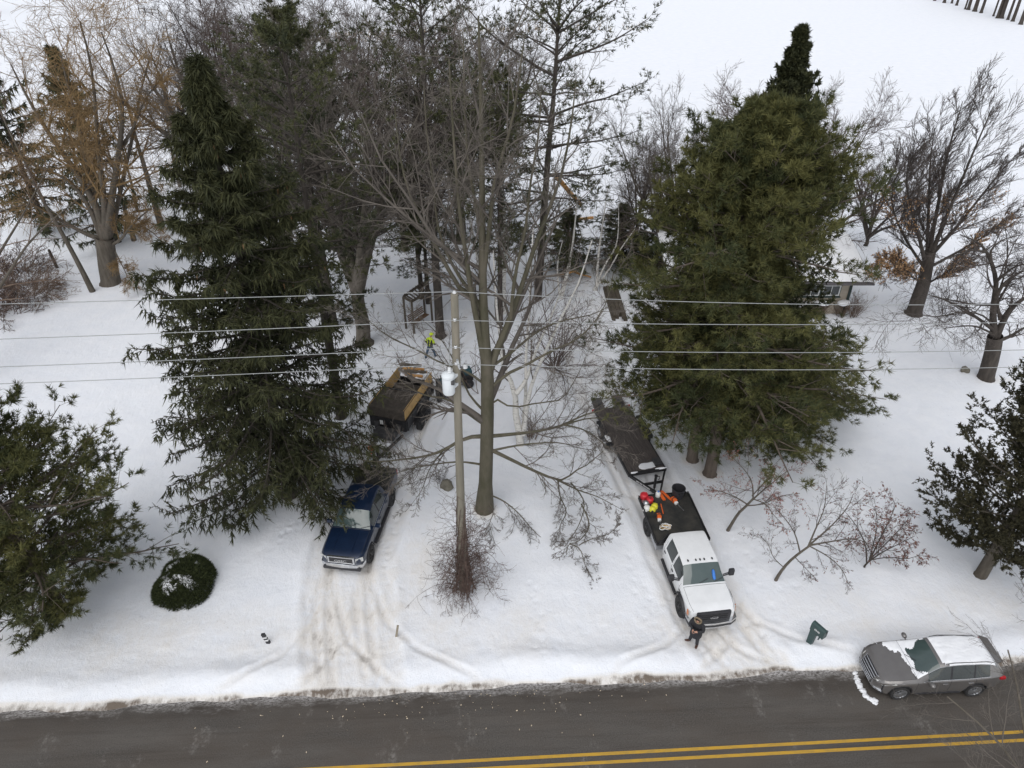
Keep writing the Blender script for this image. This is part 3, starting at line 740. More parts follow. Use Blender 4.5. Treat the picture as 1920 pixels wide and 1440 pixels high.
gb = generic_bare('bare_tree', 'bare tree with purplish fine twigs deep in the grove, left of centre', 'tree', gloc(712, 414), 17.5, .26, 203, fork=.34, nl=6, spread=20, n1=13, n2=12, n3=13, up=.05, mt='bark_dark', mc='twig_red', twr=.009)
grove = [(0, 610, 405, .95, 1.2, 'bare grove tree behind the spruce with pale upright twigs'),
         (1, 560, 400, 1.0, 3.0, 'bare grove tree directly behind the dark spruce'),
         (1, 775, 450, 1.0, 4.2, 'bare grove tree with reddish twigs left of the utility pole top'),
         (0, 865, 455, .9, 5.1, 'bare grove tree hidden behind the forked tree crown'),
         (1, 480, 380, 1.05, .7, 'tall pale bare tree whose twigs top the dark spruce'),
         (0, 395, 372, .85, 2.2, 'bare tree between the willow and the dark spruce'),
         (1, 940, 430, .95, 2.9, 'bare grove tree right of the forked tree top'),
         (0, 760, 470, .60, 0.4, 'low spreading bare tree behind the wooden swing frame'),
         (1, 790, 560, .75, 5.6, 'bare grove tree with reddish haze of twigs just behind the utility pole'),
         (0, 560, 560, .85, 2.6, 'bare tree with grey twigs right behind the dark spruce boughs'),
         (1, 1190, 470, .55, 3.6, 'young bare tree at the right end of the grove')]
for kind, px, py, sc, rz, lb in grove:
    copy_tree((ga, gb)[kind], gloc(px, py), rz, lb, (sc, sc, sc*1.0), 'bare trees of the grove')
for r_ in (ga, gb): r_['group'] = 'bare trees of the grove'
# --- bare trees on the right
generic_bare('bare_tree', 'round-crowned bare tree behind the pointed conifer', 'tree', put(21.5, 52), 11.6, .24, 207, fork=.14, nl=12, spread=36, n1=13, n2=12, n3=13, up=.07, mc='twig_red', twr=.008, lr=(.34, .40, .42))
generic_bare('bare_tree', 'pale bare tree topping the left side of the bushy pines', 'tree', put(12.2, 50), 12.6, .2, 209, fork=.2, nl=8, spread=28, n1=12, n2=10, n3=11, up=.06, mc='twig_grey', twr=.008)
generic_bare('bare_tree', 'small many-stemmed bare tree behind the house roof', 'tree', gloc(1622, 463), 8.4, .17, 211, fork=.10, nl=8, spread=30, n1=10, n2=9, n3=10, up=.06, mc='twig_dark', mt='bark_dark', twr=.008)
# beech with wind-swept top and clinging leaves (traced)
Y = 44.7; rg = np.random.default_rng(221); loc = gloc(1712, 591); Lm = []
T = [plimb(Y, [(1710, 595), (1714, 585), (1722, 560), (1732, 530), (1738, 500), (1745, 470)], .62, .36)]
T[0][0] = (*T[0][0][:3], .82)
def A(pts, r0, r1=.03, d=0.0): Lm.append(plimb(Y, pts, r0*.72, r1*.7, 0, d))
A([(1740, 500), (1748, 440), (1760, 380), (1772, 310), (1790, 240), (1805, 190)], .26, .03, .5)
A([(1742, 490), (1765, 430), (1790, 370), (1815, 310), (1840, 250), (1862, 200)], .24, .03, -1)
A([(1738, 495), (1740, 430), (1742, 360), (1745, 300), (1752, 240)], .2, .03, 1.5)
A([(1736, 500), (1722, 440), (1708, 390), (1700, 340), (1705, 290)], .2, .03, -1.5)
A([(1735, 505), (1705, 460), (1680, 410), (1672, 360), (1690, 310)], .16, .03, 1)
A([(1745, 480), (1790, 430), (1830, 380), (1870, 330), (1905, 290)], .2, .03, 1.5)
A([(1745, 500), (1800, 470), (1850, 440), (1900, 400)], .15, .03, -1)
A([(1740, 520), (1690, 500), (1660, 485), (1640, 490)], .12, .02, -1.5)
A([(1732, 535), (1760, 520), (1790, 500), (1830, 480)], .12, .02, -2)
A([(1730, 530), (1700, 515), (1670, 508), (1640, 512)], .10, .02, -2.5)
bare(('beech_tree', 'wind-swept bare tree with orange leaves clinging to its lower limbs, right of the house', 'tree', loc, None), T, Lm, rg,
     [dict(n=18, t0=.12, t1=1, ang=32, lr=.29, K=6, wander=.08, up=.06, rr=.4, lt=.4, S=4, rmin=.012, wind=(.05, 0, .02)),
      dict(n=11, t0=.1, t1=1, ang=32, lr=.42, K=4, wander=.07, up=.07, rr=.5, lt=.2, S=3, rmin=.009, wind=(.06, 0, .03)),
      dict(n=13, t0=.05, t1=1, ang=28, lr=.46, K=3, wander=.07, up=.07, rr=.6, lt=.1, rmin=.0075, wind=(.06, 0, .03))],
     M['bark_dark'], M['twig_dark'], crown_l0=False, leaves=(2, dict(k=1, ln=.12, w=.09, spread=.9, zmax=9.0, frac=.30, clump=(34, .9))), mat_leaf=M['leaf_orange'])
# gnarled tree
Y = 36.7; rg = np.random.default_rng(223); loc = gloc(1847, 711); Lm = []
T = [plimb(Y, [(1846, 714), (1849, 705), (1856, 680), (1862, 655), (1866, 630)], .50, .42)]
T[0][0] = (*T[0][0][:3], .62)
def A(pts, r0, r1=.03, d=0.0): Lm.append(plimb(Y, pts, r0, r1, 0, d))
A([(1866, 632), (1862, 600), (1864, 565), (1868, 530), (1860, 495), (1848, 470), (1835, 455), (1800, 440)], .24, .03, .6)
A([(1868, 632), (1885, 595), (1905, 570), (1935, 550), (1970, 520)], .22, .04, -.5)
A([(1862, 618), (1835, 598), (1800, 575), (1765, 560), (1740, 552)], .12, .02, -1.0)
A([(1860, 625), (1830, 612), (1800, 612), (1770, 616)], .07, .02, -2.0)
A([(1866, 560), (1880, 535), (1905, 515), (1940, 500)], .13, .03, .8)
A([(1866, 530), (1895, 505), (1920, 495)], .09, .02, -1.2)
A([(1860, 498), (1858, 470), (1880, 450), (1915, 440)], .09, .02, 1.5)
A([(1848, 472), (1820, 470), (1790, 480), (1760, 490)], .07, .02, -1.5)
A([(1868, 640), (1895, 630), (1920, 615), (1960, 600)], .14, .03, 1.2)
A([(1875, 600), (1870, 560), (1882, 520), (1890, 470), (1885, 430)], .09, .02, 1.4)
A([(1862, 610), (1840, 590), (1800, 585), (1760, 594), (1720, 590), (1680, 588)], .06, .015, -2.5)
bare(('bare_tree', 'gnarled spreading bare tree with a stout knotty trunk at the right edge', 'tree', loc, None), T, Lm, rg,
     [dict(n=9, t0=.15, t1=1, ang=50, lr=.40, K=6, wander=.18, up=.0, rr=.5, lt=.3, S=4, rmin=.012),
      dict(n=9, t0=.15, t1=1, ang=48, lr=.45, K=5, wander=.18, up=-.01, rr=.5, lt=.2, S=3, rmin=.008),
      dict(n=8, t0=.1, t1=1, ang=45, lr=.5, K=4, wander=.18, up=-.03, rr=.6, lt=.1, S=3, rmin=.005)],
     M['bark_dark'], M['twig_dark'], S0=12, crown_l0=False)
# --- the golden willow on the left (traced)
Y = 49.5; rg = np.random.default_rng(231); loc = gloc(207, 533); Lm = []
T = [plimb(Y, [(209, 540), (208, 528), (203, 500), (199, 470), (196, 445)], .78, .62)]
T[0][0] = (*T[0][0][:3], 1.0)
A([(196, 450), (185, 400), (160, 350), (120, 290), (85, 240), (50, 180), (20, 120)], .36, .04, 1)
A([(200, 455), (205, 400), (215, 340), (225, 270), (230, 200), (215, 130), (190, 60)], .34, .04, -1)
A([(192, 445), (180, 390), (165, 320), (150, 250), (130, 170), (110, 90)], .28, .04, 2)
A([(202, 455), (215, 410), (232, 330), (250, 250), (262, 180), (280, 110)], .24, .04, 1.5)
A([(190, 448), (165, 440), (135, 425), (100, 405), (60, 385), (20, 390), (-30, 410)], .2, .03, -1.5)
A([(203, 462), (225, 450), (245, 425), (265, 405), (285, 390)], .14, .03, -1)
A([(245, 425), (265, 425), (285, 435), (300, 450)], .07, .02, -1.5)
A([(188, 440), (165, 385), (130, 340), (90, 320), (40, 300), (-10, 280)], .2, .03, 0)
A([(198, 450), (195, 370), (185, 290), (180, 210), (170, 120), (150, 40)], .26, .04, -2)
A([(215, 470), (225, 490), (235, 510), (245, 535)], .06, .015, -2)
A([(225, 280), (250, 240), (270, 190), (300, 150)], .14, .03, -1)
bare(('willow_tree', 'big many-stemmed willow with golden twigs and a broad trunk on the left', 'tree', loc, None), T, Lm, rg,
     [dict(n=13, t0=.2, t1=1, ang=44, lr=.36, K=6, wander=.13, up=.04, rr=.45, lt=.35, S=4, rmin=.014),
      dict(n=10, t0=.15, t1=1, ang=45, lr=.42, K=5, wander=.13, up=.0, rr=.5, lt=.2, S=3, rmin=.010),
      dict(n=13, t0=.05, t1=1, ang=45, lr=.58, K=4, wander=.11, up=-.05, rr=.6, lt=.1, rmin=.0075)],
     M['bark'], M['twig_gold'], S0=12, crown_l0=False)
# --- leaning trunks near the willow
def leaner(label, Yp, pts, r0, seed, mc='twig_brown', r1=.03):
    rg = np.random.default_rng(seed); g = G(*pts[0]); loc = put(g[0], g[1])
    bare(('leaning_tree', label, 'tree', loc, None), [plimb(g[1], pts, r0, r1, 0, .5)], [], rg,
         [dict(n=9, t0=.45, t1=1, ang=40, lr=.25, K=6, wander=.12, up=.06, rr=.5, lt=.3, S=4, rmin=.012),
          dict(n=9, t0=.2, t1=1, ang=40, lr=.42, K=5, wander=.12, up=.05, rr=.5, S=3, rmin=.009),
          dict(n=8, t0=.2, t1=1, ang=40, lr=.45, K=4, wander=.12, up=.0, rr=.6, S=3, rmin=.006)], M['bark'], M[mc])
leaner('slim trunk leaning left in front of the golden willow', 0, [(174, 548), (150, 500), (115, 435), (80, 375), (45, 300), (10, 230), (-20, 150)], .22, 241)
leaner('smooth leaning tree right of the willow with its forked top', 0, [(303, 424), (288, 375), (270, 310), (255, 260), (240, 200), (225, 140)], .32, 243)
leaner('dark twin-stemmed tree between the willow and the leaning tree', 0, [(252, 453), (243, 420), (232, 385), (222, 350), (205, 290), (190, 230)], .22, 245)
leaner('thin bare tree left of the dark spruce, at the end of its boughs', 0, [(338, 352), (325, 300), (315, 240), (308, 180), (300, 110)], .18, 247)
leaner('thin tree behind the willow leaning left', 0, [(258, 398), (248, 350), (235, 300), (222, 240), (215, 180)], .16, 249)
# --- birches
def birch(label, Yb, stems, seed, n=7):
    rg = np.random.default_rng(seed); g = G(*stems[0][0][0]); loc = put(g[0], g[1])
    Ls = [plimb(g[1], p, r*1.15, .025, 0, d) for p, r, d in stems]
    bare(('birch_tree', label, 'tree', loc, None), Ls, [], rg,
         [dict(n=n, t0=.3, t1=1, ang=38, lr=.26, K=5, wander=.1, up=.04, rr=.4, lt=.3, S=3, rmin=.008),
          dict(n=7, t0=.2, t1=1, ang=40, lr=.45, K=4, wander=.1, up=0, rr=.5, S=3, rmin=.006),
          dict(n=6, t0=.2, t1=1, ang=40, lr=.5, K=4, wander=.1, up=-.05, rr=.6, S=3, rmin=.004)], M['bark_birch'], M['twig_red'])
birch('white-barked birch clump behind the forked tree, left of the flat trailer', 0,
      [([(976, 836), (972, 800), (965, 765), (967, 735), (956, 712), (944, 690), (938, 640), (930, 560), (925, 470)], .20, .5),
       ([(968, 738), (985, 716), (992, 698), (1008, 650), (1035, 590), (1060, 520)], .12, 1),
       ([(982, 815), (988, 760), (1000, 712), (1025, 655), (1050, 600), (1085, 530), (1110, 450)], .12, -1),
       ([(981, 805), (986, 735), (986, 668), (992, 590), (996, 500), (1000, 420)], .10, 1.5)], 251)
birch('white birch with slim stems behind the crown of the forked tree', 0, [([(945, 590), (945, 482), (946, 430), (945, 375), (936, 330), (930, 270)], .15, .3), ([(946, 500), (952, 420), (965, 350), (975, 280)], .09, -.5)], 253)
birch('thin white birch left of the forked tree trunk, deep in the grove', 0, [([(905, 560), (895, 480), (882, 420), (872, 360), (855, 300)], .13, .3), ([(900, 520), (905, 440), (890, 380)], .08, 1)], 255)
birch('white birch stems before the low evergreen, left one', 0, [([(1052, 560), (1062, 520), (1072, 470), (1078, 420), (1085, 350)], .14, 0), ([(1050, 560), (1045, 500), (1055, 450)], .08, -1)], 257)
birch('white birch stems before the low evergreen, right one fanned wide', 0, [([(1118, 545), (1122, 480), (1130, 420), (1140, 350)], .10, 0), ([(1114, 545), (1145, 500), (1165, 465), (1190, 430)], .08, -1), ([(1112, 548), (1135, 495), (1157, 455), (1160, 380)], .08, 1)], 259)
# --- big bare shrub beside the drive
def shrub(name, label, loc, n, h, spread, seed, mc, rr=.02, n2=8, n3=6, up=.03, leaves=None, mat_leaf=None, width=.3, group=None, wander=.12, tw=1.0):
    rg = np.random.default_rng(seed); o = np.array(loc, float); st = []
    for k in range(n):
        a = rg.uniform(0, 6.28); sp_ = math.radians(rg.uniform(.1, 1)*spread); p = o+np.array([math.cos(a)*width*rg.random(), math.sin(a)*width*rg.random(), 0])
        d = np.array([math.cos(a)*math.sin(sp_), math.sin(a)*math.sin(sp_), math.cos(sp_)]); L = h*rg.uniform(.6, 1.05); pts = []
        for q in range(6): pts.append((*p, rr*(1-q/6)+.004)); d = nrm(d+wander*rg.normal(size=3)+np.array([0, 0, up])); p = p+d*L/5
        st.append(pts)
    return bare((name, label, 'shrub', tuple(loc), group), st, [], rg,
                [dict(n=n2, t0=.2, t1=1, ang=38, lr=.45, K=5, wander=wander, up=up, rr=.55, lt=.4, S=3, rmin=.006*tw),
                 dict(n=n3, t0=.15, t1=1, ang=38, lr=.45, K=4, wander=wander, up=up*.5, rr=.6, S=3, rmin=.004*tw)], M[mc], M[mc], leaves, mat_leaf=mat_leaf, K=7, S0=5)
shrub('bare_shrub', 'wide dense bare shrub on the snow right of the forked tree', gloc(1040, 690), 22, 5.2, 62, 301, 'twig_red', .035, 9, 7)
shrub('bare_shrub', 'low bare brush in the snow left of the wide shrub', gloc(905, 740), 8, 2.6, 60, 303, 'twig_brown', .02, 6, 5)
shrub('bare_shrub', 'upright tuft of brown stems at the foot of the birch clump', gloc(999, 822), 26, 1.5, 30, 305, 'twig_brown', .012, 5, 4)
shrub('bare_shrub', 'small tuft of weeds beside the boulder and pole', gloc(828, 905), 14, 1.1, 32, 307, 'twig_dark', .010, 4, 3)
shrub('bare_shrub', 'twiggy bare bush behind the right side of the bushy pines', put(16.6, 33.5), 16, 2.6, 50, 309, 'twig_red', .02, 8, 6)
shrub('bare_shrub', 'brown upright shrub at the right corner of the house', gloc(1598, 596), 26, 1.7, 38, 311, 'twig_brown', .012, 6, 5)
shrub('bare_shrub', 'thin brush growing round the foot of the orange-leaved tree', gloc(1770, 592), 12, 2.2, 50, 313, 'twig_dark', .014, 6, 5)
shrub('bare_shrub', 'bare twigs poking in at the right edge above the grey car', put(21.6, 18.6), 10, 2.6, 55, 315, 'twig_dark', .02, 6, 5)
for i, (px, py, lb) in enumerate([(40, 520, 'top end of the tangled brown bramble hedge by the left edge, near a fence post'), (70, 555, 'middle of the tangled brown bramble hedge by the left edge'), (10, 590, 'lower end of the tangled brown bramble hedge by the left edge')]):
    shrub('bramble', lb, gloc(px-10, py), 56, 2.6, 78, 320+i, ('vine', 'twig_brown', 'vine')[i], .018, 8, 7, tw=2.2, up=-.06, width=1.6, wander=.22, group='bramble hedge')
# --- small fruit trees by the white truck
def small_tree(name, label, px_pts, limbs_, seed, mt, mc, r0=.09, leaves=None, mat_leaf=None):
    global Lm, Y
    rg = np.random.default_rng(seed); g = G(*px_pts[0]); loc = put(g[0], g[1])
    T = [plimb(g[1], px_pts, r0, r0*.55)]; L = [plimb(g[1], p, r, .010, 0, d) for p, r, d in limbs_]
    bare((name, label, 'tree', loc, None), T, L, rg,
         [dict(n=8, t0=.1, t1=1, ang=45, lr=.42, K=5, wander=.13, up=.02, rr=.55, lt=.3, S=4, rmin=.006),
          dict(n=7, t0=.1, t1=1, ang=45, lr=.48, K=4, wander=.14, up=.01, rr=.6, S=3, rmin=.004),
          dict(n=5, t0=.2, t1=1, ang=45, lr=.55, K=3, wander=.1, up=0, rr=.6, rmin=.0035)], M[mt], M[mc], leaves, mat_leaf=mat_leaf, K=8, S0=8, crown_l0=False)
small_tree('crabapple_tree', 'small crooked crabapple with pinkish fruit beside the truck bed', [(1364, 996), (1372, 982), (1385, 962), (1400, 948), (1412, 935)],
           [([(1408, 940), (1430, 920), (1455, 900), (1480, 880)], .045, .8), ([(1412, 935), (1410, 905), (1395, 880), (1370, 855)], .04, -.6), ([(1400, 948), (1430, 945), (1465, 930), (1500, 925)], .035, -.8),
            ([(1400, 945), (1375, 930), (1345, 920), (1320, 918)], .035, .6), ([(1410, 935), (1435, 945), (1450, 965), (1470, 985)], .03, -1.2), ([(1410, 930), (1440, 895), (1445, 870)], .03, 1.2)],
           401, 'bark', 'twig_red', .085, (2, dict(k=1, ln=.06, w=.05, spread=.8, frac=.5, grav=.5)), M['berry'])
small_tree('crabapple_tree', 'leaning bare crabapple with curved grey trunk in front of the red-leaved one', [(1453, 1091), (1460, 1078), (1475, 1058), (1495, 1040), (1520, 1022)],
           [([(1515, 1026), (1530, 990), (1545, 955), (1550, 910)], .045, .8), ([(1520, 1022), (1560, 1015), (1600, 1010), (1630, 1020)], .045, -.6), ([(1518, 1024), (1555, 1045), (1580, 1070), (1590, 1095)], .03, -1.4),
            ([(1470, 1064), (1450, 1045), (1440, 1020), (1420, 1000)], .022, .4), ([(1500, 1036), (1490, 1000), (1470, 970), (1450, 950)], .035, .6), ([(1520, 1020), (1560, 985), (1590, 950), (1600, 925)], .04, 1.0), ([(1490, 1044), (1510, 1065), (1530, 1085)], .02, -1.2)],
           403, 'bark', 'twig_dark', .08, (1, dict(k=1, ln=.06, w=.05, spread=.8, frac=.25, grav=.5)), M['leaf_red'])
small_tree('crabapple_tree', 'little shrubby tree with dark red leaves between the leaning crabapple and the cedar', [(1620, 1066), (1622, 1060), (1628, 1054), (1632, 1050)],
           [([(1630, 1052), (1655, 1035), (1685, 1020), (1715, 1005)], .035, -.3), ([(1630, 1052), (1650, 1010), (1670, 970), (1680, 945)], .035, .4), ([(1625, 1056), (1622, 1020), (1605, 985), (1585, 960)], .035, .6),
            ([(1632, 1050), (1665, 1045), (1700, 1048), (1725, 1040)], .025, -.8), ([(1630, 1050), (1640, 1010), (1645, 980), (1640, 950)], .03, -.4), ([(1632, 1048), (1680, 1000), (1705, 970)], .03, .8)],
           405, 'bark_dark', 'twig_dark', .05, (2, dict(k=1, ln=.12, w=.06, spread=.8, frac=.42, grav=.5)), M['leaf_red'])
# --- near tree below the camera at the bottom right, and one off the left edge
generic_bare('bare_tree', 'pale fine twigs of a near bare tree over the road at the bottom right corner', 'tree', put(16.2, 9.2), 6.8, .10, 411, fork=.2, nl=10, spread=46, n1=9, n2=8, n3=8, up=.03, mc='twig_grey', twr=.0035)
generic_bare('bare_tree', 'drooping bare branch tips reaching in from the left edge above the bushy pine', 'tree', put(-33.0, 36.5), 12.0, .2, 413, fork=.18, nl=8, spread=46, n1=8, n2=6, n3=4, up=-.02, mc='twig_brown', twr=.006)
# --- far tree line (top right)
fa = generic_bare('far_tree', 'far bare tree of the row at the top right, nearest the right edge', 'tree', put(*G(1913, 47)[:2]), 17, .42, 421, fork=.35, nl=4, spread=16, n1=6, n2=5, n3=3, mt='bark_dark', mc='twig_dark', twr=.014, group='far tree row')
far_px = [(1752, 2, .8), (1770, 6, .9), (1784, 7, .6), (1793, 11, .7), (1809, 18, .5), (1815, 19, .9), (1827, 22, 1.1), (1839, 25, .8), (1862, 31, .5), (1869, 35, .7), (1876, 35, 1.3), (1889, 38, .7), (1898, 41, .9)]
for i, (px, py, sc) in enumerate(far_px):
    g = G(px, py); copy_tree(fa, put(g[0], g[1]), i*1.3, ('far bare tree of the row at the top right, %s from its left end' % ('first second third fourth fifth sixth seventh eighth ninth tenth eleventh twelfth thirteenth'.split()[i])), (sc, sc, .9+.03*(i % 4)), 'far tree row')
# --- a clipped yew with snow on it
def yew():
    g = G(350, 1104); loc = put(g[0], g[1]); rg = np.random.default_rng(501)
    root = thing('yew_bush', 'rounded dark green bush with patches of snow near the road', 'bush', loc)
    mounds = [(.34, .34, .80, 1.42), (-.30, .28, .72, 1.22), (.40, -.38, .74, 1.02), (-.46, -.34, .74, .96), (.02, .0, .85, 1.20), (.0, -.62, .6, .74), (.62, .0, .55, 1.1)]
    def hgt(x, y): return np.max([h*np.sqrt(np.maximum(0, 1-((x-mx)**2+(y-my)**2)/r**2)) for mx, my, r, h in mounds], axis=0)
    n = 15000; x = rg.uniform(-1.2, 1.25, n); y = rg.uniform(-1.25, 1.15, n); h = hgt(x, y); k = h > .05; x, y, h = x[k], y[k], h[k]
    z = h*rg.uniform(.35, 1.04, len(h))**.35; P = np.stack([x, y, np.maximum(z, .06)], -1)
    D = nrm(np.stack([x*.6, y*.6, .35+.5*rg.random(len(x))], -1)+.4*rg.normal(size=(len(x), 3)))
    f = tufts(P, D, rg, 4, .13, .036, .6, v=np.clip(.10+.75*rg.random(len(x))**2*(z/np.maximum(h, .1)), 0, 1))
    ob('foliage', np_mesh('foliage', f[0], T=f[1], attr=f[2], smooth=False, mats=(M['yew'],)), root)
    b = B()
    for a in np.linspace(0, 6.28, 9)[:-1]: b.cyl((.1*math.cos(a), .1*math.sin(a), 0), (.6*math.cos(a), .6*math.sin(a), .7), .04, .015, 6)
    b.done('stems', M['bark_dark'], root)
    for i, (cx, cy, r) in enumerate([(.40, -.42, .36), (-.42, -.52, .34), (-.62, -.18, .22), (-.55, .18, .22), (-.25, .48, .22), (-.02, -.62, .14), (-.12, -.30, .12), (.30, .62, .13), (.66, .30, .08), (-.35, -.80, .10)]):
        na, nr = 22, 5; ph = rg.uniform(0, 6.28, 4); V = []
        for q in range(nr):
            for j in range(na):
                t = 2*math.pi*j/na; rr = r*(q/(nr-1))*(1+.28*math.sin(2*t+ph[0])+.22*math.sin(5*t+ph[1])+.14*math.sin(9*t+ph[2])); X_, Y_ = cx+rr*math.cos(t)*1.15, cy+rr*math.sin(t)*.85
                V.append((X_, Y_, float(hgt(np.array([X_]), np.array([Y_]))[0])*.96+.085-.10*(q/(nr-1))**3+.012*rg.normal()))
        Q = [(q*na+j, q*na+(j+1) % na, (q+1)*na+(j+1) % na, (q+1)*na+j) for q in range(nr-1) for j in range(na)]
        ob('snow_patch', np_mesh('snow_patch', V, Q, mats=(M['snow'],)), root)
def blob(name, c, s, parent, seed, mat=None, sub=3, rough=.22):
    rg = np.random.default_rng(seed); bm = bmesh.new(); bmesh.ops.create_icosphere(bm, subdivisions=sub, radius=1)
    ph = rg.uniform(0, 6.28, 8); kk = rg.normal(size=(8, 3))*2.2
    for v in bm.verts:
        p = np.array(v.co); f = 1+rough*sum(math.sin(float(kk[i] @ p)+ph[i]) for i in range(8))/2.5
        v.co = Vector((p[0]*s[0]*f+c[0], p[1]*s[1]*f+c[1], p[2]*s[2]*(f*.5+.5)+c[2]))
    me = bpy.data.meshes.new(name); bm.to_mesh(me); bm.free(); me.materials.append(mat or M['snow'])
    for p in me.polygons: p.use_smooth = True
    return ob(name, me, parent)
yew()
# shrubs with snow caps under the house windows
for i, (px, py, lb) in enumerate([(1574, 594, 'snow-capped brown shrub under the house window, nearest the corner'), (1534, 594, 'snow-capped brown shrub under the house window, in the middle'), (1500, 596, 'snow-capped brown shrub under the house window, by the pine boughs')]):
    r = shrub('bare_shrub', lb, gloc(px, py), 26, 1.15, 45, 510+i, 'twig_brown', .012, 6, 5, group='shrubs along the house')
    blob('snow_cap', (0, 0, 1.12), (.62 if i else .42, .42, .16), r, 40+i)
# ================================================================== VEHICLES
M['paint_grey'] = pmat('paint_grey', (.185, .175, .172), (.205, .195, .19), 3, .36, .55, coat=.6, grime=(.25, .75, (.20, .185, .17)))
M['paint_white'] = pmat('paint_white', (.78, .79, .80), (.72, .73, .74), 2, .38, 0, coat=.4, grime=(.45, 1.15, (.42, .39, .35)))
M['paint_blue'] = pmat('paint_blue', (.004, .013, .038), (.006, .018, .05), 3, .36, .2, coat=.45, grime=(.35, 1.1, (.16, .155, .15)))
M['glass'] = pmat('car_glass', (.018, .026, .026), (.028, .036, .036), 1.2, .05, 0, spec=.9)
M['screen_glass'] = pmat('windscreen_glass', (.045, .070, .068), (.06, .085, .082), 1.2, .06, 0, spec=.9)
M['rubber'] = pmat('rubber', (.018, .018, .019), (.032, .031, .031), 9, .85, bump=.3)
M['black_metal'] = pmat('black_metal', (.014, .014, .016), (.028, .027, .028), 6, .5, .2)
M['black_plastic'] = pmat('black_plastic', (.022, .022, .026), (.035, .034, .038), 6, .6)
M['chrome'] = pmat('chrome', (.72, .73, .75), (.60, .61, .63), 4, .18, .95)
M['alloy'] = pmat('alloy', (.50, .51, .53), (.38, .39, .41), 5, .3, .8)
M['steel_dark'] = pmat('dark_steel', (.06, .06, .063), (.10, .098, .098), 6, .55, .5)
M['lamp'] = pmat('lamp_glass', (.62, .62, .60), (.45, .46, .46), 8, .12, .2, spec=.8)
M['amber'] = pmat('amber', (.60, .19, .06), (.5, .16, .05), 8, .25)
M['red_lamp'] = pmat('red_lamp', (.45, .012, .02), (.33, .01, .015), 8, .15)
M['orange'] = pmat('orange_plastic', (.72, .14, .03), (.62, .11, .02), 6, .45)
M['red'] = pmat('red_plastic', (.55, .025, .035), (.45, .02, .03), 6, .45)
M['yellow_pl'] = pmat('yellow_plastic', (.72, .68, .05), (.62, .58, .04), 6, .5)
M['white_pl'] = pmat('white_plastic', (.74, .74, .72), (.62, .62, .61), 6, .5)
M['blue_pl'] = pmat('blue_plastic', (.04, .20, .62), (.03, .15, .5), 6, .4)
M['plywood'] = pmat('plywood', (.56, .37, .15), (.42, .26, .10), 3, .75, stretch=(1, 6, 1), bump=.2)
M['tarp'] = pmat('mesh_tarp', (.040, .033, .027), (.075, .062, .05), 5, .85, bump=.5, bscale=30)
M['deck_wood'] = pmat('deck_wood', (.060, .050, .046), (.105, .088, .08), 2.5, .8, stretch=(1, 8, 1), bump=.3)
M['bed_floor'] = pmat('bed_floor', (.014, .015, .015), (.045, .042, .036), 1.6, .7, bump=.3)
M['teal'] = pmat('teal_paint', (.025, .085, .10), (.015, .05, .065), 4, .5)
M['silver_txt'] = pmat('white_lettering', (.75, .75, .75), (.65, .65, .65), 5, .4)

def wheel(parent, x, y, r, w, rim_r, rim_mat, spokes=10, side=1, z=None, dual=False, hub=.06):
    z = r if z is None else z
    b = B(); h = w/2
    prof = [(rim_r, -h*.75), (r*.90, -h*.98), (r*.975, -h*.86), (r, -h*.62), (r, h*.62), (r*.975, h*.86), (r*.90, h*.98), (rim_r, h*.75)]
    b.lathe(prof, (0, 0, 0), 'y', 28)
    t = b.done('wheel', M['rubber'], parent, True, 50); t.location = (x, y, z)
    b = B(); o = side*h
    b.lathe([(rim_r, side*-h*.6), (rim_r, o*.80), (rim_r*.93, o*.84), (rim_r*.88, o*.55)], (0, 0, 0), 'y', 28)
    b.lathe([(rim_r*.90, o*.30), (.001, o*.30)], (0, 0, 0), 'y', 20)
    for k in range(spokes):
        a = 2*math.pi*k/spokes; c, s_ = math.cos(a), math.sin(a)
        b.bar((c*hub*.6, o*.68, s_*hub*.6), (c*rim_r*.93, o*.74, s_*rim_r*.93), rim_r*.17, .03, up=(0, 1, 0))
    b.lathe([(hub*1.5, o*.5), (hub*1.4, o*.86), (.001, o*.90)], (0, 0, 0), 'y', 14)
    b.done('rim', rim_mat, t, True)
    return t
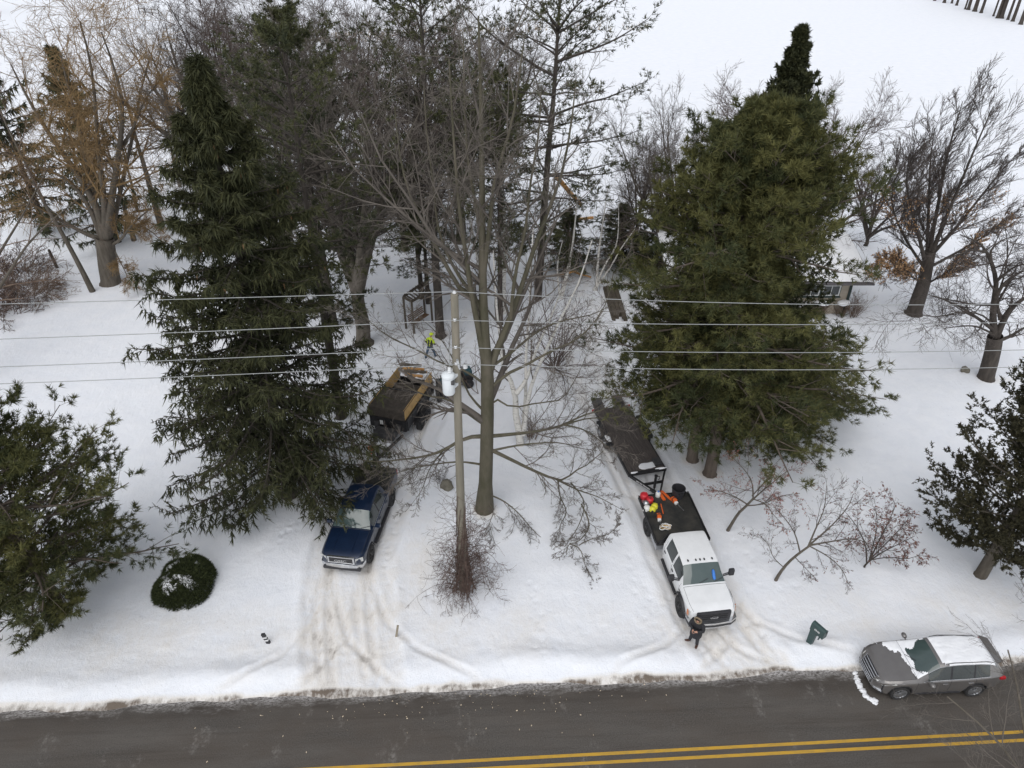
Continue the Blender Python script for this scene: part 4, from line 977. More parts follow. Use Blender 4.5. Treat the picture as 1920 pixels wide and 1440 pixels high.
def loft(st, prof, assign, mats, parent, L2, subs=None):
    """st: stations from the nose; prof(s) -> half section [(y,z)..] from sill to centre line; assign(s,j)->part name"""
    Gd = np.array([[(L2-s, y, z) for y, z in prof(s)] for s in st])
    nS, nP, _ = Gd.shape
    parts = {}
    for i in range(nS-1):
        sm = (st[i]+st[i+1])/2
        for j in range(nP-1):
            nm = assign(sm, j, i)
            if nm is None: continue
            for sd_ in (1, -1):
                key = (nm, sd_ if nm.split('#')[0] in ('door', 'side_window', 'fender', 'quarter_window', 'headlight', 'tail_light', 'pillar') else 0)
                q = [Gd[i, j], Gd[i+1, j], Gd[i+1, j+1], Gd[i, j+1]]
                q = [(p[0], p[1]*sd_, p[2]) for p in q]
                parts.setdefault(key, []).append(q if sd_ > 0 else q[::-1])
    out = {}
    for (nm, sd_), qs in parts.items():
        base = nm.split('#')[0]
        bm = bmesh.new()
        for q in qs:
            vs_ = [bm.verts.new(p) for p in q]
            try: bm.faces.new(vs_)
            except Exception: pass
        bmesh.ops.remove_doubles(bm, verts=bm.verts, dist=.0008)
        bmesh.ops.dissolve_degenerate(bm, edges=bm.edges, dist=.0005)
        me = bpy.data.meshes.new(base); bm.to_mesh(me); bm.free(); me.materials.append(mats[base])
        for p in me.polygons: p.use_smooth = True
        try: me.set_sharp_from_angle(angle=math.radians(32))
        except Exception: pass
        o = ob(base, me, parent); out[(nm, sd_)] = o
    # closing faces at nose and tail
    for i, nm in ((0, 'nose_panel'), (nS-1, 'tail_panel')):
        ring = [tuple(p) for p in Gd[i]]+[(p[0], -p[1], p[2]) for p in Gd[i][::-1][1:]]
        bm = bmesh.new(); vs_ = []
        for p in ring:
            if not vs_ or (Vector(p)-vs_[-1].co).length > 1e-4: vs_.append(bm.verts.new(p))
        bm.faces.new(vs_)
        me = bpy.data.meshes.new(nm); bm.to_mesh(me); bm.free(); me.materials.append(mats['body']); out[nm] = ob(nm, me, parent)
    return Gd, out
def arch(s, axles, r, zc, sill):
    z = sill
    for a in axles:
        d = abs(s-a)
        if d < r: z = max(z, zc+math.sqrt(max(0, r*r-d*d)))
    return z
def stations(L, extra, axles, r, step=.22):
    s = set(np.round(np.arange(0, L+1e-6, step), 3))|{round(L, 3)}
    for e in extra: s.add(round(e, 3))
    for a in axles:
        for k in np.linspace(-1, 1, 11): s.add(round(a+r*math.sin(k*math.pi/2), 3))
    s = sorted(x for x in s if 0 <= x <= L); out = [s[0]]
    for x in s[1:]:
        if x-out[-1] > .012: out.append(x)
        elif round(x, 3) in [round(e, 3) for e in extra]: out[-1] = x
    return out
def seams(root, prof, L2, s0, s1, j):
    """dark shut lines of the bonnet"""
    for sd_ in (1, -1):
        b = B(); b.tube([(L2-s, sd_*prof(s)[j][0], prof(s)[j][1]+.001) for s in np.linspace(s0, s1, 9)], .006, 4); b.done('bonnet_gap', M['black_plastic'], root)
    b = B(); p = prof(s1); b.tube([(L2-s1, y, z+.002) for y, z in p[j:]]+[(L2-s1, -y, z+.002) for y, z in p[j:][::-1][1:]], .008, 4); b.done('cowl_gap', M['black_plastic'], root)
I = lambda x, *kv: float(np.interp(x, [k for k, v in kv], [v for k, v in kv]))

# ------------------------------------------------------------------ grey crossover parked at the road
def suv():
    pf, pr = G(1682, 1312), G(1822, 1306)
    d = pf-pr; yaw = math.atan2(d[1], d[0]); mid = (pf+pr)/2
    left = np.array([-math.sin(yaw), math.cos(yaw), 0]); c = mid-left*.93
    root = thing('parked_car', 'grey crossover car with snow on its roof and windscreen parked at the road edge', 'car', (c[0], c[1], .002), yaw)
    L = 4.80; ax = (.93, 3.79); L2 = sum(ax)/2; AR = .425; zc = .36
    def prof(s):
        w = I(s, (0, .50), (.06, .66), (.18, .78), (.4, .88), (.8, .94), (1.4, .95), (3.6, .95), (4.2, .92), (4.6, .86), (4.76, .78), (4.8, .70))
        zs = arch(s, ax, AR, zc, I(s, (0, .34), (.3, .26), (1.4, .27), (3.3, .28), (4.5, .36), (4.8, .45)))
        zb = I(s, (0, .66), (.1, .78), (.3, .90), (.8, .98), (1.5, 1.02), (3.0, 1.06), (4.2, 1.12), (4.6, 1.12), (4.8, 1.02))
        zb = max(zb, zs+.09)
        zt = I(s, (0, .58), (.06, .74), (.16, .88), (.28, .955), (.8, 1.05), (1.35, 1.115), (1.42, 1.13), (2.22, 1.575), (2.5, 1.635), (3.0, 1.672), (3.6, 1.65), (4.15, 1.575), (4.32, 1.53), (4.68, 1.16), (4.8, 1.06))
        g = min(1, max(0, (zt-zb-.10)/.42))
        wt = (w*.86)*(1-g)+g*I(s, (1.4, .60), (2.3, .635), (3.5, .625), (4.4, .56))
        wb = w*.955*(1-g)+w*.915*g
        return [(w*.93, zs), (w*.985, zs+.30*(zb-zs)), (w, zs+.62*(zb-zs)), (w*.975, zb-.015), (wb, zb+.012), (wb*.55+wt*.45, zb+(zt-zb)*(.45 if g > 0 else .5)), (wt, zt-.055*g-.012), (wt*.90, zt-.018*g-.004), (wt*.5, zt+.006), (0, zt+.010)]
    st = stations(L, [.06, .3, 1.38, 1.42, 1.80, 2.22, 2.62, 2.70, 3.50, 3.56, 4.12, 4.32, 4.68, 4.72], ax, AR)
    def assign(s, j, i):
        if j >= 6:
            if s < .06: return 'body'
            if s < 1.38: return 'hood'
            if 1.42 < s < 2.22: return 'windscreen'
            if 4.32 < s < 4.68: return 'rear_window'
            if 2.22 < s < 4.32: return 'roof'
            return 'body'
        if j in (4, 5):
            if 1.80 < s < 2.62: return 'side_window#a'
            if 2.70 < s < 3.50: return 'side_window#b'
            if 3.56 < s < 4.12: return 'quarter_window'
            return 'pillar#a' if 2.62 <= s <= 2.70 else 'pillar#b' if 3.50 <= s <= 3.56 else 'body'
        if j in (1, 2, 3):
            if 1.42 < s < 2.66: return 'door#a'
            if 2.66 < s < 3.60: return 'door#b'
        return 'body'
    mt = dict(body=M['paint_grey'], hood=M['paint_grey'], roof=M['paint_grey'], door=M['paint_grey'], windscreen=M['screen_glass'], rear_window=M['glass'], side_window=M['glass'], quarter_window=M['glass'], pillar=M['black_plastic'])
    Gd, out = loft(st, prof, assign, mt, root, L2)
    b = B(); b.box((.03, 0, .55), (4.25, 1.62, .50)); b.done('underbody', M['black_plastic'], root)
    for sx, a in enumerate(ax):
        for sd_ in (1, -1): wheel(root, L2-a, sd_*.835, .36, .24, .255, M['alloy'], 12, sd_)
    # grille with chrome bars, lamps
    gp = [(.40, .0), (.50, .0), (.58, .0), (.74, .06), (.81, .11), (.88, .16)]
    b = B()
    for (z0, s0), (z1, s1) in zip(gp[:-1], gp[1:]): b.prism([(L2-s0+.012, -.42, z0), (L2-s0+.012, .42, z0), (L2-s1+.012, .42, z1+.012), (L2-s1+.012, -.42, z1+.012)], (-.03, 0, 0))
    gr = b.done('grille', M['black_plastic'], root)
    for k in range(6):
        z = .42+.088*k; s0 = float(np.interp(z, [g[0] for g in gp], [g[1] for g in gp])); w = .36+.018*k
        b = B(); b.tube([(L2-s0-.03, -w-.05, z+.012), (L2-s0+.026, -w, z+.012), (L2-s0+.03, 0, z+.012), (L2-s0+.026, w, z+.012), (L2-s0-.03, w+.05, z+.012)], .017, 6); b.done('chrome_bar', M['chrome'], gr, True)
    for sd_ in (1, -1):
        b = B(); b.prism([(L2-.08, sd_*.55, .70), (L2-.03, sd_*.52, .80), (L2-.62, sd_*.885, .965), (L2-.66, sd_*.905, .90), (L2-.22, sd_*.79, .73)], (.012, sd_*.02, .03)); b.done('headlight', M['lamp'], root)
        b = B(); b.prism([(L2-.06, sd_*.60, .34), (L2-.02, sd_*.58, .46), (L2-.22, sd_*.80, .52), (L2-.25, sd_*.82, .40)], (.015, sd_*.012, 0)); b.done('fog_light', M['chrome'], root)
        b = B(); b.box((L2-4.64, sd_*.83, 1.02), (.22, .12, .13), .03); b.done('tail_light', M['red_lamp'], root, True)
        m = B(); m.sph((L2-1.84, sd_*1.07, 1.09), .115, 14, (.85, 1.15, .72)); m.cyl((L2-1.84, sd_*.90, 1.03), (L2-1.84, sd_*1.0, 1.06), .03); m.done('mirror', M['paint_grey'], root, True)
        b = B(); ss = np.linspace(1.62, 4.15, 12); b.tube([(L2-s, sd_*(prof(s)[4][0]+.008), prof(s)[4][1]+.004) for s in ss], .013, 6)
        ss = np.linspace(1.80, 4.15, 12); b.tube([(L2-s, sd_*(prof(s)[6][0]+.006), prof(s)[6][1]+.004) for s in ss], .010, 6); b.done('window_trim', M['chrome'], root, True)
        for s in (2.45, 3.42):
            b = B(); b.box((L2-s, sd_*(prof(s)[3][0]+.03), .93), (.20, .025, .03), .01); b.done('door_handle', M['chrome'], out[('door#a' if s < 3 else 'door#b', sd_)], True)
        b = B(); b.tube([(L2-2.4, sd_*.60, 1.64), (L2-2.7, sd_*.60, 1.70), (L2-4.0, sd_*.57, 1.65), (L2-4.25, sd_*.55, 1.57)], .014, 6); b.done('roof_rail', M['black_metal'], root, True)
        # door gaps
        for s in (1.42, 2.66, 3.60):
            b = B(); b.tube([(L2-s, sd_*(p[0]+.001), p[1]) for p in prof(s)[1:5]], .006, 4); b.done('door_gap', M['black_plastic'], root)
        # arch mouldings
        for a in ax:
            b = B(); pts = [(L2-a-(AR+.015)*math.cos(t), sd_*(prof(a+(AR+.015)*math.cos(t))[0][0]+.02), zc+(AR+.015)*math.sin(t)) for t in np.linspace(.05, math.pi-.05, 14)]; b.tube(pts, .022, 6); b.done('wheel_arch', M['black_plastic'], root, True)
        b = B(); b.box((L2-2.36, sd_*.91, .33), (1.75, .05, .07), .015); b.done('sill', M['black_plastic'], root)
    b = B(); b.box((L2-4.74, 0, .52), (.12, 1.3, .16), .03); b.done('rear_bumper', M['black_plastic'], root)
    b = B(); b.prism([(L2-4.36, .60, 1.55), (L2-4.36, -.60, 1.55), (L2-4.66, -.5, 1.50), (L2-4.66, .5, 1.50)], (0, 0, .05)); b.done('spoiler', M['paint_grey'], root)
    seams(root, prof, L2, .30, 1.36, 6)
    # snow lying on roof, bonnet and round the windscreen
    def snow_sheet(nm, s0, s1, jlim, thick, seed, mask, edge=.0):
        rg = np.random.default_rng(seed); ss = np.linspace(s0, s1, 30); ts = np.linspace(-1, 1, 33); V = []; keep = {}
        for i, s in enumerate(ss):
            p = prof(s); pp = np.array(p[jlim:]); yy = pp[::-1, 0]; zz = pp[::-1, 1]
            for k, t in enumerate(ts):
                y = t*yy[-1]; z = np.interp(abs(y), yy, zz)
                e = min(1, (1-abs(t))*6)*min(1, (s-s0)*9)*min(1, (s1-s)*9)
                m = mask(s, y)
                hgt = thick*(e**.5)*max(0, min(1, m*4))*(1+.25*math.sin(s*7+y*5)+.12*rg.normal())
                V.append((L2-s, y, z+.004+hgt)); keep[(i, k)] = m
        n = len(ts); Q = [(i*n+k, i*n+k+1, (i+1)*n+k+1, (i+1)*n+k) for i in range(len(ss)-1) for k in range(n-1) if all(keep[q] > 0 for q in ((i, k), (i, k+1), (i+1, k), (i+1, k+1)))]
        return ob(nm, np_mesh(nm, V, Q, mats=(M['snow'],)), root)
    nz_ = lambda s, y: .10*math.sin(s*9+y*3)+.08*math.sin(y*11-s*4)+.05*math.sin(s*23+y*17)
    snow_sheet('roof_snow', 2.34, 4.33, 6, .05, 3, lambda s, y: .35+nz_(s, y)+(s-2.6)*.7-.25*max(0, y)*max(0, 1-(s-2.3)*1.1))
    snow_sheet('bonnet_snow', .55, 1.40, 5, .045, 4, lambda s, y: -.55*y-.05+nz_(s, y)*.8+(s-1.25)*.75+.28*max(0, (s-1.22)*6))
    snow_sheet('windscreen_snow', 1.41, 2.20, 6, .03, 5, lambda s, y: max(-.62*y-.27+nz_(s, y)*.5, .20-(s-1.40)*1.7+nz_(s, y)*.35, (y-.50)*1.5-(s-1.5)*.8))
    # wipers
    for y in (.35, -.2):
        b = B(); b.tube([(L2-1.40, y, prof(1.40)[8][1]+.02), (L2-1.62, y+.35, prof(1.62)[8][1]+.025)], .010, 5); b.done('wiper', M['black_plastic'], root)
    return root
suv()

# ------------------------------------------------------------------ blue pickup
def pickup():
    pf, pr = G(697, 1050), G(736, 946)
    d = pf-pr; yaw = math.atan2(d[1], d[0]); mid = (pf+pr)/2
    left = np.array([-math.sin(yaw), math.cos(yaw), 0]); c = mid-left*.97
    root = thing('pickup_truck', 'dark blue pickup truck with chrome grille, hitched to the dump trailer', 'pickup truck', (c[0], c[1], gz(c[0], c[1])-.005), yaw)
    L = 5.80; ax = (.98, 4.60); L2 = sum(ax)/2; AR = .49; zc = .42
    def prof(s):
        w = I(s, (0, .70), (.05, .86), (.16, .94), (.35, .985), (.7, 1.0), (5.6, 1.0), (5.75, .985), (5.8, .97))
        zs = arch(s, ax, AR, zc, I(s, (0, .50), (.4, .50), (1.5, .48), (5.2, .52), (5.8, .58)))
        zb = I(s, (0, .98), (.06, 1.06), (.3, 1.10), (1.5, 1.17), (3.8, 1.20), (5.8, 1.25)); zb = max(zb, zs+.12)
        zt = I(s, (0, 1.02), (.05, 1.12), (.25, 1.20), (1.0, 1.28), (1.55, 1.31), (1.60, 1.32), (2.28, 1.82), (2.6, 1.885), (3.3, 1.90), (3.86, 1.86), (3.98, 1.80), (4.08, 1.34), (4.10, 1.30), (5.8, 1.30))
        g = min(1, max(0, (zt-zb-.16)/.42))
        wt = (w*.88)*(1-g)+g*I(s, (1.6, .68), (2.4, .72), (4.0, .71))
        wb = w*.965*(1-g)+w*.93*g
        return [(w*.97, zs), (w, zs+.30*(zb-zs)), (w, zs+.65*(zb-zs)), (w*.99, zb-.02), (wb, zb+.012), (wb*.55+wt*.45, zb+(zt-zb)*(.46 if g > 0 else .6)), (wt, zt-.05*g-.012), (wt*.92, zt-.015*g-.004), (wt*.5, zt+.004), (0, zt+.008)]
    st = stations(L, [.05, 1.55, 1.60, 1.86, 2.28, 2.78, 2.88, 3.72, 3.98, 4.08, 4.10, 4.14, 5.72], ax, AR, .25)
    def assign(s, j, i):
        if j >= 6:
            if .05 < s < 1.55: return 'hood'
            if 1.60 < s < 2.28: return 'windscreen'
            if 2.28 < s < 3.98: return 'roof'
            if 3.98 < s < 4.08: return 'rear_window'
            if 4.14 < s < 5.72: return 'bed_cover'
            return 'body'
        if j in (4, 5):
            if 1.86 < s < 2.78: return 'side_window#a'
            if 2.88 < s < 3.72: return 'side_window#b'
            if 4.14 < s: return 'bed_rail'
            return 'body' if not (2.78 < s < 2.88) else 'pillar'
        if j in (1, 2, 3):
            if 1.66 < s < 2.83: return 'door#a'
            if 2.83 < s < 3.86: return 'door#b'
        return 'body'
    mt = dict(body=M['paint_blue'], hood=M['paint_blue'], roof=M['paint_blue'], door=M['paint_blue'], windscreen=M['screen_glass'], rear_window=M['glass'], side_window=M['glass'], pillar=M['black_plastic'], bed_cover=M['bed_floor'], bed_rail=M['black_plastic'])
    Gd, out = loft(st, prof, assign, mt, root, L2)
    b = B(); b.box((0, 0, .72), (5.3, 1.7, .5)); b.done('underbody', M['black_plastic'], root)
    for a in ax:
        for sd_ in (1, -1): wheel(root, L2-a, sd_*.90, .425, .30, .26, M['black_metal'], 6, sd_)
    # nose: chrome surround grille, lettering, bumper
    b = B(); b.box((L2-.015, 0, .98), (.10, 1.22, .38), .03); g0 = b.done('grille', M['chrome'], root, True)
    b = B(); b.box((L2+.035, 0, .98), (.03, 1.06, .28), .01); b.done('grille_mesh', M['black_plastic'], g0)
    for z in (.875, .945, 1.015, 1.085):
        b = B(); b.box((L2+.052, 0, z), (.02, 1.02, .022), .006); b.done('grille_bar', M['chrome'] if z in (.875,) else M['steel_dark'], g0)
    text_mesh('lettering', 'GMC', .17, M['chrome'], g0, (L2+.075, 0, .99), (math.pi/2, 0, math.pi/2), .012, sx=1.5)
    for sd_ in (1, -1):
        b = B(); b.prism([(L2-.03, sd_*.64, .90), (L2-.02, sd_*.64, 1.10), (L2-.17, sd_*.955, 1.12), (L2-.15, sd_*.955, .92)], (.035, sd_*.012, 0)); b.done('headlight', M['lamp'], root)
        b = B(); b.box((L2-5.78, sd_*.93, 1.05), (.08, .13, .34), .02); b.done('tail_light', M['red_lamp'], root)
        m = B(); m.box((L2-1.92, sd_*1.14, 1.28), (.14, .24, .19), .05); m.cyl((L2-1.90, sd_*.95, 1.20), (L2-1.92, sd_*1.06, 1.24), .035); m.done('mirror', M['paint_blue'], root, True)
        b = B(); ss = np.linspace(1.72, 3.85, 10); b.tube([(L2-s, sd_*(prof(s)[4][0]+.006), prof(s)[4][1]+.004) for s in ss], .013, 6); b.done('window_trim', M['chrome'], root, True)
        for s in (1.66, 2.83, 3.88):
            b = B(); b.tube([(L2-s, sd_*(p[0]+.001), p[1]) for p in prof(s)[1:5]], .007, 4); b.done('door_gap', M['black_plastic'], root)
        for s in (2.62, 3.68):
            b = B(); b.box((L2-s, sd_*1.02, 1.04), (.20, .03, .035), .01); b.done('door_handle', M['paint_blue'], out[('door#a' if s < 2.8 else 'door#b', sd_)], True)
        b = B(); b.box((L2-2.78, sd_*1.02, .44), (2.3, .16, .06), .02); b.done('running_board', M['black_plastic'], root)
        for a in ax:
            b = B(); pts = [(L2-a-(AR+.02)*math.cos(t), sd_*(prof(a)[1][0]+.015), zc+(AR+.02)*math.sin(t)) for t in np.linspace(.05, math.pi-.05, 14)]; b.tube(pts, .025, 6); b.done('wheel_arch', M['black_plastic'], root, True)
    b = B()
    pts = [(L2-.32, .985), (L2-.06, .93), (L2+.06, .70), (L2+.10, 0), (L2+.06, -.70), (L2-.06, -.93), (L2-.32, -.985)]
    for (x0, y0), (x1, y1) in zip(pts[:-1], pts[1:]): b.prism([(x0, y0, .58), (x1, y1, .58), (x1, y1, .76), (x0, y0, .76)], (-.09, 0, 0))
    b.done('front_bumper', M['chrome'], root)
    b = B(); b.box((L2+.0, 0, .50), (.20, 1.7, .14), .03); b.done('air_dam', M['black_plastic'], root)
    b = B(); b.box((L2-5.88, 0, .60), (.16, 1.9, .18), .03); b.done('rear_bumper', M['chrome'], root)
    seams(root, prof, L2, .10, 1.54, 6)
    for y in (-.42, .42):
        b = B(); b.tube([(L2-.3, y, 1.222), (L2-.8, y, 1.272), (L2-1.45, y, 1.315)], .008, 4); b.done('hood_crease', M['paint_blue'], root)
    for y in (.45, -.25):
        b = B(); b.tube([(L2-1.60, y, 1.345), (L2-1.72, y+.45, 1.43)], .011, 5); b.done('wiper', M['black_plastic'], root)
    return root
pickup()

# ------------------------------------------------------------------ white flatbed truck
def flatbed():
    yaw = math.atan2(-6.6, .82); hd = np.array([math.cos(yaw), math.sin(yaw), 0]); left = np.array([-hd[1], hd[0], 0])
    nose = np.array([8.12, 18.42, 0]); L = 6.95; ax = (.98, 5.55); L2 = sum(ax)/2; c = nose-hd*L2
    root = thing('flatbed_truck', 'white crew-cab truck with a black flat bed parked nose to the road', 'truck', (c[0], c[1], gz(c[0], c[1])-.005), yaw)
    AR = .56; zc = .46; Lc = 3.72
    def prof(s):
        w = I(s, (0, .84), (.06, .90), (.2, .965), (.5, 1.0), (3.6, 1.0), (3.72, .97))
        zs = arch(s, ax[:1], AR, zc, I(s, (0, .62), (.5, .60), (1.8, .56), (3.72, .58)))
        zb = I(s, (0, 1.08), (.06, 1.16), (.3, 1.20), (1.3, 1.28), (3.72, 1.32)); zb = max(zb, zs+.10)
        zt = I(s, (0, 1.12), (.05, 1.22), (.2, 1.30), (.9, 1.37), (1.24, 1.39), (1.30, 1.40), (1.92, 1.93), (2.2, 1.985), (2.9, 2.0), (3.5, 1.985), (3.66, 1.95), (3.72, 1.90))
        g = min(1, max(0, (zt-zb-.14)/.42))
        wt = (w*.90)*(1-g)+g*I(s, (1.3, .74), (2.0, .77), (3.7, .76))
        wb = w*.965*(1-g)+w*.955*g
        return [(w*.97, zs), (w, zs+.3*(zb-zs)), (w, zs+.65*(zb-zs)), (w*.99, zb-.02), (wb, zb+.012), (wb*.55+wt*.45, zb+(zt-zb)*(.48 if g > 0 else .6)), (wt, zt-.05*g-.012), (wt*.93, zt-.012*g-.004), (wt*.5, zt+.006), (0, zt+.010)]
    st = stations(Lc, [.05, 1.24, 1.30, 1.62, 1.92, 2.44, 2.56, 3.40, 3.66], ax[:1], AR, .24)
    def assign(s, j, i):
        if j >= 6:
            if .05 < s < 1.24: return 'hood'
            if 1.30 < s < 1.92: return 'windscreen'
            if 1.92 < s < 3.66: return 'roof'
            return 'body'
        if j in (4, 5):
            if 1.62 < s < 2.44: return 'side_window#a'
            if 2.56 < s < 3.40: return 'side_window#b'
            return 'body'
        if j in (1, 2, 3):
            if 1.42 < s < 2.50: return 'door#a'
            if 2.50 < s < 3.50: return 'door#b'
        return 'body'
    mt = dict(body=M['paint_white'], hood=M['paint_white'], roof=M['paint_white'], door=M['paint_white'], windscreen=M['screen_glass'], side_window=M['glass'])
    Gd, out = loft(st, prof, assign, mt, root, L2)
    b = B(); b.box((L2-1.95, 0, .85), (3.3, 1.7, .55)); b.bar((L2-3.4, .45, .72), (L2-6.8, .45, .72), .10, .22); b.bar((L2-3.4, -.45, .72), (L2-6.8, -.45, .72), .10, .22); b.done('chassis', M['black_metal'], root)
    for sd_ in (1, -1): wheel(root, L2-ax[0], sd_*.93, .46, .30, .25, M['black_metal'], 8, sd_)
    for sd_ in (1, -1): wheel(root, L2-ax[1], sd_*.98, .46, .44, .25, M['black_metal'], 8, sd_)
    # nose
    b = B(); b.box((L2-.0, 0, 1.0), (.14, 1.42, .46), .05); g0 = b.done('grille', M['black_plastic'], root, True)
    for z in (.88, 1.0, 1.12):
        b = B(); b.box((L2+.075, 0, z), (.03, 1.16, .055), .015); b.done('grille_bar', M['black_metal'], g0)
    b = B(); b.lathe([(.17, 0), (.17, .025), (.001, .03)], (0, 0, 0), 'x', 24); em = b.done('emblem', M['chrome'], g0, True); em.location = (L2+.09, 0, 1.0); em.scale = (1, 1, .42)
    b = B(); b.lathe([(.148, .027), (.148, .036), (.001, .038)], (0, 0, 0), 'x', 24); em2 = b.done('emblem_field', M['black_plastic'], g0, True); em2.location = (L2+.09, 0, 1.0); em2.scale = (1, 1, .38)
    text_mesh('lettering', 'Ford', .105, M['chrome'], g0, (L2+.131, 0, 1.0), (math.pi/2, 0, math.pi/2), .004, sx=1.35)
    for sd_ in (1, -1):
        b = B(); b.prism([(L2-.05, sd_*.71, .86), (L2-.03, sd_*.71, 1.16), (L2-.26, sd_*.985, 1.18), (L2-.24, sd_*.985, .90)], (.04, sd_*.015, 0)); b.done('headlight', M['lamp'], root)
        b = B(); b.prism([(L2-.20, sd_*.965, .90), (L2-.22, sd_*.965, 1.17), (L2-.34, sd_*1.0, 1.16), (L2-.32, sd_*1.0, .92)], (.03, sd_*.022, 0)); b.done('indicator', M['amber'], root)
        m = B(); m.box((L2-1.66, sd_*1.30, 1.50), (.15, .24, .34), .05); m.tube([(L2-1.62, sd_*.93, 1.34), (L2-1.64, sd_*1.22, 1.42)], .03, 6); m.tube([(L2-1.62, sd_*.92, 1.44), (L2-1.64, sd_*1.22, 1.52)], .025, 6); m.done('mirror', M['black_plastic'], root, True)
        for s in (1.42, 2.50, 3.52):
            b = B(); b.tube([(L2-s, sd_*(p[0]+.001), p[1]) for p in prof(s)[1:6]], .006, 4); b.done('door_gap', M['black_plastic'], root)
        for s in (2.34, 3.36):
            b = B(); b.box((L2-s, sd_*1.01, 1.14), (.16, .03, .07), .01); b.done('door_handle', M['black_plastic'], out[('door#a' if s < 2.5 else 'door#b', sd_)], True)
        # flared arch
        b = B(); a = ax[0]; P_ = []
        for t in np.linspace(.02, math.pi-.02, 16): P_.append((L2-a-(AR+.05)*math.cos(t), zc+(AR+.05)*math.sin(t)))
        for (x0, z0), (x1, z1) in zip(P_[:-1], P_[1:]):
            b.prism([(x0, sd_*.93, z0), (x1, sd_*.93, z1), (x1, sd_*1.09, z1-.05*(z1 > .5)), (x0, sd_*1.09, z0-.05*(z0 > .5))], (0, 0, .05))
        b.done('fender_flare', M['black_plastic'], root)
        b = B(); b.box((L2-2.6, sd_*1.0, .50), (1.9, .16, .06), .02); b.done('running_board', M['black_plastic'], root)
        b = B(); b.box((L2-1.28, sd_*1.005, 1.10), (.22, .02, .05), .008); b.done('fender_badge', M['black_plastic'], root)
    pts = [(L2-.30, 1.03), (L2+.04, .99), (L2+.20, .72), (L2+.25, 0), (L2+.20, -.72), (L2+.04, -.99), (L2-.30, -1.03)]
    for z0, z1, nm, mm in ((.69, .80, 'front_bumper', M['chrome']), (.50, .565, 'bumper_lower', M['chrome']), (.56, .705, 'bumper_valance', M['black_plastic'])):
        b = B()
        for (x0, y0), (x1, y1) in zip(pts[:-1], pts[1:]): b.prism([(x0, y0, z0), (x1, y1, z0), (x1, y1, z1), (x0, y0, z1)], (-.20 if mm is M['chrome'] else -.26, 0, 0))
        b.done(nm, mm, root)
    seams(root, prof, L2, .10, 1.22, 6)
    for y in (-.52, -.18, 0, .18, .52):
        b = B(); b.box((L2-2.06, y, 1.985+.012), (.10, .06, .05), .02); b.done('cab_light', M['black_plastic'], root, True)
    for y in (.45, -.2):
        b = B(); b.tube([(L2-1.30, y, 1.425), (L2-1.42, y+.4, 1.53)], .011, 5); b.done('wiper', M['black_plastic'], root)
    # bed: floor, headboard, side rails, tool boxes, tail lamps
    x0, x1 = L2-3.86, L2-6.93; W = 1.19
    b = B(); b.box(((x0+x1)/2, 0, 1.06), (x0-x1, 2*W, .10), .015); bed = b.done('bed', M['bed_floor'], root)
    for sd_ in (1, -1):
        b = B(); b.box(((x0+x1)/2, sd_*(W+.02), 1.10), (x0-x1, .05, .16), .01); b.done('bed_rail', M['black_metal'], root)
        b = B(); b.tube([(x0-.1, sd_*(W+.075), 1.10), (x1+.1, sd_*(W+.075), 1.10)], .018, 6); b.done('rub_rail', M['steel_dark'], root)
        b = B(); b.box((x0-.55, sd_*(W-.22), .80), (.85, .42, .42), .02); b.done('tool_box', M['steel_dark'] if sd_ > 0 else M['alloy'], root)
        b = B(); b.box((x1+.02, sd_*1.0, .96), (.05, .22, .10), .01); b.done('tail_light', M['red_lamp'], root)
        b = B(); b.prism([(x0+.03, sd_*W, 1.12), (x0+.03, sd_*(W-.32), 1.62), (x0+.03, sd_*(W-.42), 1.62), (x0+.03, sd_*(W-.42), 1.12)], (-.06, 0, 0)); b.done('headboard_wing', M['black_metal'], root)
    b = B(); b.box((x0, 0, 1.38), (.06, 1.58, .55), .02); hb = b.done('headboard', M['black_metal'], root)
    b = B(); b.box((x0, 0, 1.68), (.09, 1.7, .07), .02); b.done('headboard_rail', M['black_metal'], root)
    b = B(); b.box((x1-.005, 0, 1.06), (.06, 2.3, .18), .015); b.done('tail_plate', M['black_metal'], root)
    return root, (x0, x1, W, 1.11), c, yaw
ft, BED, FC, FYAW = flatbed()
def on_bed(px, py, z=1.11):
    g = G(px, py, z); return (g[0], g[1], gz(FC[0], FC[1])-.005+z)
# --- tools and cans lying on the flat bed
def chainsaw(label, px, py, rz, bar_len=.5):
    root = thing('chainsaw', label, 'chainsaw', on_bed(px, py), rz, 'chainsaws on the truck bed')
    b = B(); b.box((0, 0, .11), (.30, .20, .20), .05); b.done('motor_housing', M['orange'], root, True)
    b = B(); b.box((.20, -.02, .09), (.14, .16, .14), .03); b.done('clutch_cover', M['white_pl'], root, True)
    b = B(); b.tube([(-.12, .0, .12), (-.30, 0, .16), (-.40, 0, .10), (-.34, 0, .04), (-.14, 0, .05)], .022, 6); b.done('rear_handle', M['black_plastic'], root, True)
    b = B(); b.tube([(.04, .10, .05), (.03, .12, .24), (.0, 0, .29), (.0, -.12, .24), (.02, -.11, .08)], .018, 6); b.done('front_handle', M['black_plastic'], root, True)
    b = B(); b.prism([(.24, -.03, .06), (.24, -.03, .14), (.24+bar_len, -.03, .12), (.28+bar_len, -.03, .10), (.24+bar_len, -.03, .08)], (0, .015, 0)); b.done('guide_bar', M['alloy'], root)
chainsaw('orange chainsaw with its bar pointing to the cab side, near the black bin', 1263, 941, FYAW+.35)
chainsaw('orange chainsaw lying in the middle of the truck bed', 1235, 972, FYAW-.10, .38)
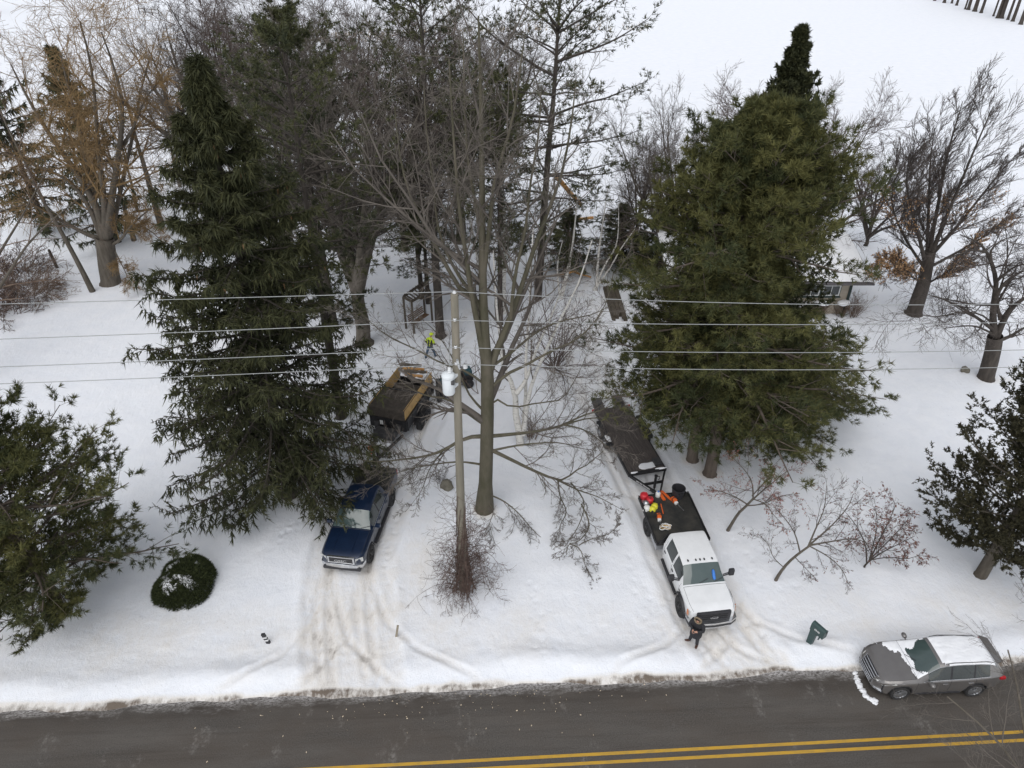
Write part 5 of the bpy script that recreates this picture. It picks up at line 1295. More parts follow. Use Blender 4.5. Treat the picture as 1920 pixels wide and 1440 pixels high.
def scabbard(label, px, py, rz, ln, w=.13):
    root = thing('bar_cover', label, 'bar cover', on_bed(px, py), rz, 'orange bar covers')
    b = B(); b.box((0, 0, .03), (ln, w, .05), .015); b.done('sleeve', M['orange'], root, True)
    b = B(); b.box((ln/2+.012, 0, .03), (.03, w*.8, .04), .008); b.done('end_lip', M['orange'], root)
scabbard('short orange chainsaw bar cover at the rear of the truck bed', 1241, 932, FYAW+.15, .50, .16)
scabbard('long orange chainsaw bar cover between the short one and the black bin', 1249, 930, FYAW+.42, .72, .12)
scabbard('thin orange bar cover ahead of the middle chainsaw', 1241, 955, FYAW-.12, .62, .045)
def jug(name, label, px, py, mat, cap, r, h, cat, handle=True, rz=0.0):
    root = thing(name, label, cat, on_bed(px, py), rz)
    b = B(); b.lathe([(.001, 0), (r*.95, .004), (r, h*.1), (r, h*.72), (r*.75, h*.88), (r*.3, h*.94), (r*.3, h)], (0, 0, 0), 'z', 16); b.done('can_body', mat, root, True)
    b = B(); b.lathe([(r*.36, h*.96), (r*.36, h*1.1), (.001, h*1.1)], (0, 0, 0), 'z', 12); b.done('cap', cap, root, True)
    if handle: b = B(); b.tube([(r*.5, 0, h*.9), (r*.6, 0, h*1.15), (-r*.5, 0, h*1.15), (-r*.6, 0, h*.88)], .018, 6); b.done('handle', mat, root, True)
jug('fuel_can', 'round red fuel can in the rear corner of the truck bed', 1207, 934, M['red'], M['red'], .19, .30, 'fuel can')
jug('fuel_can', 'red fuel can with black spout next to the yellow helmets', 1218, 941, M['red'], M['black_plastic'], .17, .26, 'fuel can')
jug('oil_jug', 'white jug with a blue top standing at the rear of the truck bed', 1233, 931, M['white_pl'], M['blue_pl'], .12, .30, 'jug', False)
def helmet(label, px, py, mat, z=0.0, rz=0.0):
    p = on_bed(px, py); root = thing('work_helmet', label, 'helmet', (p[0], p[1], p[2]+z), rz, 'helmets on the truck bed')
    b = B(); prof_ = [(.175, .0), (.165, .05), (.14, .11), (.09, .16), (.04, .18), (.001, .185)]; b.lathe(prof_, (0, 0, 0), 'z', 18); b.done('shell', mat, root, True)
    b = B(); b.prism([(.10, -.13, .005), (.25, -.09, .0), (.27, 0, .0), (.25, .09, .0), (.10, .13, .005)], (0, 0, .018)); b.done('brim', mat, root)
    for sd_ in (1, -1): b = B(); b.lathe([(.001, 0), (.055, .0), (.06, .04), (.04, .07), (.001, .07)], (0, sd_*.16-(.035), .03), 'y', 12); b.done('ear_muff', M['black_plastic'], root, True)
helmet('yellow work helmet behind the other yellow one on the truck bed', 1227, 951, M['yellow_pl'], 0, 1.2)
helmet('yellow work helmet nearer the cab, by the white helmet', 1223, 956, M['yellow_pl'], 0, 3.0)
helmet('white work helmet among the cans on the truck bed', 1213, 954, M['white_pl'], 0, 4.0)
helmet('grey work helmet behind the white one on the truck bed', 1211, 945, M['alloy'], 0, 2.0)
def bin_():
    root = thing('bin', 'black open bin standing in the rear corner of the truck bed', 'bin', on_bed(1270, 931), FYAW)
    b = B(); b.lathe([(.001, .01), (.26, .0), (.31, .50), (.33, .50), (.33, .54), (.29, .54), (.25, .06), (.001, .06)], (0, 0, 0), 'z', 20); b.done('tub', M['black_plastic'], root, True)
    b = B(); b.tube([(.31, .1, .45), (.38, .08, .45), (.38, -.08, .45), (.31, -.1, .45)], .018, 6); b.done('handle', M['black_metal'], root, True)
bin_()
def rope_heap():
    root = thing('rope_heap', 'pale tangled rope lying on the truck bed near the cab', 'rope', on_bed(1246, 991))
    rg = np.random.default_rng(8); 
    for k in range(3):
        a = np.linspace(0, 9, 40); r = .13+.05*np.sin(a*2.3+k); pts = np.stack([r*np.cos(a)*1.3+.05*k, r*np.sin(a)+.04*k, .025+.02*k+.02*np.sin(a*3)], -1)
        b = B(); b.tube(pts, .022, 5); b.done('rope_coil', M['plywood'] if k == 1 else M['white_pl'], root, True)
rope_heap()
def wash_bottle():
    # on the dashboard ledge, against the windscreen
    Mx = Matrix.Translation(ft.location) @ Matrix.Rotation(FYAW, 4, 'Z'); p = Mx @ Vector(((.98+5.55)/2-1.40, .46, 1.50))
    root = thing('spray_bottle', 'bright blue spray bottle lying on the white truck windscreen', 'bottle', p, FYAW)
    b = B(); b.tube([(.0, 0, .02), (-.10, 0, .105), (-.22, 0, .21)], .065, 10); b.done('bottle_body', M['blue_pl'], root, True)
    b = B(); b.sph((-.24, 0, .225), .055, 8); b.sph((.0, 0, .02), .065, 8); b.done('bottle_ends', M['blue_pl'], root, True)
wash_bottle()

# ------------------------------------------------------------------ flat equipment trailer
def flat_trailer():
    fl, fr = G(1181, 892, .66), G(1247, 880, .66); rl = G(1125, 786, .66); cp = G(1233, 922, .55)
    fm = (fl+fr)/2; wv = fr-fl; W = 1.98; axd = (fl-rl); Lt = 5.6
    yaw = math.atan2(axd[1], axd[0]); yaw = math.atan2(cp[1]-(rl[1]+.5*wv[1]), cp[0]-(rl[0]+.5*wv[0]))
    c = fm; root = thing('flat_trailer', 'black flat equipment trailer with wooden deck and tandem wheels behind the white truck', 'trailer', (c[0], c[1], gz(c[0], c[1])), yaw)
    b = B()
    for y in (-W/2, W/2): b.box((-Lt/2, y, .58), (Lt, .07, .16))
    for x in np.linspace(-Lt, -.05, 8): b.box((x, 0, .56), (.07, W-.07, .10))
    b.done('frame', M['black_metal'], root)
    n = 12; pw = (W-.08)/n
    for k in range(n):
        b = B(); b.box((-Lt/2, -W/2+.04+pw*(k+.5), .645), (Lt-.1, pw-.012, .04)); b.done('deck_board', M['deck_wood'], root)
    b = B(); b.box((.04, 0, .74), (.10, W, .12), .01); b.done('front_rail', M['black_metal'], root)
    # A-frame tongue
    tx = 1.55
    for sd_ in (1, -1):
        b = B(); b.bar((.0, sd_*(W/2-.05), .56), (tx, sd_*.04, .54), .09, .16); b.done('tongue_beam', M['black_metal'], root)
    text_mesh('lettering', 'BIG TEX TRAILERS', .115, M['silver_txt'], root, (.80, -.50-.055, .575), (math.pi/2, 0, math.atan2(W/2-.09, tx)), .003, sx=.9)
    b = B(); b.bar((.72, -.5, .54), (.72, .5, .54), .08, .12); b.done('cross_member', M['black_metal'], root)
    b = B(); b.cyl((.80, .08, .30), (.80, .08, 1.05), .065); b.cyl((.80, .08, 1.05), (.80, .08, 1.10), .085); b.box((.80, .08, .02), (.2, .2, .03)); b.cyl((.80, .08, .03), (.80, .08, .32), .04); b.done('jack', M['black_metal'], root, True)
    b = B(); b.tube([(.80, .14, 1.0), (.80, .28, 1.0), (.80, .30, .82), (.80, .22, .80)], .02, 6); b.done('jack_handle', M['black_metal'], root, True)
    b = B(); b.box((tx+.10, 0, .54), (.34, .13, .12), .03); b.cyl((tx+.22, 0, .44), (tx+.22, 0, .60), .08); b.done('coupler', M['black_metal'], root, True)
    for sd_ in (1, -1):
        for i, x in enumerate((-3.0, -3.85)):
            wheel(root, x, sd_*(W/2+.16), .38, .22, .21, M['alloy'], 6, sd_)
        b = B(); b.prism([(-2.5, sd_*(W/2+.02), .62), (-2.62, sd_*(W/2+.02), .84), (-4.22, sd_*(W/2+.02), .84), (-4.35, sd_*(W/2+.02), .62)], (0, sd_*.30, 0)) if False else b.box((-3.43, sd_*(W/2+.16), .80), (1.75, .28, .03)); b.box((-2.52, sd_*(W/2+.16), .72), (.03, .28, .2)); b.box((-4.34, sd_*(W/2+.16), .72), (.03, .28, .2)); b.done('fender', M['black_metal'], root)
    blob('fender_snow', (-2.75, -(W/2+.17), .84), (.28, .13, .06), root, 61)
    # rear stand-up ramps and dovetail
    for sd_ in (1, -1):
        b = B(); b.box((-Lt-.42, sd_*.62, .60), (1.0, .60, .06), .01, Matrix.Rotation(.30, 3, 'Y')); r0 = b.done('ramp', M['steel_dark'], root)
        b = B()
        for k in range(4): b.box((-Lt-.10-.22*k, sd_*.62, .72-.068*k+.02), (.04, .56, .05))
        b.done('ramp_cleats', M['black_metal'], r0)
        b = B(); b.box((-Lt+.02, sd_*(W/2+.07), .62), (.06, .16, .12), .01); b.done('tail_light', M['red_lamp'], root)
    for (x, y, sx, sy, s) in ((.04, -.78, .055, .20, 71), (.04, .72, .055, .30, 72), (-.42, .15, .26, .50, 73)):
        blob('trailer_snow', (x, y, .80 if x > 0 else .668), (sx, sy, .035 if x > 0 else .012), root, s)
    # load box near front corner
    b = B(); b.box((-.55, .72, .74), (.5, .4, .16), .02); b.done('tool_tray', M['steel_dark'], root)
flat_trailer()

# ------------------------------------------------------------------ dump trailer with plywood sides
def dump_trailer():
    fl, fr, rr = G(686, 761, 2.2), G(763, 771, 2.2), G(813, 726, 2.2)
    c = (fl+fr)/2; yaw = math.atan2(-.956, -.29)
    root = thing('dump_trailer', 'black dump trailer with plywood side boards and a tarp over the front', 'trailer', (c[0], c[1], gz(c[0], c[1])), yaw)
    W, Lb = 2.1, 3.9; zb0, z1, z2 = .85, 1.55, 2.2
    b = B(); b.box((-Lb/2, 0, zb0), (Lb, W-.1, .06)); b.done('bed_floor', M['bed_floor'], root)
    for sd_ in (1, -1):
        b = B(); b.box((-Lb/2, sd_*W/2, (zb0+z1)/2), (Lb, .06, z1-zb0)); sw = b.done('side_wall', M['black_metal'], root)
        for x in np.linspace(-Lb+.15, -.15, 6): b = B(); b.box((x, sd_*(W/2+.05), (zb0+z1)/2), (.07, .05, z1-zb0+.02)); b.done('stake', M['black_metal'], sw)
        for k in range(3):
            b = B(); x = -Lb/6-Lb/3*k; b.box((x, sd_*(W/2-.05), (z1+z2)/2), (Lb/3-.012, .03, z2-z1+.1)); b.done('side_board', M['plywood'], root)
        b = B(); b.box((-Lb/2, sd_*(W/2+.02), z1), (Lb, .11, .06)); b.done('top_rail', M['black_metal'], root)
    b = B(); b.box((0, 0, (zb0+z1)/2), (.07, W, z1-zb0)); b.done('front_wall', M['black_metal'], root)
    b = B(); b.box((-Lb, 0, (zb0+z1)/2), (.07, W, z1-zb0)); b.done('tailgate', M['black_metal'], root)
    b = B(); b.box((-.02, 0, (z1+z2)/2), (.04, W-.1, z2-z1)); b.done('front_board', M['tarp'], root)
    # tarp sagging over the front half and down the front
    ns, nt_ = 16, 14; V = []
    for i in range(ns):
        s = i/(ns-1)
        for k in range(nt_):
            t = -1+2*k/(nt_-1); y = t*(W/2+.01)
            if s < .3: x = .05; z = z1+.05+(z2-z1)*s/.3
            else: f = (s-.3)/.7; x = .05-f*1.75; z = z2+.05-.18*math.sin(f*math.pi)*(1-t*t)-.10*f*(1-t*t)+.01*math.sin(f*20+t*6)
            V.append((x, y, z))
    Q = [(i*nt_+k, i*nt_+k+1, (i+1)*nt_+k+1, (i+1)*nt_+k) for i in range(ns-1) for k in range(nt_-1)]
    ob('tarp', np_mesh('tarp', V, Q, mats=(M['tarp'],)), root)
    b = B(); b.cyl((-1.72, -W/2, z2+.05), (-1.72, W/2, z2+.05), .05); b.done('tarp_bar', M['black_metal'], root)
    blob('brush_load', (-2.8, 0, 1.35), (.95, .85, .35), root, 81, M['tarp'], 3, .4)
    # chassis, wheels, fenders
    b = B()
    for y in (-.5, .5): b.bar((-Lb+.2, y, .68), (.3, y, .68), .08, .18)
    b.done('chassis', M['black_metal'], root)
    for sd_ in (1, -1):
        for x in (-1.45, -2.35): wheel(root, x, sd_*(W/2+.17), .40, .24, .22, M['black_metal'], 6, sd_)
        b = B(); b.box((-1.9, sd_*(W/2+.17), .86), (2.0, .30, .03)); b.box((-.9, sd_*(W/2+.17), .76), (.03, .30, .2)); b.box((-2.9, sd_*(W/2+.17), .76), (.03, .30, .2)); b.done('fender', M['black_metal'], root)
        b = B(); b.box((.10, sd_*.62, 1.05), (.16, .26, .5), .02); b.done('front_bracket', M['steel_dark'], root)
    # tongue, pump box, jack, propane-like orange ball
    for sd_ in (1, -1):
        b = B(); b.bar((.1, sd_*.85, .62), (2.35, sd_*.06+.25, .56), .09, .15); b.done('tongue_beam', M['black_metal'], root)
    b = B(); b.box((.42, 0, .82), (.55, 1.15, .42), .02); b.done('pump_box', M['steel_dark'], root)
    b = B(); b.box((1.15, 0, .60), (.60, .95, .04)); b.done('tongue_plate', M['alloy'], root)
    blob('plate_snow', (1.05, .12, .64), (.26, .38, .04), root, 83)
    b = B(); b.cyl((1.75, .12, .15), (1.75, .12, .95), .055); b.done('jack', M['black_metal'], root, True)
    b = B(); b.box((2.45, .27, .56), (.34, .14, .12), .03); b.done('coupler', M['black_metal'], root, True)
    b = B(); b.sph((1.95, -.12, .98), .16, 14); b.cyl((1.95, -.12, .60), (1.95, -.12, .90), .03); b.done('orange_ball', M['orange'], root, True)
    for k, t in enumerate((.35,)): b = B(); b.box((.085, -t, 1.25), (.02, .18, .26)); b.done('sticker', M['white_pl'], root)
dump_trailer()
# ================================================================== HOUSE
M['siding'] = pmat('siding', (.40, .35, .285), (.33, .29, .235), 2, .8, stretch=(.3, .3, 6), bump=.3)
M['trim_green'] = pmat('green_trim', (.020, .040, .038), (.03, .052, .048), 4, .5)
M['frame_white'] = pmat('white_frame', (.66, .67, .66), (.58, .59, .58), 4, .5)
M['shingle'] = pmat('shingle', (.09, .085, .09), (.13, .12, .125), 8, .9)
M['wood_weather'] = pmat('weathered_wood', (.20, .17, .125), (.30, .265, .205), 4, .85, stretch=(1, 1, .15), bump=.5, bscale=14)
M['pole_wood'] = pmat('pole_wood', (.235, .21, .165), (.15, .14, .11), 3, .85, stretch=(1, 1, .12), bump=.6, bscale=16)
M['dark_wood'] = pmat('dark_wood', (.060, .048, .036), (.10, .082, .06), 4, .85, stretch=(1, 1, .2), bump=.4)
M['red_wood'] = pmat('brown_wood', (.17, .085, .035), (.11, .06, .03), 4, .8, bump=.3)
M['cut_wood'] = pmat('cut_wood', (.55, .33, .13), (.42, .20, .06), 3, .75, bump=.3)
M['stone'] = pmat('stone', (.12, .11, .085), (.19, .175, .14), 5, .85, bump=.5)
M['wire'] = pmat('wire', (.27, .28, .28), (.33, .34, .34), 3, .6, .1)
M['tank'] = pmat('transformer_paint', (.66, .69, .71), (.60, .63, .65), 2, .45)
M['porcelain'] = pmat('porcelain', (.70, .71, .72), (.6, .61, .62), 4, .25)
M['mail_green'] = pmat('mailbox_green', (.022, .050, .048), (.035, .068, .066), 5, .45)
def house():
    o = np.array([0., 44.7, 0.]); x0, x1 = 11.5, 23.45; zt = 2.72
    root = thing('house', 'low house with snowy roof and green-trimmed windows, half hidden by the bushy pines', 'house', (17.5, 44.7, gz(17.5, 44.7)), 0)
    X = lambda x: x-17.5
    b = B(); b.box((X((x0+x1)/2), 3.4, zt/2-.1), (x1-x0, 6.8, zt+.2)); b.done('wall', M['siding'], root)
    b = B(); b.box((X(x1)+.01, -.02, zt/2), (.14, .14, zt)); b.done('corner_trim', M['trim_green'], root)
    b = B(); b.box((X((x0+x1)/2), -.015, 2.50), (x1-x0-.2, .05, .18)); b.done('frieze_board', M['trim_green'], root)
    for wx in (22.15, 20.75, 18.2, 15.6):
        b = B(); b.box((X(wx), -.03, 1.90), (1.36, .06, .96)); f = b.done('window', M['trim_green'], root)
        b = B()
        for dx in (-.57, .57): b.box((X(wx)+dx, -.075, 1.90), (.08, .05, .82))
        for dz in (-.37, .37): b.box((X(wx), -.075, 1.90+dz), (1.06, .05, .08))
        b.done('frame', M['frame_white'], f)
        for dx in (-.27, .27):
            b = B(); b.box((X(wx)+dx, -.062, 1.90), (.50, .02, .66)); b.done('pane', M['glass'], f)
        b = B(); b.box((X(wx), -.085, 1.90), (.045, .05, .66)); b.done('mullion', M['frame_white'], f)
        b = B(); b.box((X(wx), -.06, 1.38), (1.5, .12, .06)); b.done('sill', M['trim_green'], f)
    # roof: two slabs, gutter, snow on it
    rx0, rx1 = X(10.6), X(24.6); ez, rz, ey, ry = 2.80, 4.05, -.75, 4.6
    b = B(); b.prism([(rx0, ey, ez), (rx0, ry, rz), (rx0, 10.2, ez), (rx0, 10.2, ez-.12), (rx0, ry, rz-.12), (rx0, ey, ez-.12)], (rx1-rx0, 0, 0)); rf = b.done('roof', M['shingle'], root)
    b = B(); b.box(((rx0+rx1)/2, ey-.05, ez-.06), (rx1-rx0, .12, .13), .02); b.done('gutter', M['shingle'], rf)
    b = B(); b.tube([(X(23.5), -.02, 2.62), (X(23.5), -.10, 2.3), (X(23.52), -.10, .1)], .04, 6); b.done('downpipe', M['trim_green'], rf)
    nx_, ny_ = 40, 24; V = []
    for side, (ya, yb, za, zb_) in enumerate(((ey+.05, ry, ez+.02, rz+.03), (ry, 10.15, rz+.03, ez+.02))):
        for i in range(ny_):
            for k in range(nx_):
                u = i/(ny_-1); v = k/(nx_-1); x = rx0+.04+(rx1-rx0-.08)*v; y = ya+(yb-ya)*u
                e = min(1, v*14, (1-v)*14, (u if side == 0 else 1-u)*8+.2)
                V.append((x, y, za+(zb_-za)*u+.14*e**.5+.015*math.sin(x*3+y*2)))
    Q = []
    for side in (0, 1):
        o_ = side*nx_*ny_; Q += [(o_+i*nx_+k, o_+i*nx_+k+1, o_+(i+1)*nx_+k+1, o_+(i+1)*nx_+k) for i in range(ny_-1) for k in range(nx_-1)]
    ob('roof_snow', np_mesh('roof_snow', V, Q, mats=(M['snow'],)), rf)
house()
# ================================================================== UTILITY POLE AND WIRES
PB = np.array([*G(869, 1108)[:2], 0.0]); PB[2] = gz(PB[0], PB[1])-.1
PT = AT(852, 552, PB[1]+.1)
def pole_at(z): f = (z-PB[2])/(PT[2]-PB[2]); return PB+(PT-PB)*f
root = thing('utility_pole', 'grey-brown wooden utility pole in front of the forked bare tree', 'utility pole', PB)
V, Q = tubes(np.array([[PB+(PT-PB)*f for f in np.linspace(0, 1, 10)]])-PB, np.linspace(.185, .125, 10)[None], 16); ob('pole', np_mesh('pole', V, Q, mats=(M['pole_wood'],)), root)
b = B(); p = PT-PB; b.cyl(p-np.array([0, 0, .02]), p+np.array([0, 0, .03]), .128, .118, 16); b.done('pole_cap', M['pole_wood'], root)
wires = [(570, 555, 570, 'topmost'), (616, 602, 604, 'second from the top'), (673, 653, 656, 'third from the top'), (706, 684, 688, 'lowest')]
rdir = np.array([math.cos(RA), math.sin(RA), 0])
for k, (yl, yp, yr, nm) in enumerate(wires):
    a = AT(852, yp, PB[1]-.16); zatt = a[2]; att = pole_at(zatt) if k else PT+np.array([0, 0, .10])
    att = att+np.array([0, -.20 if k else 0, 0]); zatt = att[2]
    b = B(); q = att-PB
    if k: b.cyl(q+np.array([0, .10, 0]), q+np.array([0, .03, 0]), .018, n=6); b.lathe([(.03, -.05), (.06, -.03), (.04, 0), (.06, .03), (.03, .05)], tuple(q+np.array([0, .035, 0])), 'z', 12)
    else: b.cyl(q-np.array([0, 0, .12]), q-np.array([0, 0, .03]), .02, n=6); b.lathe([(.06, -.06), (.07, -.03), (.03, -.01), (.045, .015), (.001, .02)], tuple(q), 'z', 12)
    b.done('insulator', M['porcelain'], root, True)
    # span each way: sagging parabola through the traced edge points, ends beyond the picture
    for sgn, ye, xe in ((-1, yl, 0), (1, yr, 1920)):
        u0 = 17.5; 
        for _ in range(6):      # distance along the road where the wire leaves the picture
            Yw = att[1]+sgn*u0*rdir[1]; pe = AT(xe, ye, Yw); u0 = abs(pe[0]-att[0])/rdir[0]
        zE = pe[2]; Ls = 44.0; zs = 0
        # parabola z = zatt + a u + c u^2 with both ends of the 44 m span level
        c_ = (zE-zatt)/(u0*u0-Ls*u0); a_ = -c_*Ls
        if c_ < 0: c_, a_ = .0006, -.0006*Ls
        us = np.linspace(0, Ls, 60); pts = att[None]+sgn*us[:, None]*rdir[None]; pts[:, 2] = zatt+a_*us+c_*us*us
        w = pts if sgn < 0 else w
        if sgn > 0:
            full = np.concatenate([w[::-1], pts[1:]]); o_ = full[len(full)//2]
            V, Q = tubes((full-o_)[None], np.full((1, len(full)), .013), 5)
            wo_ = ob('power_line', np_mesh('power_line', V, Q, mats=(M['wire'],))); wo_.location = o_
            tag(wo_, '%s of the four pale overhead wires' % nm, 'wire', 'overhead wires')
# transformer can hung on the left of the pole
ty = PB[1]-.30; tb, tt = AT(842, 737, ty), AT(838, 703, ty); tb = np.array([tb[0], ty, tb[2]]); hT = tt[2]-tb[2]
troot = thing('transformer', 'white cylindrical transformer can hanging on the left of the utility pole', 'transformer', tb)
r = .215
b = B(); b.lathe([(.001, 0), (r*.9, .005), (r*.96, .03), (r, .06), (r, hT), (r*.97, hT+.01)], (0, 0, 0), 'z', 28); b.done('tank', M['tank'], troot, True)
b = B(); b.lathe([(r*1.05, hT-.08), (r*1.08, hT-.06), (r*1.07, hT+.01), (r*.9, hT+.06), (r*.4, hT+.10), (.001, hT+.11)], (0, 0, 0), 'z', 28); b.done('lid', M['tank'], troot, True)
b = B(); b.lathe([(.05, hT+.08), (.07, hT+.14), (.05, hT+.18), (.07, hT+.22), (.05, hT+.26), (.06, hT+.30), (.001, hT+.33)], (.06, -.02, 0), 'z', 14); b.done('bushing', M['porcelain'], troot, True)
b = B(); b.tube([(.06, -.02, hT+.32), (.10, -.02, hT+.9), (.16, .0, hT+1.5)], .012, 5); b.done('lead_wire', M['wire'], troot, True)
pp = pole_at(tb[2]+hT*.5)-tb
for z in (hT*.28, hT*.78): b = B(); b.bar((r*.7, .05, z), (pp[0]+.05, pp[1]-.02, z), .10, .10); b.done('bracket', M['tank'], troot)
b = B(); b.box((r*.75, -.14, hT*.72), (.12, .12, .16), .02); b.done('terminal_box', M['steel_dark'], troot, True)
# fuse cut-out beside the pole
croot = thing('fuse_cutout', 'white porcelain fuse cut-out on the right of the pole above the transformer', 'fuse cut-out', pole_at(AT(862, 690, PB[1])[2]))
b = B(); b.tube([(.10, -.05, -.05), (.05, -.22, .42)], .045, 8); b.done('fuse_tube', M['porcelain'], croot, True)
b = B(); b.lathe([(.04, 0), (.09, .03), (.05, .06), (.09, .09), (.05, .12), (.09, .15), (.04, .18)], (.30, -.10, 0), 'z', 12); b.done('arrester', M['porcelain'], croot, True)
b = B(); b.bar((0, -.10, .05), (.30, -.10, .05), .04, .04); b.done('arm', M['steel_dark'], croot)
# vines round the pole foot
def vines():
    rg = np.random.default_rng(601); st = []
    for k in range(20):
        a0 = rg.uniform(0, 6.28); ht = rg.uniform(3.2, 6.0); pts = []
        for q in np.linspace(0, 1, 8):
            c = pole_at(PB[2]+.1+ht*q); rr = .20+.45*(1-q)**3*rg.random(); a = a0+2.4*q
            pts.append((c[0]+rr*math.cos(a), c[1]+rr*math.sin(a), c[2], .028*(1-q*.6)))
        st.append(pts)
    for k in range(20):
        a = rg.uniform(0, 6.28); c = pole_at(PB[2]+rg.uniform(.05, 2.2)); L = rg.uniform(1.0, 2.0); pts = []
        for q in np.linspace(0, 1, 7): pts.append((c[0]+math.cos(a)*(.2+L*q*.8), c[1]+math.sin(a)*(.2+L*q*.7), max(.05, c[2]+(1.1-.0*q)*math.sin(q*2.6)*L*.6-.5*q*q*L), .016*(1-q*.7)))
        st.append(pts)
    bare(('vine_thicket', 'tangle of reddish bare vines climbing round the foot of the utility pole', 'vines', tuple(PB), None), st, [], rg,
         [dict(n=11, t0=.05, t1=1, ang=62, lr=.32, K=7, wander=.30, up=-.06, rr=.5, lt=.35, S=3, rmin=.006, lmin=.4),
          dict(n=6, t0=.1, t1=1, ang=55, lr=.5, K=5, wander=.32, up=-.06, rr=.6, S=3, rmin=.0045, lmin=.2)], M['vine'], M['vine'], K=9, S0=5)
vines()
# ================================================================== MAILBOX
def mailbox():
    g = G(1517, 1213); root = thing('mailbox', 'dark green plastic mailbox on a post at the roadside snow bank', 'mailbox', (g[0], g[1], gz(g[0], g[1])-.05), math.radians(-58))
    # local +x = toward the road
    W, h0, h1, L = .24, 1.02, 1.22, .58
    def arch_pts(x, z0=h0): return [(x, -W/2, z0-.16), (x, -W/2, h1-.05)]+[(x, -W/2*math.cos(t), h1-.05+W/2*math.sin(t)) for t in np.linspace(.2, math.pi-.2, 9)]+[(x, W/2, h1-.05), (x, W/2, z0-.16)]
    b = B(); b.prism(arch_pts(-.18), (L, 0, 0)); b.done('box', M['mail_green'], root, True, 35)
    b = B(); b.prism([(p[0], p[1]*1.07, p[2]+(.012 if p[2] > h1 else 0)) for p in arch_pts(-.18+L-.03)], (.045, 0, 0)); d = b.done('door', M['mail_green'], root, True, 35)
    b = B(); b.box((-.18+L+.03, 0, 1.22), (.03, .07, .04), .01); b.done('handle', M['black_plastic'], d)
    b = B(); b.prism([(-.16, -.07, 0), (.06, -.07, 0), (.10, -.07, .70), (.28, -.07, .90), (-.18, -.07, .92)], (0, .14, 0)); b.done('post', M['mail_green'], root)
    b = B(); b.prism([(.20, -.02, .55), (.24, -.02, .55), (.30, -.02, .92), (.22, -.02, .92)], (0, .04, 0)); b.done('newspaper_hook', M['mail_green'], root)
    text_mesh('lettering', '6540', .12, M['silver_txt'], root, (.12, -W/2-.006, 1.06), (math.pi/2, 0, 0), .003)
mailbox()
# ================================================================== STAKES, ROCK, STUMP
def stake(label, p0, p1, mat, w, bands=False):
    a = G(*p0); loc = (a[0], a[1], gz(a[0], a[1])-.05); t = AT(*p1, a[1]); d = Vector((t[0]-a[0], 0, max(.25, t[2])))
    root = thing('marker_stake', label, 'stake', loc)
    b = B(); b.bar((0, 0, 0), d, w, w*.7, up=(0, 1, 0)); b.done('post', mat, root)
    b = B(); e = d.normalized(); b.bar(d*.96, d*1.02, w*.9, w*.55, up=(0, 1, 0)); b.done('top', mat, root)
    if bands:
        for f in (.35, .62): b = B(); b.bar(d*f, d*(f+.12), w*1.06, w*.76, up=(0, 1, 0)); b.done('band', M['silver_txt'], root)
stake('short dark stake with pale bands leaning left of the blue truck driveway', (505, 1208), (493, 1190), M['black_plastic'], .14, True)
stake('short weathered wooden stake in the snow right of the blue truck driveway', (743, 1195), (746, 1174), M['wood_weather'], .09)
def boulder(label, px, py, s, seed):
    g = G(px, py); root = thing('boulder', label, 'rock', (g[0], g[1], gz(g[0], g[1])-.04)); blob('stone', (0, 0, s[2]*.55), s, root, seed, M['stone'], 2, .35)
boulder('grey boulder in the snow left of the pole, behind the vines', 836, 918, (.32, .24, .30), 91)
boulder('small brown rock in the snow left of the gnarled tree', 1806, 699, (.28, .2, .26), 92)
# ================================================================== GARDEN SWING, TIMBERS, FENCE, LOGS
def swing():
    A_, B_, C_, D_ = [G(*p) for p in ((762, 618), (777, 627), (797, 591), (811, 607))]; c = (A_+B_+C_+D_)/4
    root = thing('swing_arbor', 'dark wooden garden arbor with a swing bench behind the utility pole', 'arbor', (c[0], c[1], gz(c[0], c[1])))
    H_ = 2.45; P = [p-c for p in (A_, B_, D_, C_)]
    for p in P: b = B(); b.box((p[0], p[1], H_/2), (.13, .13, H_)); b.done('post', M['dark_wood'], root)
    for p, q in ((P[0], P[1]), (P[1], P[2]), (P[2], P[3]), (P[3], P[0])): b = B(); b.bar((p[0], p[1], H_), (q[0], q[1], H_), .07, .18); b.done('beam', M['dark_wood'], root)
    for f in np.linspace(.06, .94, 7):
        p = P[0]+(P[3]-P[0])*f; q = P[1]+(P[2]-P[1])*f; b = B(); b.bar((p[0], p[1], H_+.12), (q[0], q[1], H_+.12), .06, .10); b.done('roof_slat', M['dark_wood'], root)
    s0 = (P[0]+P[1])/2*.8; s1 = (P[2]+P[3])/2*.8; nrm_ = Vector((-(s1-s0)[1], (s1-s0)[0], 0)).normalized()
    for k in range(4): b = B(); o_ = nrm_*(.10*k-.2); b.bar(Vector((*s0[:2], .48))+o_, Vector((*s1[:2], .48))+o_, .085, .03); b.done('seat_slat', M['red_wood'], root)
    for k in range(4): b = B(); o_ = nrm_*(.24+.03*k); b.bar(Vector((*s0[:2], .58+.12*k))+o_, Vector((*s1[:2], .58+.12*k))+o_, .03, .085); b.done('back_slat', M['red_wood'], root)
    for p in (s0, s1): b = B(); b.tube([(*p[:2], .48), (*p[:2], H_)], .012, 5); b.done('chain', M['steel_dark'], root)
swing()
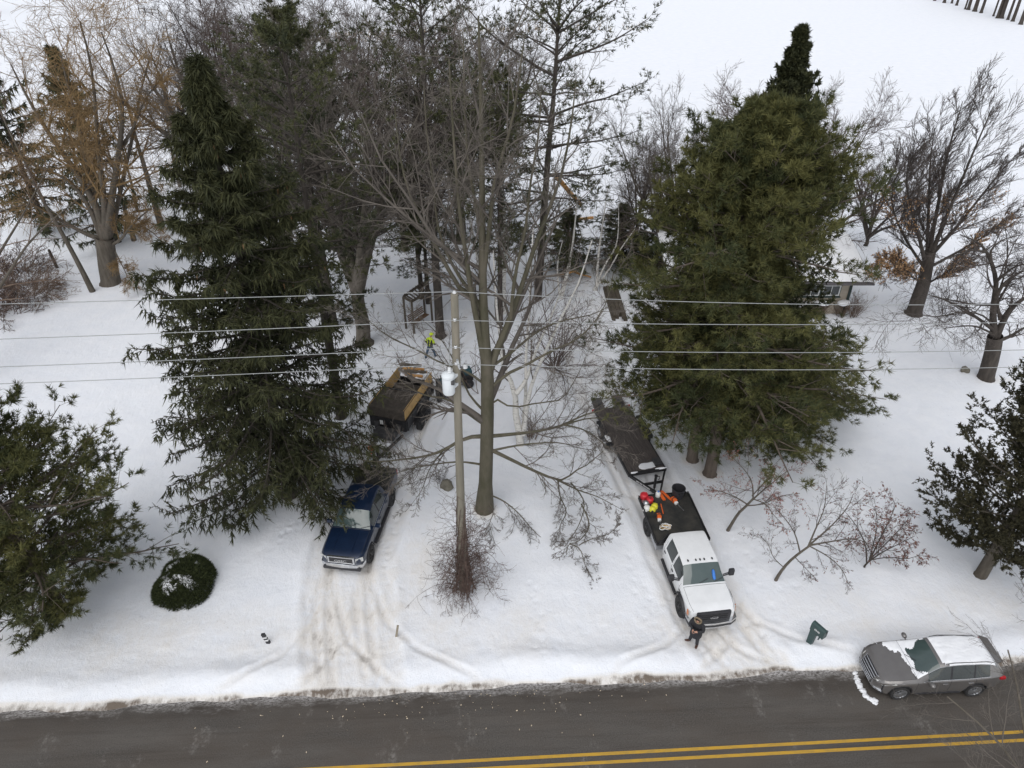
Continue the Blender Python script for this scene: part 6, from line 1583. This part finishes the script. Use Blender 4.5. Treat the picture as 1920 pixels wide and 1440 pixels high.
def timbers():
    a, b_ = G(1134, 542), G(1151, 604); c = (a+b_)/2; root = thing('timber_edging', 'dark stacked timbers along the driveway edge beside the bushy pines', 'timbers', (c[0]+.4, c[1], gz(c[0], c[1])-.03))
    d = Vector(b_-a); 
    for k, (o_, z) in enumerate(((-.42, .12), (-.14, .12), (.14, .12), (.42, .12), (-.28, .34), (0, .34), (.28, .34))):
        f = .5-.06*(k % 3); b = B(); b.bar(Vector((o_, 0, z))-d*f, Vector((o_, 0, z))+d*f, .25, .2); b.done('timber', M['dark_wood'], root)
timbers()
def far_fence():
    pa, pb = G(263, 28), G(299, 30); c = (pa+pb)/2; root = thing('rail_fence', 'short broken two-rail fence standing alone in the far snowy field', 'fence', (c[0], c[1], gz(c[0], c[1]))); d = pb-pa
    ps = [Vector(pa-c+d*f) for f in (0, .3, .66, 1)]
    for p in ps: b = B(); b.box((p.x, p.y, .75), (.16, .16, 1.6)); b.done('post', M['dark_wood'], root)
    for i in range(3):
        for z in (.55, 1.25): b = B(); b.bar(ps[i]+Vector((0, -.05, z-.05*i)), ps[i+1]+Vector((0, -.05, z-.05*(i+1))), .08, .13); b.done('rail', M['dark_wood'], root)
    b = B(); b.bar(ps[3]+Vector((0, -.1, 1.3)), ps[3]+Vector((1.0, -.4, .1)), .08, .12); b.done('fallen_rail', M['dark_wood'], root)
far_fence()
def post_(label, p0, h, r, mat='bark_dark', lean=(0, 0)):
    g = G(*p0); root = thing('fence_post', label, 'post', (g[0], g[1], gz(g[0], g[1])-.05)); b = B(); b.cyl((0, 0, 0), (lean[0], lean[1], h), r, r*.8, 8); b.done('shaft', M[mat], root, True); b = B(); b.cyl((lean[0], lean[1], h-.01), (lean[0], lean[1], h+.03), r*.8, r*.55, 8); b.done('top', M[mat], root, True)
post_('old dark fence post at the end of the bramble hedge', (108, 504), 1.6, .12, lean=(-.1, 0))
def logs(label, p0, p1, r, mat, z0=None, z1=None, Yc=None, core=False, name='cut_log'):
    a = G(*p0, z0 if z0 is not None else r*.8); e = G(*p1, z1 if z1 is not None else r*.8)
    c = (a+e)/2; c0 = np.array([c[0], c[1], 0]); root = thing(name, label, 'log', c0)
    P = np.array([[a+(e-a)*f+np.array([0, 0, .02*math.sin(f*9)]) for f in np.linspace(0, 1, 7)]])-c0; R = r*(1-.25*np.linspace(0, 1, 7))[None]
    V, Q = tubes(P, R, 9); ob('trunk_piece', np_mesh('trunk_piece', V, Q, mats=(M[mat],)), root)
    b = B(); d = nrm(e-a)
    for q, s_, rr in ((P[0, 0], -1, r*.98), (P[0, -1], 1, r*.74)): b.cyl(q-d*.01*s_, q+d*.015*s_, rr, rr*.96, 9)
    b.done('cut_end', M['cut_wood'], root)
logs('split orange pine trunk, upper piece, leaning among the grove trees', (1042, 330), (1090, 385), .20, 'cut_wood', 6.2, 3.6)
logs('orange torn pine limb lying below the leaning split trunk', (1080, 412), (1112, 408), .16, 'cut_wood')
logs('orange torn limb on the snow by the small dark evergreen', (1048, 515), (1082, 508), .10, 'cut_wood', .5, .9)
logs('orange torn limb pointing right on the snow near the drive', (1070, 508), (1108, 520), .09, 'cut_wood', .6, .2)
for i, (x0_, y0_, x1_, y1_, mt_) in enumerate(((755, 690, 795, 693, 'cut_wood'), (757, 696, 800, 698, 'bark'), (752, 683, 790, 686, 'bark'), (760, 702, 792, 706, 'cut_wood'))):
    logs(('pale cut log in the little pile left of the machine, %s row' % ('second', 'third', 'rear', 'front')[i]), (x0_, y0_), (x1_, y1_), .11, mt_)
logs('fallen branch on the snow under the willow', (250, 398), (285, 392), .14, 'bark_dark')
# ================================================================== BARREL AND MINI LOADER BY THE DUMP TRAILER
def barrel():
    g = G(767, 737); root = thing('barrel', 'black open barrel on the snow behind the dump trailer', 'barrel', (g[0], g[1], gz(g[0], g[1])-.02))
    b = B(); b.lathe([(.001, 0), (.30, .0), (.31, .28), (.325, .30), (.31, .32), (.31, .58), (.325, .60), (.31, .62), (.30, .90), (.27, .90), (.27, .1), (.001, .1)], (0, 0, 0), 'z', 22); b.done('drum', M['black_plastic'], root, True)
    b = B(); b.lathe([(.30, .88), (.335, .89), (.335, .93), (.29, .93)], (0, 0, 0), 'z', 22); b.done('rim', M['black_metal'], root, True)
barrel()
def loader():
    g = G(838, 742); root = thing('mini_loader', 'dark tracked mini loader with teal cover beside the dump trailer', 'machine', (g[0], g[1], gz(g[0], g[1])-.02), math.radians(100))
    for sd_ in (1, -1):
        b = B(); pr_ = [(-.75, .12), (-.62, .0), (.62, .0), (.78, .14), (.60, .40), (-.55, .44), (-.78, .30)]
        b.prism([(x, sd_*.36, z) for x, z in pr_], (0, sd_*.24, 0)); t = b.done('track', M['rubber'], root)
        for x in (-.5, -.17, .17, .5): b = B(); b.lathe([(.13, 0), (.13, .05), (.001, .06)], (x, sd_*.60 - (.0 if sd_ > 0 else .05), .16), 'y', 12); b.done('roller', M['steel_dark'], t)
    b = B(); b.box((-.10, 0, .62), (1.1, .66, .5), .05); b.done('chassis', M['black_metal'], root)
    b = B(); b.box((-.30, 0, 1.02), (.72, .74, .42), .08); b.done('engine_cover', M['teal'], root, True)
    b = B(); b.box((-.72, 0, 1.05), (.12, .6, .5), .03); b.done('radiator', M['black_plastic'], root)
    b = B(); b.box((.22, 0, 1.25), (.16, .62, .10), .03); b.done('control_panel', M['black_plastic'], root)
    for sd_ in (1, -1):
        b = B(); b.bar((-.55, sd_*.42, 1.05), (.80, sd_*.42, .62), .08, .14); b.bar((.80, sd_*.42, .62), (1.10, sd_*.42, .22), .08, .12); b.done('lift_arm', M['teal'], root)
        b = B(); b.cyl((-.1, sd_*.42, .55), (.55, sd_*.42, .66), .035); b.done('hydraulic_ram', M['alloy'], root)
        b = B(); b.tube([(.22, sd_*.2, 1.3), (.24, sd_*.2, 1.45)], .02, 6); b.done('lever', M['yellow_pl'], root)
    b = B(); b.prism([(1.05, -.55, .05), (1.60, -.55, .03), (1.62, -.55, .10), (1.20, -.55, .18), (1.10, -.55, .55), (1.02, -.55, .55)], (0, 1.10, 0)); b.done('bucket', M['steel_dark'], root)
    b = B(); b.cyl((-.5, .2, 1.2), (-.5, .2, 1.5), .04); b.done('exhaust', M['steel_dark'], root)
loader()
def chipper():
    g = G(868, 722); root = thing('stump_grinder', 'dark wheeled stump grinder half hidden behind the utility pole', 'machine', (g[0], g[1], gz(g[0], g[1])-.02), math.radians(200))
    b = B(); b.box((0, 0, .62), (1.2, .7, .40), .06); b.done('body', M['black_metal'], root, True)
    b = B(); b.box((-.3, 0, .95), (.5, .6, .34), .06); b.done('engine_cover', M['teal'], root, True)
    b = B(); b.box((.30, 0, .92), (.3, .4, .2), .04); b.done('fuel_tank', M['yellow_pl'], root, True)
    for sd_ in (1, -1): wheel(root, -.25, sd_*.45, .30, .22, .15, M['steel_dark'], 6, sd_)
    b = B(); b.tube([(-.5, .3, .8), (-1.0, .3, 1.1), (-1.0, -.3, 1.1), (-.5, -.3, .8)], .025, 6); b.done('handlebar', M['black_metal'], root, True)
    b = B(); b.lathe([(.001, -.05), (.28, -.05), (.30, 0), (.28, .05), (.001, .05)], (.80, 0, .32), 'y', 20); b.done('cutter_wheel', M['steel_dark'], root)
    b = B(); b.bar((.4, 0, .6), (.85, 0, .38), .14, .12); b.done('boom', M['black_metal'], root)
chipper()
# ================================================================== PEOPLE
M['coat_black'] = pmat('black_coat', (.012, .012, .015), (.022, .022, .026), 6, .8, bump=.3)
M['trouser_black'] = pmat('black_trousers', (.018, .018, .022), (.03, .03, .034), 6, .85)
M['boot_brown'] = pmat('brown_boots', (.10, .045, .03), (.07, .035, .025), 8, .7)
M['skin'] = pmat('skin', (.50, .28, .20), (.44, .24, .17), 10, .55)
M['fur'] = pmat('fur_trim', (.27, .21, .14), (.17, .13, .085), 20, .9, bump=.6)
M['hi_vis'] = pmat('hi_vis', (.62, .78, .03), (.55, .70, .03), 6, .7)
M['jeans'] = pmat('jeans', (.055, .10, .16), (.04, .075, .125), 8, .85)
M['jacket_dark'] = pmat('dark_jacket', (.020, .022, .018), (.04, .042, .03), 5, .85)
M['hair'] = pmat('hair', (.03, .022, .016), (.05, .036, .028), 20, .7)
def figure(root, J, edges, rad, paint, mats, sub=2):
    names = list(J); ix = {n: i for i, n in enumerate(names)}
    me = bpy.data.meshes.new('body_cage'); me.from_pydata([J[n] for n in names], [(ix[a], ix[b_]) for a, b_ in edges], [])
    o = bpy.data.objects.new('body_tmp', me); C.objects.link(o)
    md = o.modifiers.new('s', 'SKIN'); md.use_smooth_shade = True; md.branch_smoothing = .6
    for n in names:
        sv_ = me.skin_vertices[0].data[ix[n]]; r = rad[n]; sv_.radius = (r, r) if np.isscalar(r) else r; sv_.use_root = (n == 'pelvis')
    ms = o.modifiers.new('ss', 'SUBSURF'); ms.levels = sub; ms.render_levels = sub
    dg = bpy.context.evaluated_depsgraph_get(); m2 = bpy.data.meshes.new_from_object(o.evaluated_get(dg))
    bpy.data.objects.remove(o); bpy.data.meshes.remove(me)
    m2.materials.clear()
    for m in mats: m2.materials.append(m)
    for p in m2.polygons: p.material_index = paint(p.center); p.use_smooth = True
    m2.name = 'body'; return ob('body', m2, root)
def skeleton(hipw=.10, shw=.20, arms=None, legs=None, lean=(0, 0), head=(0, 0)):
    """x forward, y left; arms/legs: {'l': (elbow, wrist, hand dir)}, ..."""
    J = dict(pelvis=(0, 0, .95), waist=(.0+lean[0]*.3, 0, 1.10), chest=(lean[0]*.8, lean[1]*.8, 1.34), neck=(lean[0], lean[1], 1.50), jaw=(lean[0]+head[0]*.6+.02, lean[1]+head[1]*.6, 1.58), skull=(lean[0]+head[0], lean[1]+head[1], 1.68))
    R = dict(pelvis=(.15, .17), waist=(.145, .16), chest=(.15, .19), neck=.07, jaw=.085, skull=.105)
    E_ = [('pelvis', 'waist'), ('waist', 'chest'), ('chest', 'neck'), ('neck', 'jaw'), ('jaw', 'skull')]
    for s, sg in (('l', 1), ('r', -1)):
        kn, an, toe = legs[s]; J['hip'+s] = (0, sg*hipw, .88); J['knee'+s] = kn; J['ankle'+s] = an; J['heel'+s] = (an[0]-.02, an[1], .05); J['toe'+s] = toe
        R.update({'hip'+s: .115, 'knee'+s: .082, 'ankle'+s: .065, 'heel'+s: .055, 'toe'+s: .05})
        E_ += [('pelvis', 'hip'+s), ('hip'+s, 'knee'+s), ('knee'+s, 'ankle'+s), ('ankle'+s, 'heel'+s), ('heel'+s, 'toe'+s)]
        el, wr, hd = arms[s]; J['sh'+s] = (lean[0]*.9, sg*shw+lean[1], 1.42); J['elb'+s] = el; J['wr'+s] = wr
        hd = np.array(hd, float); hd /= np.linalg.norm(hd); w_ = np.array(wr); palm = w_+hd*.08; J['palm'+s] = tuple(palm)
        R.update({'sh'+s: .085, 'elb'+s: .065, 'wr'+s: .045, 'palm'+s: .035}); E_ += [('chest', 'sh'+s), ('sh'+s, 'elb'+s), ('elb'+s, 'wr'+s), ('wr'+s, 'palm'+s)]
        side = np.cross(hd, (0, 0, 1.0)); side /= max(1e-6, np.linalg.norm(side))
        for k in range(4):
            o_ = side*(.022*(k-1.5)); l = (.072, .085, .08, .062)[k]; q = palm+o_*1.1+hd*l*.55; q2 = palm+o_*1.15+hd*l*.9+np.array((0, 0, -.025))
            J['f%d%s' % (k, s)] = tuple(q); J['g%d%s' % (k, s)] = tuple(q2); R['f%d%s' % (k, s)] = .0095; R['g%d%s' % (k, s)] = .008
            E_ += [('palm'+s, 'f%d%s' % (k, s)), ('f%d%s' % (k, s), 'g%d%s' % (k, s))]
        q = w_+hd*.05+side*(-.045*sg)+np.array((0, 0, .01)); J['t'+s] = tuple(q); R['t'+s] = .011; J['u'+s] = tuple(q+hd*.04); R['u'+s] = .009
        E_ += [('wr'+s, 't'+s), ('t'+s, 'u'+s)]
    return J, E_, R
def near(c, p, r): return (Vector(c)-Vector(p)).length < r
def black_coat():
    g = G(1300, 1209); root = thing('person', 'person in black hooded parka and brown boots looking at a phone by the truck', 'person', (g[0], g[1], gz(g[0], g[1])+.0), math.radians(-128))
    J, E_, R = skeleton(arms=dict(l=((.10, .29, 1.16), (.30, .10, 1.20), (.6, -.5, .1)), r=((.06, -.30, 1.15), (.30, -.05, 1.17), (.7, .3, .1))),
                        legs=dict(l=((.05, .12, .50), (.02, .14, .10), (.20, .17, .045)), r=((.02, -.14, .50), (-.02, -.20, .10), (.10, -.36, .045))), lean=(.03, 0), head=(.07, 0))
    for k, v in dict(pelvis=(.185, .215), waist=(.18, .215), chest=(.175, .23), hipl=.155, hipr=.155, shl=.11, shr=.11, elbl=.085, elbr=.085, wrl=.05, wrr=.05).items(): R[k] = v
    def paint(c):
        if c.z < .15: return 2
        for s in 'lr':
            if near(c, J['palm'+s], .10) and (Vector(c)-Vector(J['wr'+s])).length > .03: return 3
        if c.z > 1.56: return 3 if (c.x > J['skull'][0]+.045 and c.z < 1.72) else 4
        if c.z < .70: return 1
        return 0
    body = figure(root, J, E_, R, paint, (M['coat_black'], M['trouser_black'], M['boot_brown'], M['skin'], M['hair']))
    # coat skirt, hood with fur rim, face features
    b = B(); b.lathe([(.235, .62), (.245, .68), (.225, .95), (.20, 1.15)], (0, 0, 0), 'z', 20); b.done('coat_skirt', M['coat_black'], root, True)
    hc = Vector(J['skull']); b = B(); b.sph(hc+Vector((-.045, 0, -.01)), .145, 16, (1.0, 1.0, 1.08)); bmesh.ops.delete(b.b, geom=[v for v in b.b.verts if v.co.x > hc.x+.05], context='VERTS'); b.done('hood', M['coat_black'], root, True)
    b = B(); b.tube([hc+Vector((.055+.015*math.cos(t*2), .135*math.sin(t), .145*math.cos(t)-.005)) for t in np.linspace(0, 2*math.pi, 24)], .035, 8); b.done('fur_trim', M['fur'], root, True)
    b = B(); b.sph(hc+Vector((.115, 0, -.03)), .018, 6, (1.2, .7, 1.3)); b.done('nose', M['skin'], root, True)
    for sd_ in (1, -1): b = B(); b.sph(hc+Vector((.098, sd_*.035, .0)), .011, 6); b.done('eye', M['hair'], root, True)
    b = B(); b.box(hc+Vector((.095, 0, -.075)), (.01, .045, .01)); b.done('mouth', M['red'], root)
    # the phone in the hand
    Mx = Matrix.Translation(root.location) @ Matrix.Rotation(root.rotation_euler.z, 4, 'Z'); pw = Mx @ Vector((.385, .02, 1.215))
    ph = thing('phone', 'small dark phone held by the person in the black parka', 'phone', pw, root.rotation_euler.z)
    b = B(); b.box((0, 0, 0), (.14, .07, .010), .003, Matrix.Rotation(-.5, 3, 'Y')); b.done('case', M['black_plastic'], ph)
    b = B(); b.box((-.003, 0, .0065), (.125, .06, .003), 0, Matrix.Rotation(-.5, 3, 'Y')); b.done('screen', M['screen_glass'], ph)
black_coat()
def worker():
    g = G(808, 671); root = thing('person', 'worker in hi-vis yellow vest and blue jeans striding behind the dump trailer', 'person', (g[0], g[1], gz(g[0], g[1])), math.radians(50))
    J, E_, R = skeleton(arms=dict(l=((-.02, .34, 1.14), (.12, .34, .92), (.4, 0, -1)), r=((.08, -.32, 1.14), (.28, -.24, 1.02), (.8, .2, -.4))),
                        legs=dict(l=((-.12, .16, .50), (-.30, .18, .11), (-.14, .20, .045)), r=((.18, -.13, .50), (.26, -.15, .10), (.42, -.17, .045))), lean=(.10, 0), head=(.09, 0))
    for k, v in dict(pelvis=(.165, .185), waist=(.17, .20), chest=(.175, .225), shl=.10, shr=.10, elbl=.08, elbr=.08).items(): R[k] = v
    def paint(c):
        if c.z < .14: return 2
        for s in 'lr':
            if near(c, J['palm'+s], .10) and (Vector(c)-Vector(J['wr'+s])).length > .03: return 3
        if c.z > 1.555: return 3
        if c.z < .92: return 1
        if c.z > 1.36 or (abs(c.y) > .24 and c.z > 1.22): return 4
        return 0
    figure(root, J, E_, R, paint, (M['jacket_dark'], M['jeans'], M['black_plastic'], M['skin'], M['hi_vis']))
    hc = Vector(J['skull']); b = B(); b.sph(hc+Vector((-.01, 0, .02)), .125, 14, (1.08, 1, 1)); bmesh.ops.delete(b.b, geom=[v for v in b.b.verts if v.co.z < hc.z-.015], context='VERTS'); b.done('hard_hat', M['hi_vis'], root, True)
    b = B(); b.prism([hc+Vector(p) for p in ((.08, -.09, .0), (.19, -.05, -.01), (.20, .05, -.01), (.08, .09, .0))], (0, 0, .015)); b.done('hat_brim', M['hi_vis'], root)
    b = B()
    for sd_ in (1, -1): b.tube([(.10+.05, sd_*.10, 1.0), (.10+.10, sd_*.11, 1.25), (.12, sd_*.12, 1.46), (-.04, sd_*.12, 1.40), (-.12, sd_*.10, 1.15), (-.13, sd_*.09, .98)], .03, 6)
    b.done('vest_straps', M['hi_vis'], root, True)
    b = B(); b.sph(hc+Vector((.112, 0, -.03)), .018, 6, (1.2, .7, 1.3)); b.done('nose', M['skin'], root, True)
    for sd_ in (1, -1): b = B(); b.sph(hc+Vector((.098, sd_*.035, .0)), .011, 6); b.done('eye', M['hair'], root, True)
worker()
# ================================================================== LITTER: wood chips on the road, dry grass in the field, slush line
def chips():
    rg = np.random.default_rng(701); n = 130; s = rg.normal(-2.0, 4, n); t = 2.75-np.abs(rg.normal(0, .8, n)); V, Q = [], []
    for i in range(n):
        a = rg.uniform(0, 6.28); l = rg.uniform(.010, .032); w = l*rg.uniform(.3, .6); c = np.array([s[i], t[i]]); u = np.array([math.cos(a), math.sin(a)])*l; v = np.array([-math.sin(a), math.cos(a)])*w; o_ = len(V)
        for q, z in ((-u-v, .004), (u-v, .004), (u+v, .022), (-u+v, .022)): V.append((*(c+q), z))
        Q.append((o_, o_+1, o_+2, o_+3))
    o = ob('wood_chips', np_mesh('wood_chips', V, Q, smooth=False, mats=(M['wood_weather'],))); o.location = (0, RY0, 0); o.rotation_euler = (0, 0, RA)
    m = pmat('pale_chips', (.55, .46, .34), (.40, .32, .23), 9, .8); o.data.materials[0] = m
    tag(o, 'pale wood chips scattered on the asphalt at the road edge', 'wood chips', kind='stuff')
chips()
def field_grass():
    rg = np.random.default_rng(703); P = []
    for px, py, n, sx, sy in ((950, 57, 60, 14, .6), (890, 60, 40, 9, .5), (1040, 50, 25, 8, .5), (700, 68, 90, 9, 3), (640, 75, 60, 6, 3)):
        g = G(px, py); P += [(g[0]+rg.normal()*sx, g[1]+rg.normal()*sy, 0) for _ in range(n)]
    P = np.array(P); D = np.tile(np.array([[0, 0, 1.]]), (len(P), 1)); V, T, A_ = tufts(P, D, rg, 9, .8, .06, .28)
    o = ob('dry_grass', np_mesh('dry_grass', V, T=T, attr=A_, smooth=False, mats=(M['dry_grass'],))); tag(o, 'straw-coloured dry grass tufts standing in the far field', 'grass', kind='stuff')
field_grass()
def slush():
    g = G(1605, 1280); root = thing('slush_ridge', 'crumbled line of snow on the asphalt before the grey car', 'snow', (g[0], g[1], .0))
    pts = [(1603, 1262), (1606, 1276), (1612, 1290), (1622, 1302), (1632, 1311), (1640, 1315)]
    for i in range(len(pts)-1):
        a, b_ = G(*pts[i])-g, G(*pts[i+1])-g
        rr_ = random.Random(i)
        for f in np.arange(0, 1, .125): c = a+(b_-a)*f; s_ = rr_.uniform(.035, .085); blob('snow_clump', (c[0]+rr_.gauss(0, .035), c[1]+rr_.gauss(0, .035), .012), (s_*1.3, s_, .035), root, 900+i*9+int(f*8), None, 2, .5)
slush()
# ------------------------------------------------------------------ render settings that only affect speed
scene.cycles.max_bounces = 4; scene.cycles.diffuse_bounces = 2; scene.cycles.glossy_bounces = 2; scene.cycles.transmission_bounces = 2
